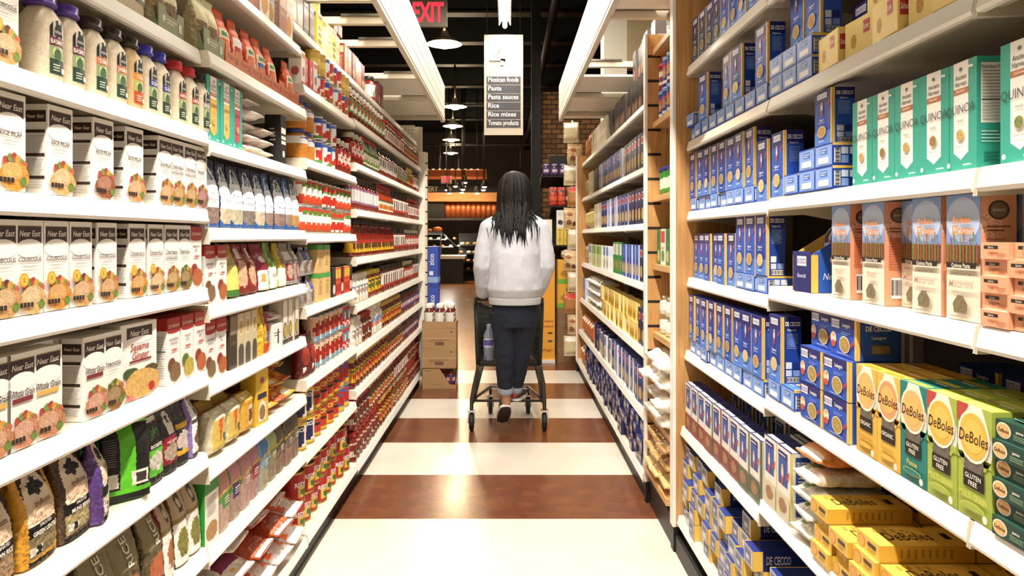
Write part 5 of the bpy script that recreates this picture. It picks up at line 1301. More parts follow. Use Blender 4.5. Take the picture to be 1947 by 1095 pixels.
for z, l in ((0, 'lower'), (.1065, 'upper')):
    row('L', 'C', 5, 3.02, 3.69, [(K['pep'], 'peach can with red peppers')] * 6 + [(K['pep2'], 'red checked can')] * 2, lay=z, layer=l)
    row('L', 'C', 6, 2.81, 3.69, [(K['scla'], 'navy and white tomato can')] * 2 + [(K['cento'], 'yellow and red tomato can')] * 4 + [(K['bluecan'], 'blue tomato can')] * 2, lay=z * 1.067, layer=l)
    row('L', 'C', 7, 2.80, 3.69, [(K['red'], 'large red tomato can')], lay=z * 1.067, layer=l, djit=.02)
# ------------------------------------------------------------------ left side, far bays of jars
def run(i, lay, layer, *segs):
    u = 3.72
    for pr, d, u1 in segs:
        u = row('L', 'DEF', i, u, u1, [(K[pr], d)], gap=.002, lay=lay, layer=layer)
run(1, 0, '', ('j1', 'sauce jar with green slanted label', 4.75), ('j3', 'white label jar with red lid', 5.6), ('j10', 'sauce jar with cream label', 6.38))
run(2, 0, '', ('j7', 'red sauce jar with oval label', 4.05), ('oil', 'green bottle with white label', 4.45), ('j4', 'white label jar with black lid', 5.2), ('j2', 'sauce jar with olive slanted label', 5.7), ('j8', 'sauce jar with yellow label', 6.05), ('j4', 'white label jar with black lid', 6.38))
run(3, 0, '', ('j5', 'wide sauce jar with white script label', 4.5), ('pass', 'orange passata bottle', 5.0), ('j6', 'sauce jar with black figure label', 5.7), ('j3', 'white label jar with red lid', 6.38))
run(4, 0, '', ('hot', 'tall sauce bottle with yellow label', 5.0), ('j6', 'sauce jar with black figure label', 5.6), ('j7', 'red sauce jar with oval label', 6.38))
run(5, 0, '', ('alf', 'white sauce jar', 4.2), ('yel', 'wide jar with yellow label', 4.62), ('j6', 'sauce jar with black figure label', 5.5), ('j7', 'red sauce jar with oval label', 6.0), ('j6', 'sauce jar with black figure label', 6.38))
run(6, 0, '', ('alf', 'white sauce jar', 4.0), ('j11', 'dark sauce jar with tan label', 4.25), ('alf2', 'tall white sauce jar with blue badge', 4.6), ('j8', 'sauce jar with yellow label', 5.4), ('j9', 'sauce jar with blue label', 6.38))
run(7, 0, '', ('j8', 'sauce jar with yellow label', 4.75), ('j10', 'sauce jar with cream label', 5.5), ('j9', 'sauce jar with blue label', 6.38))
run(8, 0, 'lower', ('j11', 'dark sauce jar with tan label', 4.5), ('j8', 'sauce jar with yellow label', 5.0), ('j10', 'sauce jar with cream label', 5.7), ('j11', 'dark sauce jar with tan label', 6.38))
run(8, .162, 'upper', ('j11', 'dark sauce jar with tan label', 4.2), ('j10', 'sauce jar with cream label', 5.0), ('j3', 'white label jar with red lid', 5.7), ('j11', 'dark sauce jar with tan label', 6.38))
# ------------------------------------------------------------------ right side, two near bays
def redge(key, i, px, k, desc, **kw):
    if key is None:
        rec = .07 + .014
        u = FPX * (.64 + rec) / (px - PX0) - K[k]['w'] / 2
        u = min(u, 2.94 - K[k]['w'] / 2)
        if 2.03 - K[k]['w'] / 2 < u < 2.03: u = 2.027 - K[k]['w'] / 2
        elif 2.03 <= u < 2.035 + K[k]['w'] / 2: u = 2.036 + K[k]['w'] / 2
        key = 'Q' if u > 2.03 else 'P' if u > 1.13 else 'P0'
        return put(K[k], 'R', key, i, u, desc, **kw)
    return edge('R', key, i, px, K[k], desc, **kw)
def rrow(i, u0, u1, packs, **k):
    """fill both near bays from the far end towards the camera"""
    for a, b, key in ((2.03, 2.945, 'Q'), (1.13, 2.03, 'P'), (.22, 1.13, 'P0')):
        lo, hi = max(a, u0), min(b, u1)
        if hi - lo > .03: row('R', key, i, lo, hi, packs, **k)
B_, E_ = 'blue pasta box', 'blue pasta box lying end on'
ps = ('p1', 'p2', 'p3', 'p4')
# top shelf
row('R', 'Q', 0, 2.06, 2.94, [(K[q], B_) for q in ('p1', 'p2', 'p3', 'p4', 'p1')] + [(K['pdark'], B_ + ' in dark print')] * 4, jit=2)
row('R', 'P', 0, 1.50, 2.01, [(K[q], B_) for q in ps], jit=2)
# second shelf: a layer lying end on, uprights on it, yellow boxes
K['schar'] = carton('cracker_carton', .12, .07, .075, '#e9cf7c', [('f', .3, .4, .1, .2, '#c8963c', 1), ('r', .62, .5, .82, .85, '#b02a34'), ('t', 'Schar', .72, .68, .14, '#f2e9dc', .18)], [('r', .06, .35, .30, .8, '#b02a34'), ('t', 'Schar', .18, .57, .15, '#f2e9dc', .2), ('r', .42, .08, .98, .92, '#efe9da'), ('t', 'Nutrition', .7, .82, .1, '#4a4640', .4), ('l', .46, .12, .94, .74, 9, '#a8a49a')], [('r', .1, .1, .9, .9, '#ecd68c')])
K['rbar'] = K['p2']
for k, u in enumerate((2.90, 2.795, 2.69, 2.59, 2.49, 2.39, 2.29, 2.19, 2.09)):
    put(K[ps[k % 4]], 'R', 'Q', 1, u, E_, lie=1, dep=.004 + .012 * (k == 0), layer='lower')
put(K['p1'], 'R', 'Q', 1, 2.885, E_, lie=1, dep=-.002, lay=.0505, layer='upper', tw=4)
for k, (u, t) in enumerate(((2.74, 6), (2.44, 0), (2.34, 4), (2.11, 2))):
    put(K[ps[k % 4]], 'R', 'Q', 1, u, B_, lay=.0505, dep=.01, tw=t, layer='upright')
for k, u in enumerate((1.98, 1.885, 1.79)):
    for z, l in ((0, 'lower'), (.0505, 'upper')):
        put(K[ps[(k + 1) % 4]], 'R', 'P', 1, u, E_, lie=1, dep=.004, lay=z, layer=l)
for k, u in enumerate((1.95, 1.85, 1.74, 1.64)):
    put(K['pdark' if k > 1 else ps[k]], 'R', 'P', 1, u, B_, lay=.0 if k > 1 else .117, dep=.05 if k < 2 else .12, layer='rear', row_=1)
for k, u in enumerate((1.66, 1.535, 1.41, 1.285, 1.195)):
    put(K['schar'], 'R', 'P', 1, u, 'pale yellow cracker carton', dep=.006 + .01 * (k % 2), tw=(-4, 3, -6, 2, 0)[k])
for k, u in enumerate((1.47, 1.345, 1.22)):
    put(K['schar'], 'R', 'P', 1, u, 'pale yellow cracker carton', lay=.0755, dep=.03, layer='upper')
# third shelf
row('R', 'Q', 2, 2.16, 2.94, [(K[q], E_) for q in ps], dep=.004, layer='lower', lie=1, jit=.5, djit=.012)
row('R', 'Q', 2, 2.165, 2.94, [(K[q], B_) for q in ('p2', 'p3', 'p1', 'p4')], lay=.0505, dep=.006, layer='upright', jit=2)
put(K['p3'], 'R', 'Q', 2, 2.095, B_, dep=.008); put(K['p1'], 'R', 'P', 2, 1.975, B_, dep=.008)
for k, u in enumerate((1.875, 1.775, 1.68)):
    for z, l in ((0, 'lower'), (.0505, 'upper')):
        if z and k == 0: continue
        put(K[ps[k]], 'R', 'P', 2, u, E_, lie=1, dep=.004, lay=z, layer=l)
put(K['pshort'], 'R', 'P', 2, 1.70, B_, lay=.1015, dep=.012, layer='upright')
for u in (1.93, 1.83): put(K['p4'], 'R', 'P', 2, u, B_, dep=.22, layer='rear', row_=1)
for k, u in enumerate((1.518, 1.433, 1.348, 1.263, 1.186)):
    put(K[('q1', 'q2', 'q1', 'q2', 'q1')[k]], 'R', 'P', 2, u, 'green quinoa carton', tw=(0, 0, 0, 1, -2)[k])
    put(K['q2'], 'R', 'P', 2, u, 'green quinoa carton', dep=.075, layer='rear', row_=1)
for u in (1.050, .964): put(K['q3'], 'R', 'P0', 2, u, 'green quinoa carton at picture edge')
# fourth shelf
row('R', 'Q', 3, 2.36, 2.94, [(K[q], B_) for q in ps], dep=.006, jit=1.5, djit=.02)
row('R', 'Q', 3, 2.06, 2.355, [(K[q], E_) for q in ps], dep=.004, layer='lower', lie=1, jit=.5)
row('R', 'Q', 3, 2.06, 2.355, [(K[q], B_) for q in ('p3', 'p2', 'p1')], lay=.0505, dep=.005, layer='upright', jit=1)
mb = MB()   # opened case with a bag of pasta in it
w, d, h = .10, .17, .195
mb.prism([(-w / 2, 0), (w / 2, 0), (w / 2, h * .5), (-w / 2, h * .5)], -d / 2, -d / 2 + .003, 'y', NAV)
mb.prism([(-d / 2, 0), (d / 2, 0), (d / 2, h), (-d / 2, h * .45)], w / 2 - .003, w / 2, 'x', '#2f5fc0')
mb.prism([(-d / 2, 0), (d / 2, 0), (d / 2, h), (-d / 2, h * .45)], -w / 2, -w / 2 + .003, 'x', YEL)
mb.box(-w / 2 + .003, d / 2 - .003, 0, w / 2 - .003, d / 2, h, '#2f5fc0'); mb.box(-w / 2 + .003, -d / 2 + .003, 0, w / 2 - .003, d / 2 - .003, .003, BLU)
S = Face((-w / 2, -d / 2, 0), (w, 0, 0), (0, 0, h), (0, -1, 0), w, h)
draw(mb, S, [('r', .25, .32, .75, .44, '#e6e3ea'), ('t', 'DE CECCO', .5, .38, .06, '#4b4f92', .46), ('t', 'Gnocchi', .5, .2, .05, '#dfe2ee', .5)])
S = Face((w / 2, -d / 2, 0), (0, d, 0), (0, 0, h), (1, 0, 0), d, h)
draw(mb, S, [('r', 0, 0, .1, .46, YEL), ('t', 'Net Weight', .42, .2, .08, '#dfe6f4', .5, .2)])
K['case'] = kind('shipping_case', 'case', w, d, h, mb)
put(K['case'], 'R', 'P', 3, 1.815, 'cut-open blue and yellow case', dep=.006, tw=3)
K['gno'] = bag('gnocchi_bag', .08, .05, .165, '#e9dfc0', [('r', .1, .45, .9, .98, NAV), ('r', .2, .85, .8, .95, '#e6e3ea')] + figure(.5, .68, 1.3) + [('r', .2, .5, .8, .57, '#c8cfe6')], nu=16, nv=22, neck=.7, seed=81)
put(K['gno'], 'R', 'P', 3, 1.815, 'pasta bag leaning in cut-open case', dep=.05, lay=.012, lean=-13, tw=3)
for u in (1.92, 1.83): put(K['p2'], 'R', 'P', 3, u, B_, dep=.24, layer='rear', row_=1)
for k, (px, q, t) in enumerate(((1582, 'o1', 0), (1640, 'o1', 0), (1735, 'o2', 0), (1800, 'o2', 0))):
    redge('P', 3, px, q, 'orange pasta box with wheat field', tw=t)
    redge('P', 3, px, q, 'orange pasta box with wheat field', dep=.078, layer='rear', row_=1)
put(K['o2'], 'R', 'P', 3, 1.38, 'orange pasta box with wheat field', dep=.045)
for z in range(5):
    for k in range(3 - (z == 4)):
        u = 1.09 - .066 * k + .006 * (z % 2)
        put(K['oe'], 'R', 'P0', 3, u - .0, 'slim orange box end on', lie=1, lay=z * .025, dep=.004 + .006 * ((z + k) % 2), layer=('lowest', 'second lowest', 'middle', 'second highest', 'topmost')[z])
# fifth shelf
row('R', 'Q', 4, 2.055, 2.94, [(K[q], E_) for q in ps], dep=.004, layer='lower', lie=1, jit=.5, djit=.012)
row('R', 'Q', 4, 2.06, 2.94, [(K[q], B_) for q in ('p2', 'p3', 'p1', 'p4')], lay=.0505, dep=.006, layer='upright', jit=2)
for u in (1.965, 1.87): put(K['p2'], 'R', 'P', 4, u, E_, lie=1, dep=.004, layer='lower', tw=-1)
put(K['p3'], 'R', 'P', 4, 1.96, B_, lay=.0505, dep=.006, layer='upright')
for z in range(3):
    l = ('lowest', 'middle', 'topmost')[z]
    put(K['lasa'], 'R', 'P', 4, 1.725, 'blue lasagne box in three-high stack', lay=z * .0855 , dep=.004 if z < 2 else .03, layer=l)
    put(K['lasa'], 'R', 'P', 4, 1.595, 'blue lasagne box in three-high stack', lay=z * .0855 , dep=.004 if z < 2 else .02, layer=l)
for u in (1.47, 1.33, 1.19): put(K['lasa'], 'R', 'P', 4, u, 'shaded blue lasagne box', lay=.0, dep=.23, layer='rear lower', row_=1); put(K['lasa'], 'R', 'P', 4, u, 'shaded blue lasagne box', lay=.0855, dep=.23, layer='rear upper', row_=1)
u = 1.505
for k, (q, d) in enumerate((('b1', 'yellow pasta carton with orange disc'), ('b2', 'yellow pasta carton with orange disc'), ('b3', 'teal pasta carton with orange disc'), ('b4', 'green pasta carton with orange disc'), ('b4', 'green pasta carton with orange disc'))):
    u -= .0845
    for r_ in range(3): put(K[q], 'R', 'P' if u > 1.13 else 'P0', 4, u + .042, d, dep=.006 + r_ * .048, layer='' if not r_ else ('rear', 'third-row')[r_ - 1], row_=r_)
for z in range(6):
    for k in range(2):
        put(K['b5'], 'R', 'P0', 4, 1.038 - .082 * k + .004 * (z % 2), 'dark green carton end on', lie=1, lay=z * .0275, dep=.002 + .008 * ((z + k) % 2), layer=('lowest', 'second lowest', 'third lowest', 'third highest', 'second highest', 'topmost')[z])
# sixth shelf
row('R', 'Q', 5, 2.055, 2.94, [(K['w3'], 'olive and white pasta box')] * 2 + [(K['w2'], 'brown pasta box')] * 3 + [(K['w1'], 'white pasta box with red foot')] * 4, dep=.01, jit=.4)
for k, u in enumerate((1.965, 1.87)):
    for r_ in range(4): put(K['w4'], 'R', 'P', 5, u, 'cream and blue pasta box', dep=.01 + r_ * .07, row_=r_, layer=('', 'second row', 'third row', 'fourth row')[r_])
for k, u in enumerate((2.3, 2.45, 2.6, 2.75)):
    put(K['w3'], 'R', 'Q', 5, u, 'pasta box in the shade', dep=.16, layer='rear', row_=1)
K['clear'] = bag('noodle_packet', .10, .038, .19, '#d9d3c4', [('r', .0, .55, 1, 1, '#e9e4da'), ('f', .3, .22, .22, .12, '#7d9250', 1), ('f', .7, .35, .2, .14, '#e9e2d2', 2)], nu=14, nv=20, pillow=True, neck=.8, seed=91, topd=.01, cat='packet')
K['orange'] = bag('noodle_packet', .11, .045, .19, '#d98a52', [('r', .05, .1, .95, .9, '#e0955c'), ('r', .0, .0, 1, .1, '#efe6da'), ('r', .0, .9, 1, 1, '#efe6da')], nu=14, nv=20, pillow=True, neck=.8, seed=92, topd=.01, cat='packet')
for z in range(4):
    put(K['clear'], 'R', 'P', 5, 1.745 - .004 * z, 'clear noodle packet', lie=1, lay=z * .0445, dep=.0, layer=('lowest', 'second lowest', 'second highest', 'topmost')[z], tw=(4, -5, 3, 0)[z])
put(K['orange'], 'R', 'P', 5, 1.73, 'orange noodle packet on clear packets', lie=1, lay=.179, dep=.01, tw=3)
# yellow boxes stacked flat, stepping down to the camera
u = 1.635
for k in range(6):
    n = 4 - (k in (1, 3, 4)) if k else 4
    for z in range(n):
        put(K['b6'], 'R', 'P' if u > 1.13 else 'P0', 5, u, 'yellow pasta carton lying flat', lie=1, lay=z * .0325, dep=.0 + .008 * ((z + k) % 3), layer=('lowest', 'second lowest', 'second highest', 'topmost')[z])
        if z == n - 1: put(K['b6'], 'R', 'P' if u > 1.13 else 'P0', 5, u, 'yellow pasta carton lying flat', lie=1, lay=z * .0325, dep=.20, layer='rear topmost', row_=1)
    u -= .094
# bottom shelf: boxes stacked end on
rg = random.Random(11)
u = 2.905
k = 0
while u > 1.72:
    key = 'Q' if u > 2.07 else 'P'
    if not (2.0 < u < 2.07):
        n = (5, 5, 5, 5, 4, 5, 4, 4, 5, 4, 4, 4, 4, 4, 3, 4)[k % 16]
        for z in range(n):
            top = z == n - 1
            put(K[('end1', 'end2')[(k * 3 + z) % 2]] if u > 1.90 else K['w5'], 'R', key, 6, u + rg.uniform(-.004, .004), 'yellow edged box end on' if u > 1.90 else 'brick red box end on', lie=1, lay=z * .0555 if u > 1.90 else z * .0505, dep=rg.uniform(.002, .04), layer=('lowest', 'second', 'third', 'fourth', 'fifth', 'sixth')[z] + ' layer')
    u -= .088 if u > 1.98 else .10
    k += 1
# ------------------------------------------------------------------ oak recess unit
def canister(name, r, h, body, lid, label, els):
    mb = MB()
    mb.lathe([(r, 0), (r, h * .86)], 20, body, PLASTIC)
    wrap(mb, r * 1.01, h * .12, h * .8, label, els, 22, 7)
    ld = MB(); ld.lathe([(r * 1.04, h * .86), (r * 1.04, h * .97), (r * .98, h), (.001, h)], 20, lid, PLASTIC)
    return kind(name, 'canister', 2.08 * r, 2.08 * r, h, mb, [('lid', ld, None)])
K['can1'] = canister('breadcrumb_canister', .042, .135, '#2b3f9c', '#7fa4dc', '#24368f', [('r', .1, .05, .9, .2, '#e9e4da'), ('f', .6, .5, .2, .2, '#c8905a', 1), ('r', .1, .7, .9, .85, '#c33a3a')])
K['can2'] = canister('breadcrumb_canister', .040, .125, '#8a2c3a', '#c8303a', '#7c2434', [('r', .1, .1, .9, .3, '#e9dcd0'), ('r', .1, .6, .9, .8, '#e0d0c0')])
K['parm'] = canister('grated_cheese_canister', .040, .125, '#3f8a34', '#2c44ac', '#d9e2c8', [('r', 0, .7, 1, 1, '#3f9a3a'), ('r', .1, .42, .9, .62, '#e9ecdf'), ('t', 'cheese', .5, .5, .14, '#4a7a3a', .7), ('r', 0, 0, 1, .18, '#3f8a34')])
K['grn'] = gbox('stuffing_box', .085, .05, .16, '#2a7a34', '#1f6a2c', '#d9c48a', None, side='#2c7d38', seed=3)
K['grr'] = gbox('stuffing_box', .085, .05, .16, '#e6e0d4', '#c8302c', '#5f9a4a', None, side='#dfd9cc', seed=4)
jv('cheesej', 'cheese_jar', .05, .085, '#d9d2bc', '#b8ac8a', '#efeae0', [], sq=.3, lv=(.25, .6), mat=PLASTIC)
jv('olive', 'pickle_jar', .04, .14, '#cfc8a8', '#c8b884', '#e9e2cc', [('f', .5, .5, .3, .3, '#8a9a5a', 1)], mat=PLASTIC)
K['paper'] = bag('paper_bread_bag', .14, .08, .14, '#9a7448', [('p', [(.35, 0), (.75, 0), (.65, .9), (.5, .9)], '#e6dcc8'), ('e', .2, .15, .05, .03, '#8a2c20')], nu=14, nv=20, neck=.75, seed=95, mat=CARTON)
K['dkbag'] = bag('paper_bread_bag', .12, .07, .138, '#6a4a30', [('r', .1, .3, .9, .7, '#8f6a44'), ('r', .1, .75, .9, .95, '#3a4a7a')], nu=14, nv=18, neck=.75, seed=96)
def orow(i, *a, **k): return row('R', 'O', i, 3.03, 3.475 if i else 3.35, *a, **k)
orow(0, [(K['paper'], 'brown paper bread bag with white panel'), (K['dkbag'], 'dark brown bread bag')])
for z, l in ((0, 'lower'), (.1355, 'upper')):
    orow(1, [(K['can2'], 'dark red canister')] * 1 + [(K['can1'], 'blue canister with light blue lid')] * (4 if z == 0 else 3), lay=z, layer=l)
orow(2, [(K['parm'], 'green grated cheese canister with blue lid')])
orow(3, [(K['grr'], 'white and red stuffing box'), (K['grn'], 'green stuffing box'), (K['grn'], 'green stuffing box')])
for z, l in ((0, 'lower'), (.086, 'upper')):
    put(K['cheesej'], 'R', 'O', 4, 3.40, 'squat cheese jar with white label', lay=z, layer=l)
    put(K['cheesej'], 'R', 'O', 4, 3.285, 'squat cheese jar with white label', lay=z, layer=l)
row('R', 'O', 4, 3.04, 3.22, [(K['olive'], 'pale pickle jar')])
def pbag(key, c, els, seed, w=.136, h=.20, d=.066, name='pasta_bag'):
    K[key] = bag(name, w, d, h, c, els, nu=16, nv=24, pillow=True, neck=.7, seed=seed, topd=.02)
pbag('sh1', '#e9e2d4', [('r', .1, .3, .9, .6, '#efe9de'), ('p', [(.0, .7), (1, .8), (1, .88), (0, .78)], '#c8502c'), ('f', .5, .2, .3, .12, '#d9c49a', 1)], 101, name='tortilla_bag')
pbag('sh2', '#ece6da', [('f', .5, .5, .3, .3, '#e0d2b0', 1)], 102, name='tortilla_bag')
pbag('br1', '#c89a5a', [('f', .5, .5, .4, .35, '#b8884a', 1), ('r', .0, .85, 1, 1, '#e6d8bc')], 103, name='crouton_bag')
pbag('br2', '#b08448', [('f', .5, .5, .45, .4, '#a87a3c', 2)], 104, name='crouton_bag')
pbag('fus', '#d9b878', [('f', .5, .4, .45, .35, '#e0c07c', 3), ('p', [(0, .8), (1, .7), (1, .85), (0, .95)], '#d9602c')], 105, name='crouton_bag')
rg = random.Random(5)
for z in range(4):
    for k in range(3):
        put(K[('sh1', 'sh2')[(z + k) % 2]], 'R', 'O', 5, 3.10 + .145 * k, 'white tortilla bag', lie=1, lay=.078 * z, dep=-.045 + rg.uniform(-.01, .03), tw=rg.uniform(-2, 2), layer=('lowest', 'second lowest', 'second highest', 'topmost')[z])
for z in range(3):
    for k in range(3):
        put(K[('fus', 'br1', 'br2')[z]], 'R', 'O', 6, 3.10 + .145 * k, ('orange banded crouton bag', 'golden crouton bag', 'brown crouton bag')[z], lie=1, lay=.0715 * z, dep=-.01 + rg.uniform(0, .02), tw=rg.uniform(-2, 2), layer=('lowest', 'middle', 'topmost')[z])
# ------------------------------------------------------------------ right side, far bays
DN = '#17204a'
def far(key, name, body, panel, food=None, w=.095, d=.055, h=.19, oval=False, side=None):
    F = [('r', .05, .6, .95, .95, panel)]
    if oval: F += [('e', .5, .78, .34, .11, '#efe6e0'), ('e', .5, .78, .30, .085, '#b82c38')]
    if food: F += [('f', .5, .28, .34, .17, food, 2)]
    Rr = ([('r', 0, 0, 1, 1, side)] if side else []) + [('l', .15, .15, .85, .6, 7, panel if not side else '#a9b4cf')] + ([('e', .5, .8, .36, .08, '#b82c38')] if oval else [])
    K[key] = carton(name, w, d, h, body, F, Rr, [('r', .1, .1, .9, .9, panel)], [('r', .1, .1, .9, .9, '#a9adbc'), ('r', .2, .2, .8, .5, '#d9d6d0'), ('r', .2, .6, .8, .85, '#2a3568')], bev=.001)
far('f1', 'spaghetti_box', DN, '#22305f', '#c8a25a', oval=True); far('f2', 'spaghetti_box', '#232f6c', '#2f4394', '#d9b46a', oval=True, side='#c9d2e6')
far('f3', 'spaghetti_box', '#2c4aa4', '#4466c0', '#d9b46a', side='#dfe6f2'); far('f4', 'dark_gift_box', '#25201f', '#3a3432', '#8f5a3c', w=.10, d=.08, h=.185, side='#5a5048')
far('f5', 'noodle_carton', '#dfd6bc', '#c8bb94', '#d9c79a', w=.07); far('f6', 'noodle_carton', '#e6e4dc', '#6f8fc0', '#cfc79a', w=.07, h=.17, side='#e6e6e6')
far('f7', 'noodle_carton', '#c3cf98', '#7f9a4a', '#d9c78a', w=.07, h=.17); far('f8', 'noodle_carton', '#2f8a3a', '#efece0', '#c8a25a', w=.08, h=.2)
far('f9', 'yellow_noodle_carton', '#dfb53c', '#efd88a', '#b8842c', w=.08, d=.06, h=.10, side='#e9d28a')
K['fs'] = carton('noodle_box', .075, .045, .16, DN, [('r', .1, .6, .9, .9, '#22305f'), ('e', .5, .75, .3, .1, '#b82c38')], [('r', 0, 0, 1, 1, '#1c2858'), ('e', .5, .8, .3, .06, '#b82c38')], [('r', .1, .1, .9, .9, NAV)], [('r', 0, 0, 1, 1, '#8c8478'), ('r', .06, .08, .94, .92, '#3a3f68'), ('r', .12, .2, .6, .8, '#b8aa94'), ('r', .66, .2, .9, .8, '#d2d0cc')], bev=.001)
K['fs2'] = carton('noodle_box', .075, .045, .16, '#26356f', [('r', .1, .6, .9, .9, '#31458c')], [('r', 0, 0, 1, 1, '#24336c')], [('r', .1, .1, .9, .9, '#31458c')], [('r', 0, 0, 1, 1, '#5a5448'), ('r', .06, .08, .94, .92, '#2c3468'), ('r', .1, .5, .9, .86, '#cdc6b8'), ('e', .5, .3, .3, .16, '#a8342c')], bev=.001)
pbag('redbag', '#a8622c', [('r', 0, .82, 1, 1, '#c02c24'), ('r', 0, 0, 1, .14, '#c02c24'), ('f', .5, .5, .4, .3, '#b8743c', 1)], 111, .16, .24, .09, 'chip_bag')
pbag('tan2', '#b8985c', [('f', .5, .5, .4, .35, '#c8a870', 1)], 112, .13, .18, .08, 'chip_bag')
pbag('ybag', '#dcc06a', [('f', .5, .55, .45, .35, '#e6cc84', 1), ('r', .3, .05, .7, .2, '#2c2620')], 113, .17, .18, .1, 'chip_bag')
pbag('wbag', '#e9e4da', [('f', .5, .5, .2, .2, '#c8605a', 1)], 114, .12, .16, .07, 'egg_noodle_bag')
pbag('obag', '#c8602c', [('f', .5, .5, .4, .3, '#d9824a', 1), ('r', .1, .7, .9, .9, '#e9d8c0')], 115, .13, .16, .07, 'egg_noodle_bag')
def frow(i, u0, u1, packs, **k): row('R', 'WXYZ', i, u0, u1, packs, **k)
frow(0, 3.56, 5.3, [(K['f4'], 'dark brown gift box')], djit=.02, layer='lower')
frow(0, 3.56, 4.28, [(K['f4'], 'dark brown gift box')], lay=.186, djit=.03, layer='upper')
frow(0, 5.3, 6.3, [(K['f5'], 'cream noodle carton')])
frow(0, 6.32, 6.85, [(K['redbag'], 'brown chip bag with red ends')])
frow(1, 3.56, 4.6, [(K['f1'], 'navy spaghetti box with red oval')], jit=4); frow(1, 4.6, 5.8, [(K['f3'], 'bright blue spaghetti box'), (K['f2'], 'blue spaghetti box with white side')], jit=5)
frow(1, 5.85, 6.15, [(K['f4'], 'dark box with cream side')]); frow(1, 6.17, 6.5, [(K['f5'], 'cream noodle carton')]); frow(1, 6.5, 6.88, [(K['tan2'], 'tan chip bag')])
frow(2, 3.56, 4.4, [(K['f1'], 'navy spaghetti box with red oval')]); frow(2, 4.4, 5.6, [(K['f2'], 'blue spaghetti box with white side')], jit=5); frow(2, 5.62, 6.1, [(K['f5'], 'cream noodle carton')]); frow(2, 6.12, 6.86, [(K['ybag'], 'yellow chip bag')])
frow(3, 3.56, 4.0, [(K['f1'], 'navy spaghetti box with red oval')]); frow(3, 4.0, 4.6, [(K['f3'], 'bright blue spaghetti box')]); frow(3, 4.6, 4.95, [(K['f8'], 'green noodle carton')]); frow(3, 4.97, 5.6, [(K['f6'], 'white noodle carton')], jit=6); frow(3, 5.6, 6.2, [(K['f7'], 'pale green noodle carton')]); frow(3, 6.22, 6.5, [(K['f6'], 'white noodle carton')]); frow(3, 6.5, 6.86, [(K['tan2'], 'tan chip bag')])
frow(4, 3.56, 3.95, [(K['f1'], 'navy spaghetti box with red oval')], djit=.01)
for z in range(2): frow(4, 3.97, 5.6, [(K['f9'], 'yellow noodle carton')], lay=z * .101, layer=('lower', 'upper')[z], djit=.03)
for z in range(3): frow(4, 5.65, 6.55, [(K['wbag'], 'white egg noodle bag')], lay=z * .076, lie=1, layer=('lower', 'middle', 'upper')[z], jit=4, gap=.012)
frow(4, 6.6, 6.87, [(K['f3'], 'bright blue spaghetti box')])
frow(5, 3.56, 4.9, [(K['f2'], 'blue spaghetti box with white side')], jit=6, djit=.02); frow(5, 4.92, 5.9, [(K['f6'], 'white noodle carton'), (K['f1'], 'navy spaghetti box with red oval')], jit=6, djit=.02)
frow(5, 5.92, 6.85, [(K['obag'], 'orange egg noodle bag')], jit=4)
rg = random.Random(3)
u, k = 3.60, 0
while u < 6.3:
    n = 5 - (k % 3 == 1)
    for z in range(n):
        kk = 'WXYZ'[min(3, int((u - 3.53) / .84))]
        if abs((u - 3.53) % .84) > .04 and abs((u - 3.53) % .84) < .80:
            put(K[('fs', 'fs2')[(k + z) % 2]], 'R', kk, 6, u + rg.uniform(-.003, .003), 'small noodle box end on', lie=1, lay=z * .0455, dep=rg.uniform(.002, .032), layer=('lowest', 'second', 'third', 'fourth', 'fifth')[z] + ' layer')
    u += .0805 if True else 0
    k += 1
for z in range(2): frow(6, 6.32, 6.86, [(K['obag'], 'orange egg noodle bag')], jit=3, dep=.014 if not z else .1, layer='' if not z else 'rear')
# ------------------------------------------------------------------ cartons and cases at the end of the left shelves
def place(pr, loc, rz, label, group=None):
    o = clone(pr, Matrix.Translation(loc) @ Matrix.Rotation(R(rz), 4, 'Z'))
    o['label'] = label
    if group: o['group'] = group
    return o
KR = '#a9855c'
def kraft(w, d, h):
    return carton('shipping_carton', w, d, h, KR, [('r', .0, .47, 1, .53, '#b8956c'), ('l', .2, .28, .8, .45, 2, '#7a5c3e'), ('r', .38, .14, .64, .3, '#6e5238'), ('e', .86, .82, .04, .06, '#7a5c3e')], [('r', 0, .47, 1, .53, '#b8956c')], [('r', .46, 0, .54, 1, '#b8956c')], cat='carton')
KC = kraft(.28, .26, .162)
place(KC, (-.565, 6.25, .170), 0, 'brown shipping carton, lower of two below the jar tray', 'stacked brown cartons')
place(KC, (-.565, 6.25, .333), 1, 'brown shipping carton, directly under the tray of jars', 'stacked brown cartons')
mb = MB()    # bottom carton with a slanting cut front
w, d, h, t = .28, .26, .168, .004
mb.box(-w / 2, -d / 2, 0, w / 2, d / 2, t, KR); mb.box(-w / 2, d / 2 - t, t, w / 2, d / 2, h, KR); mb.box(-w / 2, -d / 2, t, -w / 2 + t, d / 2 - t, h, KR)
mb.prism([(-w / 2, t), (w / 2, t), (w / 2, .03), (w * .32, .035), (w * .05, h * .9), (0, h), (-w / 2, h)], -d / 2, -d / 2 + t, 'y', KR)
mb.box(w / 2 - t, -d / 2 + t, t, w / 2, d / 2 - t, .05, KR); mb.box(-w / 2, -d / 2, h - t, w / 2, d / 2, h, '#8f6f4a')
S = Face((-w / 2, -d / 2, 0), (w, 0, 0), (0, 0, h), (0, -1, 0), w, h)
draw(mb, S, [('t', '12 / 24 OZ', .16, .88, .08, '#5a4330', .22), ('l', .3, .16, .66, .22, 1, '#7a5c3e')])
o = mb.obj('shipping_carton'); o.location = (-.565, 6.25, 0); tag(o, 'cut-open brown carton on the floor with jars showing inside', 'carton')
mb = MB()
mb.box(-w / 2, -d / 2, 0, w / 2, d / 2, t, KR)
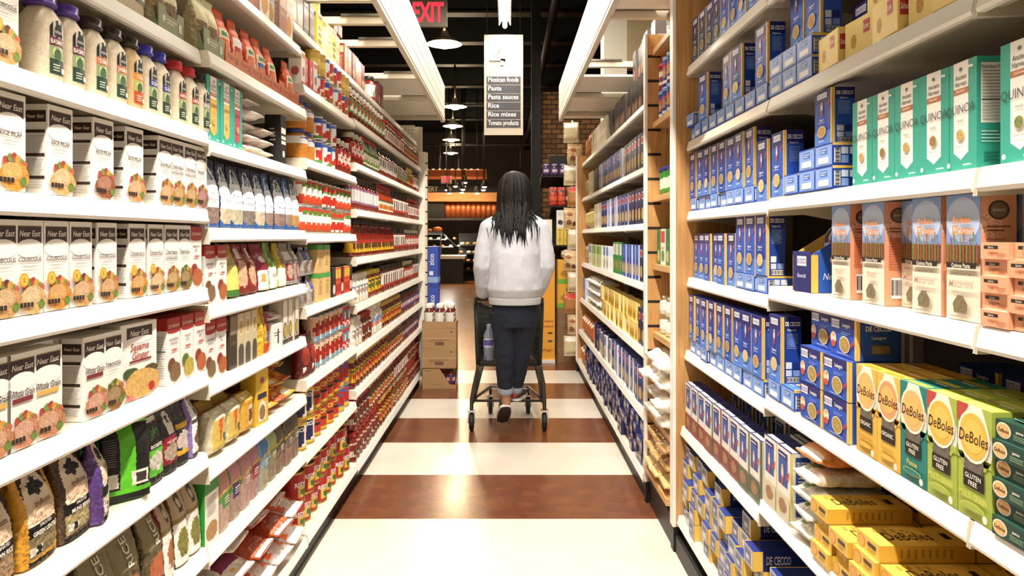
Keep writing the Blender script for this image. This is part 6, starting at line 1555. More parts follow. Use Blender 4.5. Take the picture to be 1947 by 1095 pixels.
for b in ((-w / 2, -d / 2, t, w / 2, -d / 2 + t, .055), (-w / 2, d / 2 - t, t, w / 2, d / 2, .055), (-w / 2, -d / 2 + t, t, -w / 2 + t, d / 2 - t, .055), (w / 2 - t, -d / 2 + t, t, w / 2, d / 2 - t, .055)): mb.box(*b, KR)
o = mb.obj('carton_tray'); o.location = (-.565, 6.25, .4965); tag(o, 'shallow brown carton tray holding white labelled jars', 'tray')
K['wj'] = jar('sauce_jar', .040, .185, '#6a2412', '#efe9dc', '#e6e0d4', [('r', .78, .1, 1, .9, '#3a2c24'), ('e', .86, .5, .07, .2, '#d9c8b0')], 20, (.16, .66), near=True)
for k in range(3):
    for q in range(2):
        place(K['wj'], (-.565 + (k - 1) * .088, 6.185 + q * .12, .502), (0, 5, -4)[k], ('first', 'second', 'third')[k] + ' white labelled sauce jar from the shelves in the %s row of the carton tray' % ('front', 'rear')[q], 'jars in the carton tray')
place(K['j9'], (-.475, 6.20, .005), 10, 'sauce jar showing through the cut-open bottom carton', 'jars in the cut-open carton'); place(K['j11'], (-.565, 6.24, .005), 0, 'dark sauce jar deep inside the cut-open bottom carton', 'jars in the cut-open carton')
K['zico'] = carton('coconut_water_case', .125, .20, .385, '#3b53b4', [('r', 0, 0, 1, .10, '#3348a4'), ('r', 0, .12, 1, .26, '#8fb0dc'), ('tv', 'zico', .5, .68, .38, '#e9eef6', .5), ('r', .34, .30, .64, .40, '#dfe8f4')], [('r', 0, .12, 1, .26, '#8fb0dc')], [('r', 0, 0, 1, 1, '#d9e2ee')], cat='case')
for k in range(3): place(K['zico'], (-.715, 7.1, .386 * k), (0, 2, -1)[k], 'blue coconut water case, %s of its stack' % ('lowest', 'middle', 'topmost')[k], 'stacked blue cases')

# ------------------------------------------------------------------ end display, yellow sign, hanging bags on the right
r = empty('end_display', (.60, 7.55, 0)); tag(r, 'black end display shelving beyond the oak end panel', 'display shelving')
m = MB(); m.box(-.16, .27, 0, .30, .30, 2.1); m.obj('back_panel', r, M_BLACK)
for z in (1.165, 1.56, 1.86):
    m = MB(); m.prism([(-.10, z - .012), (-.10, z), (.27, z), (.27, z - .10)], -.16 if z < 1.8 else -.26, .30, 'x')
    vs = [(x, y, zz) for x, y, zz in m.v]; m.obj('shelf', r, M_BLACK)
KD = carton('shipping_carton', .24, .24, .268, '#8a6a48', [('r', 0, .47, 1, .52, '#9a7a56'), ('l', .2, .2, .8, .34, 2, '#6a5038')], [('r', 0, .47, 1, .52, '#9a7a56')], cat='carton')
for k in range(2): place(KD, (.62, 7.53, .269 * k), 0, 'plain brown carton on the floor under the yellow crates' if not k else 'plain brown carton directly under the yellow crates', 'brown cartons under the yellow crates')
K['crate'] = carton('produce_crate', .24, .24, .24, '#e0a93c', [('r', 0, 0, 1, .20, '#6fae3a'), ('e', .5, .75, .15, .13, '#3a3220'), ('e', .5, .75, .11, .09, '#d9b45a'), ('f', .45, .42, .36, .16, '#c08a3c', 1), ('f', .75, .36, .2, .14, '#e6c26a', 2)], cat='crate')
for k in range(2): place(K['crate'], (.62, 7.53, .54 + .241 * k), 0, 'yellow crate with green foot, %s of two' % ('lower', 'upper')[k], 'yellow crates')
K['chips'] = bag('chip_bag', .16, .10, .2, '#d9cfc6', [('f', .4, .5, .3, .3, '#b8342c', 1), ('r', .6, .3, .9, .6, '#4a3a7c')], pillow=True, neck=.7, seed=121, topd=.02, nu=14, nv=18)
o = place(K['chips'], (.62, 7.45, 1.022 + .05), 0, 'white and red snack bag lying on the yellow crates'); o.matrix_world = Matrix.Translation((.62, 7.62, 1.075)) @ Matrix.Rotation(R(90), 4, 'X')
K['ycar'] = carton('juice_carton', .068, .07, .17, '#e3c85a', [('r', .46, 0, .54, .8, '#4a4028'), ('e', .5, .88, .2, .05, '#8a7a3c'), ('f', .5, .3, .3, .12, '#c8a83c', 1)], cat='carton')
K['wcar'] = carton('tea_box', .075, .07, .18, '#e6e2da', [('f', .5, .32, .34, .13, '#2f2a28', 1), ('e', .6, .25, .2, .08, '#4a4440'), ('l', .2, .7, .8, .85, 2, '#a8a49c')])
for k in range(3):
    place(K['ycar'], (.525 + .072 * k, 7.50, 1.166), 0, ('first', 'second', 'third')[k] + ' pale yellow carton from the yellow sign on the end display', 'yellow cartons on the end display')
    place(K['wcar'], (.53 + .078 * k, 7.50, 1.337), 0, ('first', 'second', 'third')[k] + ' white box with black print on top of the yellow cartons', 'white boxes on the end display')
K['redbg'] = bag('coffee_bag', .08, .06, .19, '#a8341f', [('r', 0, .3, 1, .5, '#c8502c'), ('r', .1, .7, .9, .8, '#2c3a2c')], nu=10, nv=14, seed=122)
K['grnbg'] = bag('coffee_bag', .08, .06, .19, '#2c4434', [('r', 0, .3, 1, .5, '#cfc8b4')], nu=10, nv=14, seed=123)
for k, q in enumerate(('redbg', 'redbg', 'grnbg', 'redbg', 'grnbg')):
    place(K[q], (.46 + .085 * k, 7.50, 1.561), 0, ('red' if q[0] == 'r' else 'dark green') + ' coffee bag, ' + ORD[k] + ' in the row on the dark display shelf', 'coffee bags on the end display')
jv('purp', 'jam_jar', .037, .12, '#3a2440', '#8a7a9a', '#5a4470', [('r', .2, .3, .8, .7, '#cfc4d0')])
for k in range(5): place(K['purp'], (.39 + .085 * k, 7.50, 1.861), 0, 'purple jam jar, ' + ORD[k] + ' in the row on the top display shelf', 'jam jars on the end display')
r = empty('yellow_sign', (.385, 7.38, 0)); tag(r, 'tall yellow cardboard floor sign beside the shopper', 'floor sign')
m = MB(); m.box(-.10, 0, .03, .085, .012, 1.08); m.obj('board', r, flat_mat('sign_yellow', '#eba52f', .5))
m = MB(); m.box(-.10, -.03, 0, .085, .05, .03); m.obj('foot', r, M_WHITE)
def sign_words(lines, c):
    m = MB()
    for s_, xr, z, hh in lines:
        vs, fs, w = glyphs(s_, .015)
        sc = hh / .7
        m.faces([(xr + (x - w) * sc, -.0012, z + y * sc) for x, y in vs], fs)
    m.obj('lettering', r, flat_mat('sign_ink', c, .5))
for q in (('every', .07, .40, .028), ('occasion', .075, .35, .028), ("Kellogg's", .065, .115, .026)): sign_words([q], '#9a4a1c')
for z, c in ((.285, '#4a4030'), (.205, '#3a4a6a')):
    m = MB(); m.box(.015, -.002, z, .06, 0, z + .018); m.obj('printed_mark', r, flat_mat('sign_mark', c, .5))
m = MB(); m.box(-.03, -.02, 1.06, .055, -.012, 1.42)
o = m.obj('price_placard', mat=M_WHITE); o.location = (.385, 7.38, 0); tag(o, 'white placard standing above the yellow floor sign', 'placard')
pbag('snk1', '#cdbb94', [('f', .5, .45, .42, .35, '#d9c8a0', 1), ('r', .1, .75, .9, .95, '#e9e2d4')], 131, .14, .19, .075, 'snack_bag')
pbag('snk2', '#a8703a', [('f', .5, .45, .42, .35, '#b87f48', 2), ('r', .1, .75, .9, .95, '#c8342a')], 132, .14, .19, .075, 'snack_bag')
pbag('snk3', '#c9a878', [('f', .3, .3, .2, .14, '#8a5a34', 1), ('f', .6, .5, .25, .16, '#e0c49a', 2), ('f', .35, .68, .2, .1, '#a86a3c', 3), ('f', .7, .22, .18, .1, '#6a4428', 4)], 133, .14, .19, .075, 'snack_bag')
for q in ('snk1', 'snk2', 'snk3'): K[q]['root'].scale = (1, 1, 1)
r = empty('clip_strip', (.612, 7.035, 0)); tag(r, 'thin hanging strip that carries snack bags beside the oak end panel', 'display strip')
m = MB(); m.box(-.008, 0, .12, .008, .003, 2.35); m.obj('strip', r, M_WHITE)
for k in range(11):
    z = .13 + .2 * k
    place(K[('snk1', 'snk3', 'snk2', 'snk1', 'snk3')[k % 5]], (.612 + (.02 if k % 2 else -.015), 6.985, z), (8, -10, 4)[k % 3], ('pale', 'nut brown', 'red topped', 'pale', 'nut brown')[k % 5] + ' snack bag hanging on the strip, ' + ORD[10 - k] + ' from the top', 'snack bags on the hanging strip')

# ------------------------------------------------------------------ bakery far behind
def pbox(m, px0, py0, px1, py1, Y, d=.1):
    a, b = at(px0, py1, Y), at(px1, py0, Y)
    m.box(a.x, Y, a.z, b.x, Y + d, b.z)
M_COP = flat_mat('copper', '#a8592e', .4, .45)
M_FASC = wood_mat('bakery_wood', '#a8713c', '#c08a50', 5, 'X')
r = empty('bakery_canopy', (0, 22, 0)); tag(r, 'long wooden bakery fascia with copper panel below it', 'shop fascia')
def sub(m, name, mat, par):
    m.v = [(x - par.location.x, y - par.location.y, z - par.location.z) for x, y, z in m.v]
    return m.obj(name, par, mat)
m = MB(); pbox(m, 740, 366, 1000, 383, 21.9, .3); sub(m, 'fascia', M_FASC, r)
m = MB(); pbox(m, 740, 350, 1000, 366, 22.1, .1); sub(m, 'name_band', M_BLACK, r)
m = MB()
a, b = at(846, 416, 22.05), at(985, 383, 22.05)
n = 14
for k in range(n):
    x = a.x + (b.x - a.x) * (k + .5) / n
    m.tube([(x, 22.2, a.z), (x, 22.2, b.z)], (b.x - a.x) / n * .85, 12)
sub(m, 'copper_panel', M_COP, r)
m = MB(); pbox(m, 740, 414, 1000, 419, 21.7, .5); sub(m, 'ledge', M_DARK, r)
m = MB(); vs, fs, w = glyphs('BAKERY', .02); sc = .15 / .7; e = at(833, 365, 22.05)
m.faces([(e.x + (x - w) * sc * .8, 22.05, e.z + .02 + y * sc) for x, y in vs], fs); sub(m, 'lettering', flat_mat('sign_grey_letter', '#a09684', .5), r)
for px in (790, 990):
    q = at(px, 360, 22.05); m = MB(); m.tube([(q.x, 22.05, q.z), (q.x, 22.05, 4.9)], .02, 6); sub(m, 'hanger', M_DARK, r)
m = MB(); pbox(m, 806, 387, 845, 413, 22.0, .04); tag(m.obj('menu_board', mat=M_BLACK), 'black menu board under the bakery fascia', 'menu board')
r = empty('copper_hood', (-1.5, 20.5, 3.0)); tag(r, 'lit copper hood hanging above the bakery', 'hood')
m = MB()
a, b = at(760, 336, 20.5), at(924, 323, 20.5)
m.prism([(20.5, a.z), (20.55, a.z), (20.7, b.z), (20.65, b.z)], a.x, b.x, 'x'); m.prism([(21.4, a.z), (21.45, a.z), (21.3, b.z), (21.25, b.z)], a.x, b.x, 'x'); m.box(a.x, 20.65, b.z, b.x, 21.3, b.z + .03)
sub(m, 'hood_shell', M_COP, r)
for k in range(9):
    q = at(812 + k * 12, 331, 20.95); m = MB(); m.lathe([(.02, -.07), (.06, -.05), (.07, 0), (.03, .08)], 10, at=(q.x, q.y, q.z + .06)); sub(m, 'bulb', flat_mat('warm_bulb', '#ffd9a0', .5, emit=18), r)
for px in (836, 872):
    q = at(px, 323, 20.95); m = MB(); m.tube([(q.x, q.y, q.z), (q.x, q.y, 4.9)], .02, 6); sub(m, 'rod', M_DARK, r)
area('hood_light', (-1.5, 20.9, 2.85), (0, 0, 0), 1.8, .5, 80, (1, .75, .45))
for k, (px, py) in enumerate(((850, 361), (854, 367), (866, 354), (878, 366), (880, 360), (882, 354), (884, 347), (907, 367), (919, 361), (921, 355))):
    q = at(px, py, 18.0 - .2 * (k % 5)); r = empty('track_spot', q); tag(r, 'small track spotlight over the bakery, ' + ORD[k] + ' from the shelves', 'spotlight', 'track spotlights over the bakery')
    m = MB(); m.lathe([(.05, .0), (.06, .02), (.05, .14), (.02, .16)], 12); m.obj('housing', r, M_DARK)
    m = MB(); m.lathe([(.001, -.03), (.045, -.015), (.05, .01)], 12); m.obj('bulb', r, M_BULB)
    m = MB(); m.tube([(0, 0, .15), (0, 0, 4.9 - q.z)], .012, 6); m.obj('stem', r, M_DARK)
r = empty('bakery_counter', (-1.6, 20.0, 0)); tag(r, 'dark bakery counter with pale worktop', 'counter')
m = MB(); a, b = at(790, 540, 20), at(880, 492, 20); m.box(a.x, 20, .0, b.x, 20.8, b.z); sub(m, 'body', M_DARK, r)
m = MB(); a, b = at(790, 492, 20), at(884, 486, 20); m.box(a.x, 19.9, a.z, b.x, 20.9, b.z); sub(m, 'worktop', M_WHITE, r)
zt = b.z
r = empty('pastry_case', (-1.9, 20.2, zt)); tag(r, 'glass pastry case standing on the bakery counter', 'display case')
gm, nt, bs = new_mat('case_glass'); bs.inputs['Transmission Weight'].default_value = 1; bs.inputs['Roughness'].default_value = .02; bs.inputs['IOR'].default_value = 1.1
a, b = at(800, 486, 20.1), at(838, 443, 20.1)
for x in (a.x, b.x): m = MB(); m.box(x - .02, 20.1, zt, x + .02, 20.14, b.z); sub(m, 'post', M_CHROME, r)
m = MB(); m.box(a.x, 20.08, b.z, b.x + .03, 20.7, b.z + .04); sub(m, 'case_top', M_CHROME, r)
m = MB(); m.box(a.x + .02, 20.11, zt, b.x - .02, 20.12, b.z); sub(m, 'glass_front', gm, r)
m = MB(); m.prism([(b.x + .02, b.z), (b.x + .06, b.z), (b.x + .44, zt + .25), (b.x + .40, zt + .25)], 20.1, 20.14); sub(m, 'sloping_bar', M_CHROME, r)
for z in (.22, .42): m = MB(); m.box(a.x + .03, 20.15, zt + z, b.x + .3 - .2 * (z > .3), 20.6, zt + z + .02); sub(m, 'shelf', M_WHITE, r)
area('case_light', (-1.9, 20.35, zt + .58), (0, 0, 0), .8, .2, 120, (1, .92, .8))
pm = [flat_mat('bread_brown', '#b0703a', .6), flat_mat('pastry_cream', '#e6d6b4', .6), flat_mat('gourd_orange', '#c8641e', .5)]
rg = random.Random(9)
def lump(name, p, s_, mat, label, cat, group):
    m = MB()
    m.lathe([(s_ * .5, 0), (s_ * .95, s_ * .25), (s_, s_ * .5), (s_ * .8, s_ * .85), (s_ * .3, s_ * 1.0), (.001, s_)], 12)
    o = m.obj(name, mat=mat); o.location = p; tag(o, label, cat, group)
for k in range(8):
    lump('pastry', (-2.1 + .11 * k, 20.3, zt + (.242 if k % 2 else .442) + .0), .045, pm[1 if k % 3 else 0], 'pastry on a glass shelf of the bakery case', 'pastry', 'pastries in the case')
for k, px in enumerate((806, 817, 832)):
    q = at(px, 441, 20.35); lump('gourd', (q.x, 20.35, b.z + .041), (.09, .07, .13)[k], pm[2], ('small', 'pear-shaped', 'large round')[k] + ' orange gourd on top of the pastry case', 'gourd', 'gourds on the case')
r = empty('bread_rack', (-1.15, 21.0, 0)); tag(r, 'dark bread rack behind the bakery counter', 'rack')
m = MB(); m.box(-1.40, 21.35, 0, -.52, 21.4, 1.35); sub(m, 'back_panel', M_BLACK, r)
for z in (.28, .52, .76, 1.0): m = MB(); m.box(-1.40, 21.0, z, -.52, 21.35, z + .025); sub(m, 'shelf', M_DARK, r)
for k in range(14):
    z = (.28, .52, .76, 1.0)[k % 4] + .026
    lump('bread_loaf', (-1.30 + .19 * (k // 4) + rg.uniform(-.02, .02), 21.15, z), .07, pm[0 if k % 3 else 1], 'brown bread loaf on the dark bread rack', 'bread', 'loaves on the bread rack')

# rough brick wall at the right, behind the end display
bm_, nt, bs = new_mat('rough_brick')
tb = nt.nodes.new('ShaderNodeTexBrick'); tb.inputs['Scale'].default_value = 4; tb.inputs['Color1'].default_value = lin('#8a6238'); tb.inputs['Color2'].default_value = lin('#5c4026'); tb.inputs['Mortar'].default_value = lin('#33261a'); tb.inputs['Mortar Size'].default_value = .03
tc = nt.nodes.new('ShaderNodeTexCoord'); mp = nt.nodes.new('ShaderNodeMapping'); mp.inputs['Rotation'].default_value = (R(90), 0, 0)
nt.links.new(tc.outputs['Object'], mp.inputs[0]); nt.links.new(mp.outputs[0], tb.inputs['Vector']); nt.links.new(tb.outputs['Color'], bs.inputs['Base Color']); bs.inputs['Roughness'].default_value = .9
m = MB(); m.box(.42, 9.5, 0, 4.5, 9.7, 3.1); struct(m.obj('wall_brick', mat=bm_))
m = MB(); m.box(.30, 9.3, 0, .42, 9.45, 4.9); struct(m.obj('trim_21', mat=M_BLACK))
area('track_wash_light', (.7, 8.2, 3.6), (R(-25), 0, 0), .3, .3, 22, (1, .78, .5))
# ------------------------------------------------------------------ shopping cart
CX, CY = .0, 4.80
r = empty('shopping_cart', (CX, CY, 0)); tag(r, 'dark green wire shopping cart pushed by the shopper', 'shopping cart')
M_CART = flat_mat('dark_green_plastic', '#1b231c', .45)
M_TUBE2 = flat_mat('bronze_cart_tube', '#4a463c', .35, .55)
def csub(m, name, mat, par=r): return sub(m, name, mat, par) if par is r else m.obj(name, par, mat)
ZB, ZT = .42, .83
RL, RR, FL, FR_ = -.205, .222, -.135, .165       # rear and front, left and right
YR, YF = 4.83, 5.45
def corner(x, z, y): return (x, y, z)
m = MB()
def lerp(a, b, t): return a + (b - a) * t
def P(side, t, s_):   # basket walls: t along, s up
    flare = .93 + .07 * s_
    if side == 'l': x, y = lerp(RL, FL, t), lerp(YR, YF, t)
    elif side == 'r': x, y = lerp(RR, FR_, t), lerp(YR, YF, t)
    elif side == 'f': x, y = lerp(FL, FR_, t), YF
    else: x, y = lerp(RL, RR, t), YR
    cx = (RL + RR) / 2
    return (cx + (x - cx) * flare, y, lerp(ZB, ZT - .10 * (t if side in 'lr' else (1 if side == 'f' else 0)), s_))
for side, nv_ in (('l', 26), ('r', 26), ('f', 12)):
    for k in range(nv_ + 1):
        m.tube([P(side, k / nv_, 0), P(side, k / nv_, 1)], .0046, 5)
    for k in range(13): m.tube([P(side, j / 4, k / 12) for j in range(5)], .0042, 5)
for k in range(12): m.tube([P('l', k / 11, 0), P('r', k / 11, 0)], .003, 5)
for k in range(9): m.tube([P('b', k / 8, 0), P('f', k / 8, 0)], .003, 5)
for k in range(9): m.tube([P('b', k / 8, 0), P('b', k / 8, .14)], .003, 5)
csub(m, 'wire_basket', M_CART)
m = MB()
m.tube([P('b', 0, 1), P('l', .5, 1), P('f', 0, 1), P('f', 1, 1), P('r', .5, 1), P('b', 1, 1)], .011, 8)
m.tube([P('b', 0, 0), P('b', 0, 1)], .016, 8); m.tube([P('b', 1, 0), P('b', 1, 1)], .016, 8); m.tube([P('b', 0, .0), P('b', 1, .0)], .012, 8)
csub(m, 'basket_rim', M_CART)
m = MB()
for sx, xb, xw, xf in ((-1, RL * .93, -.232, -.12), (1, RR * .93 + .004, .238, .145)):
    m.tube([(xb, YR, ZB + .02), (xb * 1.02, YR, ZB - .03), (xb + sx * .022, YR - .01, .30), (xw, CY, .20), (xw, CY, .135)], .0125, 8)
    m.tube([(xb - sx * .03, YR + .12, ZB), (xb - sx * .0, YR + .10, .30), (xw - sx * .012, YR + .06, .185)], .0115, 8)
    m.tube([(xw, CY + .01, .17), (xw - sx * .03, CY + .15, .19), (xf, 5.24, .19), (xf, 5.26, .14)], .011, 8)
m.tube([(-.225, CY + .045, .182), (.23, CY + .045, .182)], .009, 8)
for y, z in ((YR, ZB + .01), (YR + .12, ZB)): m.tube([(RL * .93, y, z), (RR * .93, y, z)], .009, 8)
csub(m, 'frame', M_TUBE2)
m = MB(); m.tube([(-.12, 5.24, .19), (.145, 5.24, .19)], .014, 8); csub(m, 'front_rail', M_CHROME)
m = MB()
for x, s_ in ((RL, -1), (RR, 1)): m.tube([(x, YR, ZT - .02), (x, YR - .05, ZT + .015), (x, 4.745, ZT + .022)], .010, 8)
m.tube([(RL, 4.745, ZT + .022), (RR, 4.745, ZT + .022)], .013, 10); csub(m, 'handle', M_CART)
for x, y, h in ((-.232, CY, .135), (.238, CY, .135), (-.12, 5.26, .135), (.145, 5.26, .135)):
    m = MB()
    m.box(x - .024, y - .03, h - .012, x + .024, y + .03, h); m.box(x - .024, y - .02, .05, x - .018, y + .02, h - .012); m.box(x + .018, y - .02, .05, x + .024, y + .02, h - .012)
    c = csub(m, 'caster', M_CHROME)
    m = MB()
    pr = [(.001, -.015), (.05, -.015), (.058, -.009), (.0585, .009), (.05, .015), (.001, .015)]
    m.lathe(pr, 22, cap=False)
    m.v = [(x + vz - CX, y + vy - CY, .0587 + vx) for vx, vy, vz in m.v]
    m.obj('wheel', c, flat_mat('rubber_black', '#141312', .6))
K['gbag'] = bag('grocery_bag', .11, .12, .2, '#5d605c', [('r', .2, .3, .8, .7, '#8a8f8c')], nu=12, nv=16, neck=.5, seed=141)
K['wbag2'] = bag('grocery_bag', .10, .12, .16, '#c9ccca', [('r', .2, .2, .7, .6, '#e9ebea')], nu=12, nv=16, neck=.5, seed=142)
place(K['gbag'], (-.075, 5.06, ZB + .012), 4, 'grey clear bag in the left of the cart basket'); place(K['wbag2'], (.11, 5.03, ZB + .012), -4, 'white clear bag in the right of the cart basket')
mb = MB(); mb.lathe([(.03, 0), (.034, .01), (.034, .17), (.014, .21), (.014, .24)], 16, '#8f98a8', PLASTIC); wrap(mb, .035, .09, .15, '#d9d6ea', [('r', .1, .2, .9, .8, '#6a5fae')], 18, 5)
K['wat'] = kind('water_bottle', 'bottle', .07, .07, .24, mb); place(K['wat'], (-.125, 4.92, ZB + .012), 0, 'water bottle with purple label in the cart basket')

# ------------------------------------------------------------------ the shopper
def bake(mb, name, voxel, smooth, parent, mat, disp=0, dsize=.08):
    o = mb.obj(name, None, mat)
    md = o.modifiers.new('m', 'REMESH'); md.mode = 'VOXEL'; md.voxel_size = voxel; md.use_smooth_shade = True
    if smooth:
        sm = o.modifiers.new('s', 'SMOOTH'); sm.factor = .5; sm.iterations = smooth
    if disp:
        tx = bpy.data.textures.new(name + '_folds', 'CLOUDS'); tx.noise_scale = dsize; tx.noise_depth = 2
        dm = o.modifiers.new('d', 'DISPLACE'); dm.texture = tx; dm.strength = disp; dm.mid_level = .5; dm.texture_coords = 'GLOBAL'
    dg = bpy.context.evaluated_depsgraph_get(); dg.update()
    me = bpy.data.meshes.new_from_object(o.evaluated_get(dg))
    o.modifiers.clear()
    o.data = me
    me.polygons.foreach_set('use_smooth', [True] * len(me.polygons))
    o.parent = parent
    return o
def loft(m, rings, n=20):
    """rings: (x, y, z, rx, ry) stacked ellipses"""
    vs, fs = [], []
    for x, y, z, rx, ry in rings:
        for k in range(n):
            a = 2 * math.pi * k / n
            vs.append((x + rx * math.cos(a), y + ry * math.sin(a), z))
    for i in range(len(rings) - 1):
        for k in range(n):
            j = (k + 1) % n
            fs.append((i * n + k, i * n + j, i * n + n + j, i * n + n + k))
    fs += [tuple(reversed(range(n))), tuple(range((len(rings) - 1) * n, len(rings) * n))]
    m.faces(vs, fs)
def ball(m, c, rx, ry, rz, n=16):
    rg_ = [(math.sin(math.pi * k / 10), -math.cos(math.pi * k / 10)) for k in range(11)]
    loft(m, [(c[0], c[1], c[2] + rz * q, max(.001, rx * p), max(.001, ry * p)) for p, q in rg_], n)
def limb(m, pts, rs, n=14):
    """smoothly bent tapering limb"""
    P_, Q_ = [], []
    for i in range(len(pts) - 1):
        for k in range(4):
            t = k / 4
            P_.append(Vector(pts[i]).lerp(Vector(pts[i + 1]), t)); Q_.append(rs[i] + (rs[i + 1] - rs[i]) * t)
    P_.append(Vector(pts[-1])); Q_.append(rs[-1])
    m.tube(P_, Q_, n)
pr_ = empty('person', (.04, 4.60, 0)); tag(pr_, 'person with long dark hair in light grey sweatshirt leaning on the cart', 'person')
SK = flat_mat('skin', '#b98a6c', .5)
HX, HY, HZ = .045, 4.655, 1.525
body = MB()
ball(body, (HX, HY, HZ), .073, .092, .108); ball(body, (HX, HY + .03, HZ - .055), .052, .06, .06)       # skull and jaw
ball(body, (HX, HY + .097, HZ - .022), .012, .018, .02, 8)                                             # nose
ball(body, (HX, HY + .088, HZ - .062), .022, .01, .008, 8)                                             # mouth
for s_ in (-1, 1):
    ball(body, (HX + s_ * .074, HY, HZ - .012), .01, .02, .03, 8)                                       # ears
    ball(body, (HX + s_ * .03, HY + .080, HZ + .004), .017, .012, .009, 8)                              # eyelids
loft(body, [(.045, 4.60, 1.30, .10, .08), (.045, 4.61, 1.37, .065, .06), (.045, 4.625, 1.42, .05, .05), (.045, 4.64, 1.48, .048, .05)])
loft(body, [(.045, 4.56, .80, .12, .09), (.045, 4.56, .95, .12, .085), (.045, 4.57, 1.15, .13, .09), (.045, 4.59, 1.30, .15, .085), (.045, 4.60, 1.36, .09, .07)])
ARM = {-1: [(-.09, 4.60, 1.33), (-.14, 4.565, 1.09), (-.152, 4.69, .885)], 1: [(.18, 4.60, 1.33), (.222, 4.56, 1.08), (.178, 4.69, .885)]}
for s_, (a, b, c) in ARM.items():
    limb(body, [a, b, c], [.045, .036, .024])
    # hand closed over the handle: palm, four fingers round the bar, thumb under it
    limb(body, [c, (c[0], 4.715, .880), (c[0], 4.738, .875)], [.024, .026, .022])
    loft(body, [(c[0], 4.722, .868, .038, .03), (c[0], 4.725, .882, .038, .028)], 14)
    for k in range(4):
        x = c[0] + (k - 1.5) * .0195
        e = (.0, .004, .002, -.004)[k]
        body.tube([(x, 4.725, .880), (x, 4.752 + e, .884), (x, 4.772 + e, .868), (x, 4.768 + e, .846), (x, 4.748, .834)], [.0095, .009, .0085, .008, .0065], 8)
    body.tube([(c[0] - s_ * .034, 4.712, .874), (c[0] - s_ * .044, 4.728, .856), (c[0] - s_ * .036, 4.744, .836)], [.011, .0095, .0075], 8)
LEG = {-1: [(-.025, 4.565, .80), (-.012, 4.60, .54), (-.014, 4.655, .40), (-.012, 4.70, .27)], 1: [(.105, 4.565, .80), (.088, 4.635, .54), (.068, 4.70, .41), (.048, 4.765, .27)]}
limb(body, LEG[-1] + [(-.008, 4.715, .20), (-.012, 4.76, .15)], [.08, .052, .045, .033, .030, .028])
limb(body, LEG[1] + [(.044, 4.785, .235), (.046, 4.83, .222)], [.08, .052, .045, .033, .030, .026])
sk = bake(body, 'body', .0055, 3, pr_, SK)
def rel(o): o.matrix_parent_inverse = pr_.matrix_world.inverted() if False else Matrix.Translation(-pr_.location)
rel(sk)
# sweatshirt
sw = MB()
loft(sw, [(.045, 4.555, .868, .146, .125), (.045, 4.552, .885, .158, .138), (.045, 4.54, .93, .170, .150), (.045, 4.535, 1.0, .160, .142), (.045, 4.535, 1.14, .150, .128), (.045, 4.56, 1.26, .156, .12), (.045, 4.59, 1.33, .150, .10), (.045, 4.60, 1.375, .11, .08), (.045, 4.61, 1.405, .068, .066), (.045, 4.615, 1.42, .06, .06)], 28)
limb(sw, [(-.04, 4.59, 1.33), (-.115, 4.585, 1.30), (-.146, 4.575, 1.18), (-.158, 4.57, 1.07), (-.152, 4.62, .96), (-.153, 4.665, .905), (-.152, 4.688, .882)], [.068, .062, .056, .054, .052, .048, .034])
limb(sw, [(.13, 4.59, 1.33), (.200, 4.585, 1.30), (.228, 4.575, 1.18), (.240, 4.57, 1.07), (.205, 4.62, .965), (.185, 4.665, .908), (.178, 4.688, .882)], [.068, .062, .056, .055, .053, .048, .034])
M_SW, nt, bs = new_mat('grey_sweatshirt_fabric')
bs.inputs['Base Color'].default_value = lin('#b9bbc0'); bs.inputs['Roughness'].default_value = .9; bs.inputs['Sheen Weight'].default_value = .2
n1 = nt.nodes.new('ShaderNodeTexNoise'); n1.inputs['Scale'].default_value = 260; tc = nt.nodes.new('ShaderNodeTexCoord'); nt.links.new(tc.outputs['Object'], n1.inputs['Vector'])
bp = nt.nodes.new('ShaderNodeBump'); bp.inputs['Strength'].default_value = .25; bp.inputs['Distance'].default_value = .003; nt.links.new(n1.outputs['Fac'], bp.inputs['Height']); nt.links.new(bp.outputs[0], bs.inputs['Normal'])
rel(bake(sw, 'sweatshirt', .007, 4, pr_, M_SW, .014, .11))
hb = MB()
for k in range(60):   # ribbed hem
    a = 2 * math.pi * k / 60
    hb.tube([(.045 + .150 * math.cos(a), 4.555 + .125 * math.sin(a), .838), (.045 + .157 * math.cos(a), 4.555 + .132 * math.sin(a), .882)], .0085, 6)
rel(bake(hb, 'ribbed_hem', .005, 2, pr_, M_SW))
# jeans
jn = MB()
loft(jn, [(.042, 4.565, .70, .135, .095), (.042, 4.56, .78, .142, .11), (.042, 4.56, .86, .135, .105)], 24)
limb(jn, LEG[-1], [.092, .066, .058, .046]); limb(jn, LEG[1], [.092, .064, .056, .044])
M_JN, nt, bs = new_mat('dark_denim')
n1 = nt.nodes.new('ShaderNodeTexNoise'); n1.inputs['Scale'].default_value = 14; n1.inputs['Detail'].default_value = 5
cr = nt.nodes.new('ShaderNodeValToRGB'); cr.color_ramp.elements[0].color = lin('#0a0d18'); cr.color_ramp.elements[1].color = lin('#182136'); tc = nt.nodes.new('ShaderNodeTexCoord')
nt.links.new(tc.outputs['Object'], n1.inputs['Vector']); nt.links.new(n1.outputs['Fac'], cr.inputs[0]); nt.links.new(cr.outputs[0], bs.inputs['Base Color']); bs.inputs['Roughness'].default_value = .85
rel(bake(jn, 'jeans', .006, 3, pr_, M_JN, .01, .05))
M_CUF = flat_mat('turned_denim_cuff', '#8d93a0', .9)
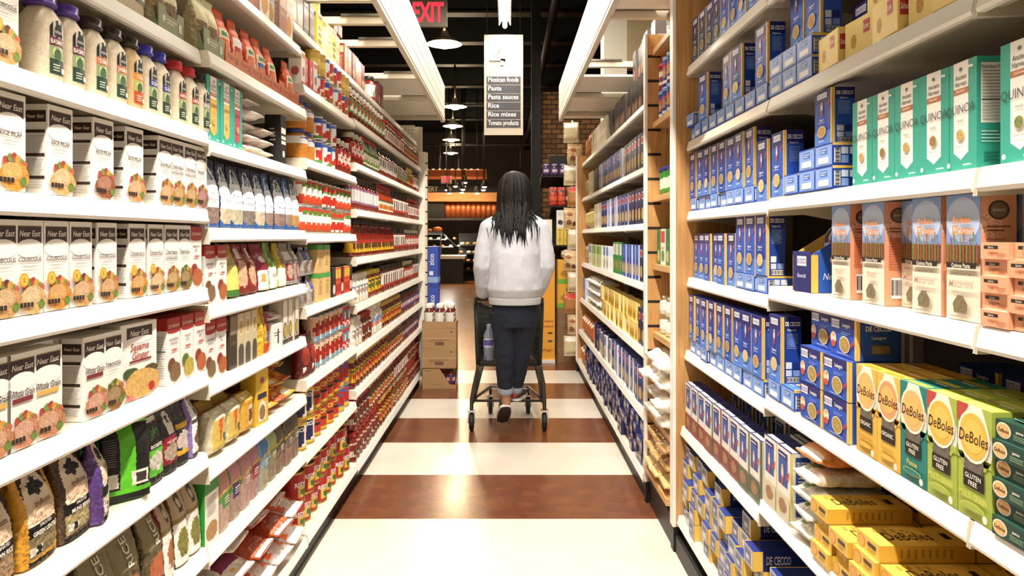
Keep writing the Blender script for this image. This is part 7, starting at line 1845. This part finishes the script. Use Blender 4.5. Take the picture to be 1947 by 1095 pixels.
for s_ in (-1, 1):
    a, b = Vector(LEG[s_][2]), Vector(LEG[s_][3]); dr = (b - a).normalized(); rr = .047 if s_ < 0 else .045
    m = MB(); m.tube([b - dr * .045, b - dr * .04, b - dr * .005, b + dr * .002, b + dr * .002, b - dr * .03], [rr * .98, rr * 1.10, rr * 1.08, rr * 1.04, rr * .9, rr * .86], 18, caps=False)
    rel(m.obj('jean_cuff', pr_, M_CUF))
# shoes: built along +y from the heel, then turned at the ankle
M_UP = flat_mat('shoe_upper_brown', '#4f423e', .8); M_SOLE = flat_mat('shoe_sole_white', '#e6e2dc', .6); M_PINK = flat_mat('shoe_pink', '#d9545f', .7); M_TREAD = flat_mat('shoe_tread', '#3b3430', .8)
def shoe(heel, pitch, yaw):
    M_ = Matrix.Translation(heel) @ Matrix.Rotation(R(yaw), 4, 'Z') @ Matrix.Rotation(R(pitch), 4, 'X')
    def T(m): m.v = [tuple(M_ @ Vector(v)) for v in m.v]; return m
    def sec(rows, n=16):
        m = MB(); vs, fs = [], []
        for y, cx, w, z0, z1 in rows:
            for k in range(n):
                a = 2 * math.pi * k / n
                vs.append((cx + w * math.cos(a), y, (z0 + z1) / 2 + (z1 - z0) / 2 * math.sin(a)))
        for i in range(len(rows) - 1):
            for k in range(n):
                j = (k + 1) % n; fs.append((i * n + k, i * n + n + k, i * n + n + j, i * n + j))
        fs += [tuple(range(n)), tuple(reversed(range((len(rows) - 1) * n, len(rows) * n)))]
        m.faces(vs, fs, sm=True); return m
    u = T(sec([(-.004, 0, .016, .02, .085), (.005, 0, .030, .012, .098), (.03, 0, .034, .01, .10), (.065, 0, .034, .01, .088), (.10, .002, .036, .01, .070), (.15, .004, .041, .01, .055), (.19, .002, .038, .01, .045), (.215, 0, .028, .012, .036), (.226, 0, .012, .016, .028)]))
    rel(u.obj('shoe_upper', pr_, M_UP))
    def out(y):
        t = y / .23
        return .034 + .008 * math.sin(math.pi * min(1, max(0, t))) if .03 < y < .18 else (.034 * math.sqrt(max(0, 1 - ((.03 - y) / .036) ** 2)) if y <= .03 else .040 * math.sqrt(max(0, 1 - ((y - .18) / .052) ** 2)))
    ys = [-.005, .003, .015, .03, .07, .11, .15, .18, .20, .218, .229]
    prof = [(out(y) + .003, y) for y in ys] + [(-out(y) - .003, y) for y in reversed(ys)]
    m = MB(); m.prism(prof, .004, .019, 'z'); rel(T(m).obj('shoe_sole', pr_, M_SOLE))
    m = MB(); m.prism([(x * .9, y * .96 + .004) for x, y in prof], -.002, .0038, 'z'); rel(T(m).obj('shoe_tread', pr_, M_TREAD))
    m = MB(); m.tube([(0, -.007, .03), (0, -.008, .07), (0, .0, .108)], [.013, .017, .014], 10); rel(T(m).obj('heel_tab', pr_, M_PINK))
    m = MB()
    for k in range(4): m.tube([(-.026, .085 + .018 * k, .066 - .007 * k), (0, .087 + .018 * k, .083 - .009 * k), (.026, .085 + .018 * k, .066 - .007 * k)], .003, 6)
    rel(T(m).obj('shoe_lace', pr_, M_PINK))
shoe((-.010, 4.685, .175), -38, 8)
shoe((.046, 4.765, .194), 0, -14)
# hair: scalp cap and long tapering locks over the back
hr = MB()
ball(hr, (HX, HY - .012, HZ + .010), .101, .108, .124, 24)
rg = random.Random(17)
for k in range(150):
    a = rg.uniform(-1.45, 1.45)          # round the back of the head
    z0 = HZ + rg.uniform(-.05, .05)
    sx, cx = math.sin(a), math.cos(a)
    x0, y0 = HX + .100 * sx, HY - .012 - .107 * cx
    side = abs(a) / 1.45
    zend = rg.choice((rg.uniform(1.17, 1.26), rg.uniform(1.22, 1.32), rg.uniform(1.27, 1.37))) + .03 * side
    wide = rg.random() < .22
    sp = rg.uniform(.95, 1.65) if wide else rg.uniform(.45, 1.0)
    x2 = HX - .008 + (x0 - HX) * sp + rg.uniform(-.012, .012)
    def yb(x, z):
        b = 4.485 - .57 * (1.36 - z) if z > 1.26 else 4.428 - .26 * (1.26 - z)
        q = min(.95, abs(x - .045) / .158)
        return b + .012 + .115 * (1 - math.sqrt(1 - q * q)) - .012 * rg.random()
    wob = rg.uniform(-.010, .010)
    pts = [(HX + .012 * sx - .008, HY - .005 - .02 * cx, HZ + .131), (HX + .058 * sx, HY - .012 - .062 * cx, HZ + .112), (HX + .090 * sx, HY - .012 - .096 * cx, HZ + .065), (x0, y0 - .004, min(z0, HZ + .02) - .03), (HX + (x0 - HX) * 1.02, y0 + .006, z0 - .09), (HX + (x0 - HX) * .96, 4.518 + .075 * side ** 2, 1.418),
           (HX + (x2 - HX) * .93 + wob, yb(HX + (x2 - HX) * .93, 1.36), 1.36), (x2 - wob, yb(x2, (1.36 + zend) / 2) - .006, (1.36 + zend) / 2), (x2 + rg.uniform(-.012, .012), yb(x2, zend) - .006, zend)]
    w = rg.uniform(.003, .005) if wide else rg.uniform(.005, .011)
    hr.tube(pts, [w * .5, w * .8, w * 1.1, w * 1.5, w * 1.6, w * 1.5, w * 1.1, w * .75, .0008], 6)
M_HAIR, nt, bs = new_mat('dark_brown_hair')
bs.inputs['Base Color'].default_value = lin('#15100e'); bs.inputs['Roughness'].default_value = .62; bs.inputs['Specular IOR Level'].default_value = .22
rel(hr.obj('hair', pr_, M_HAIR))
finish_labels()
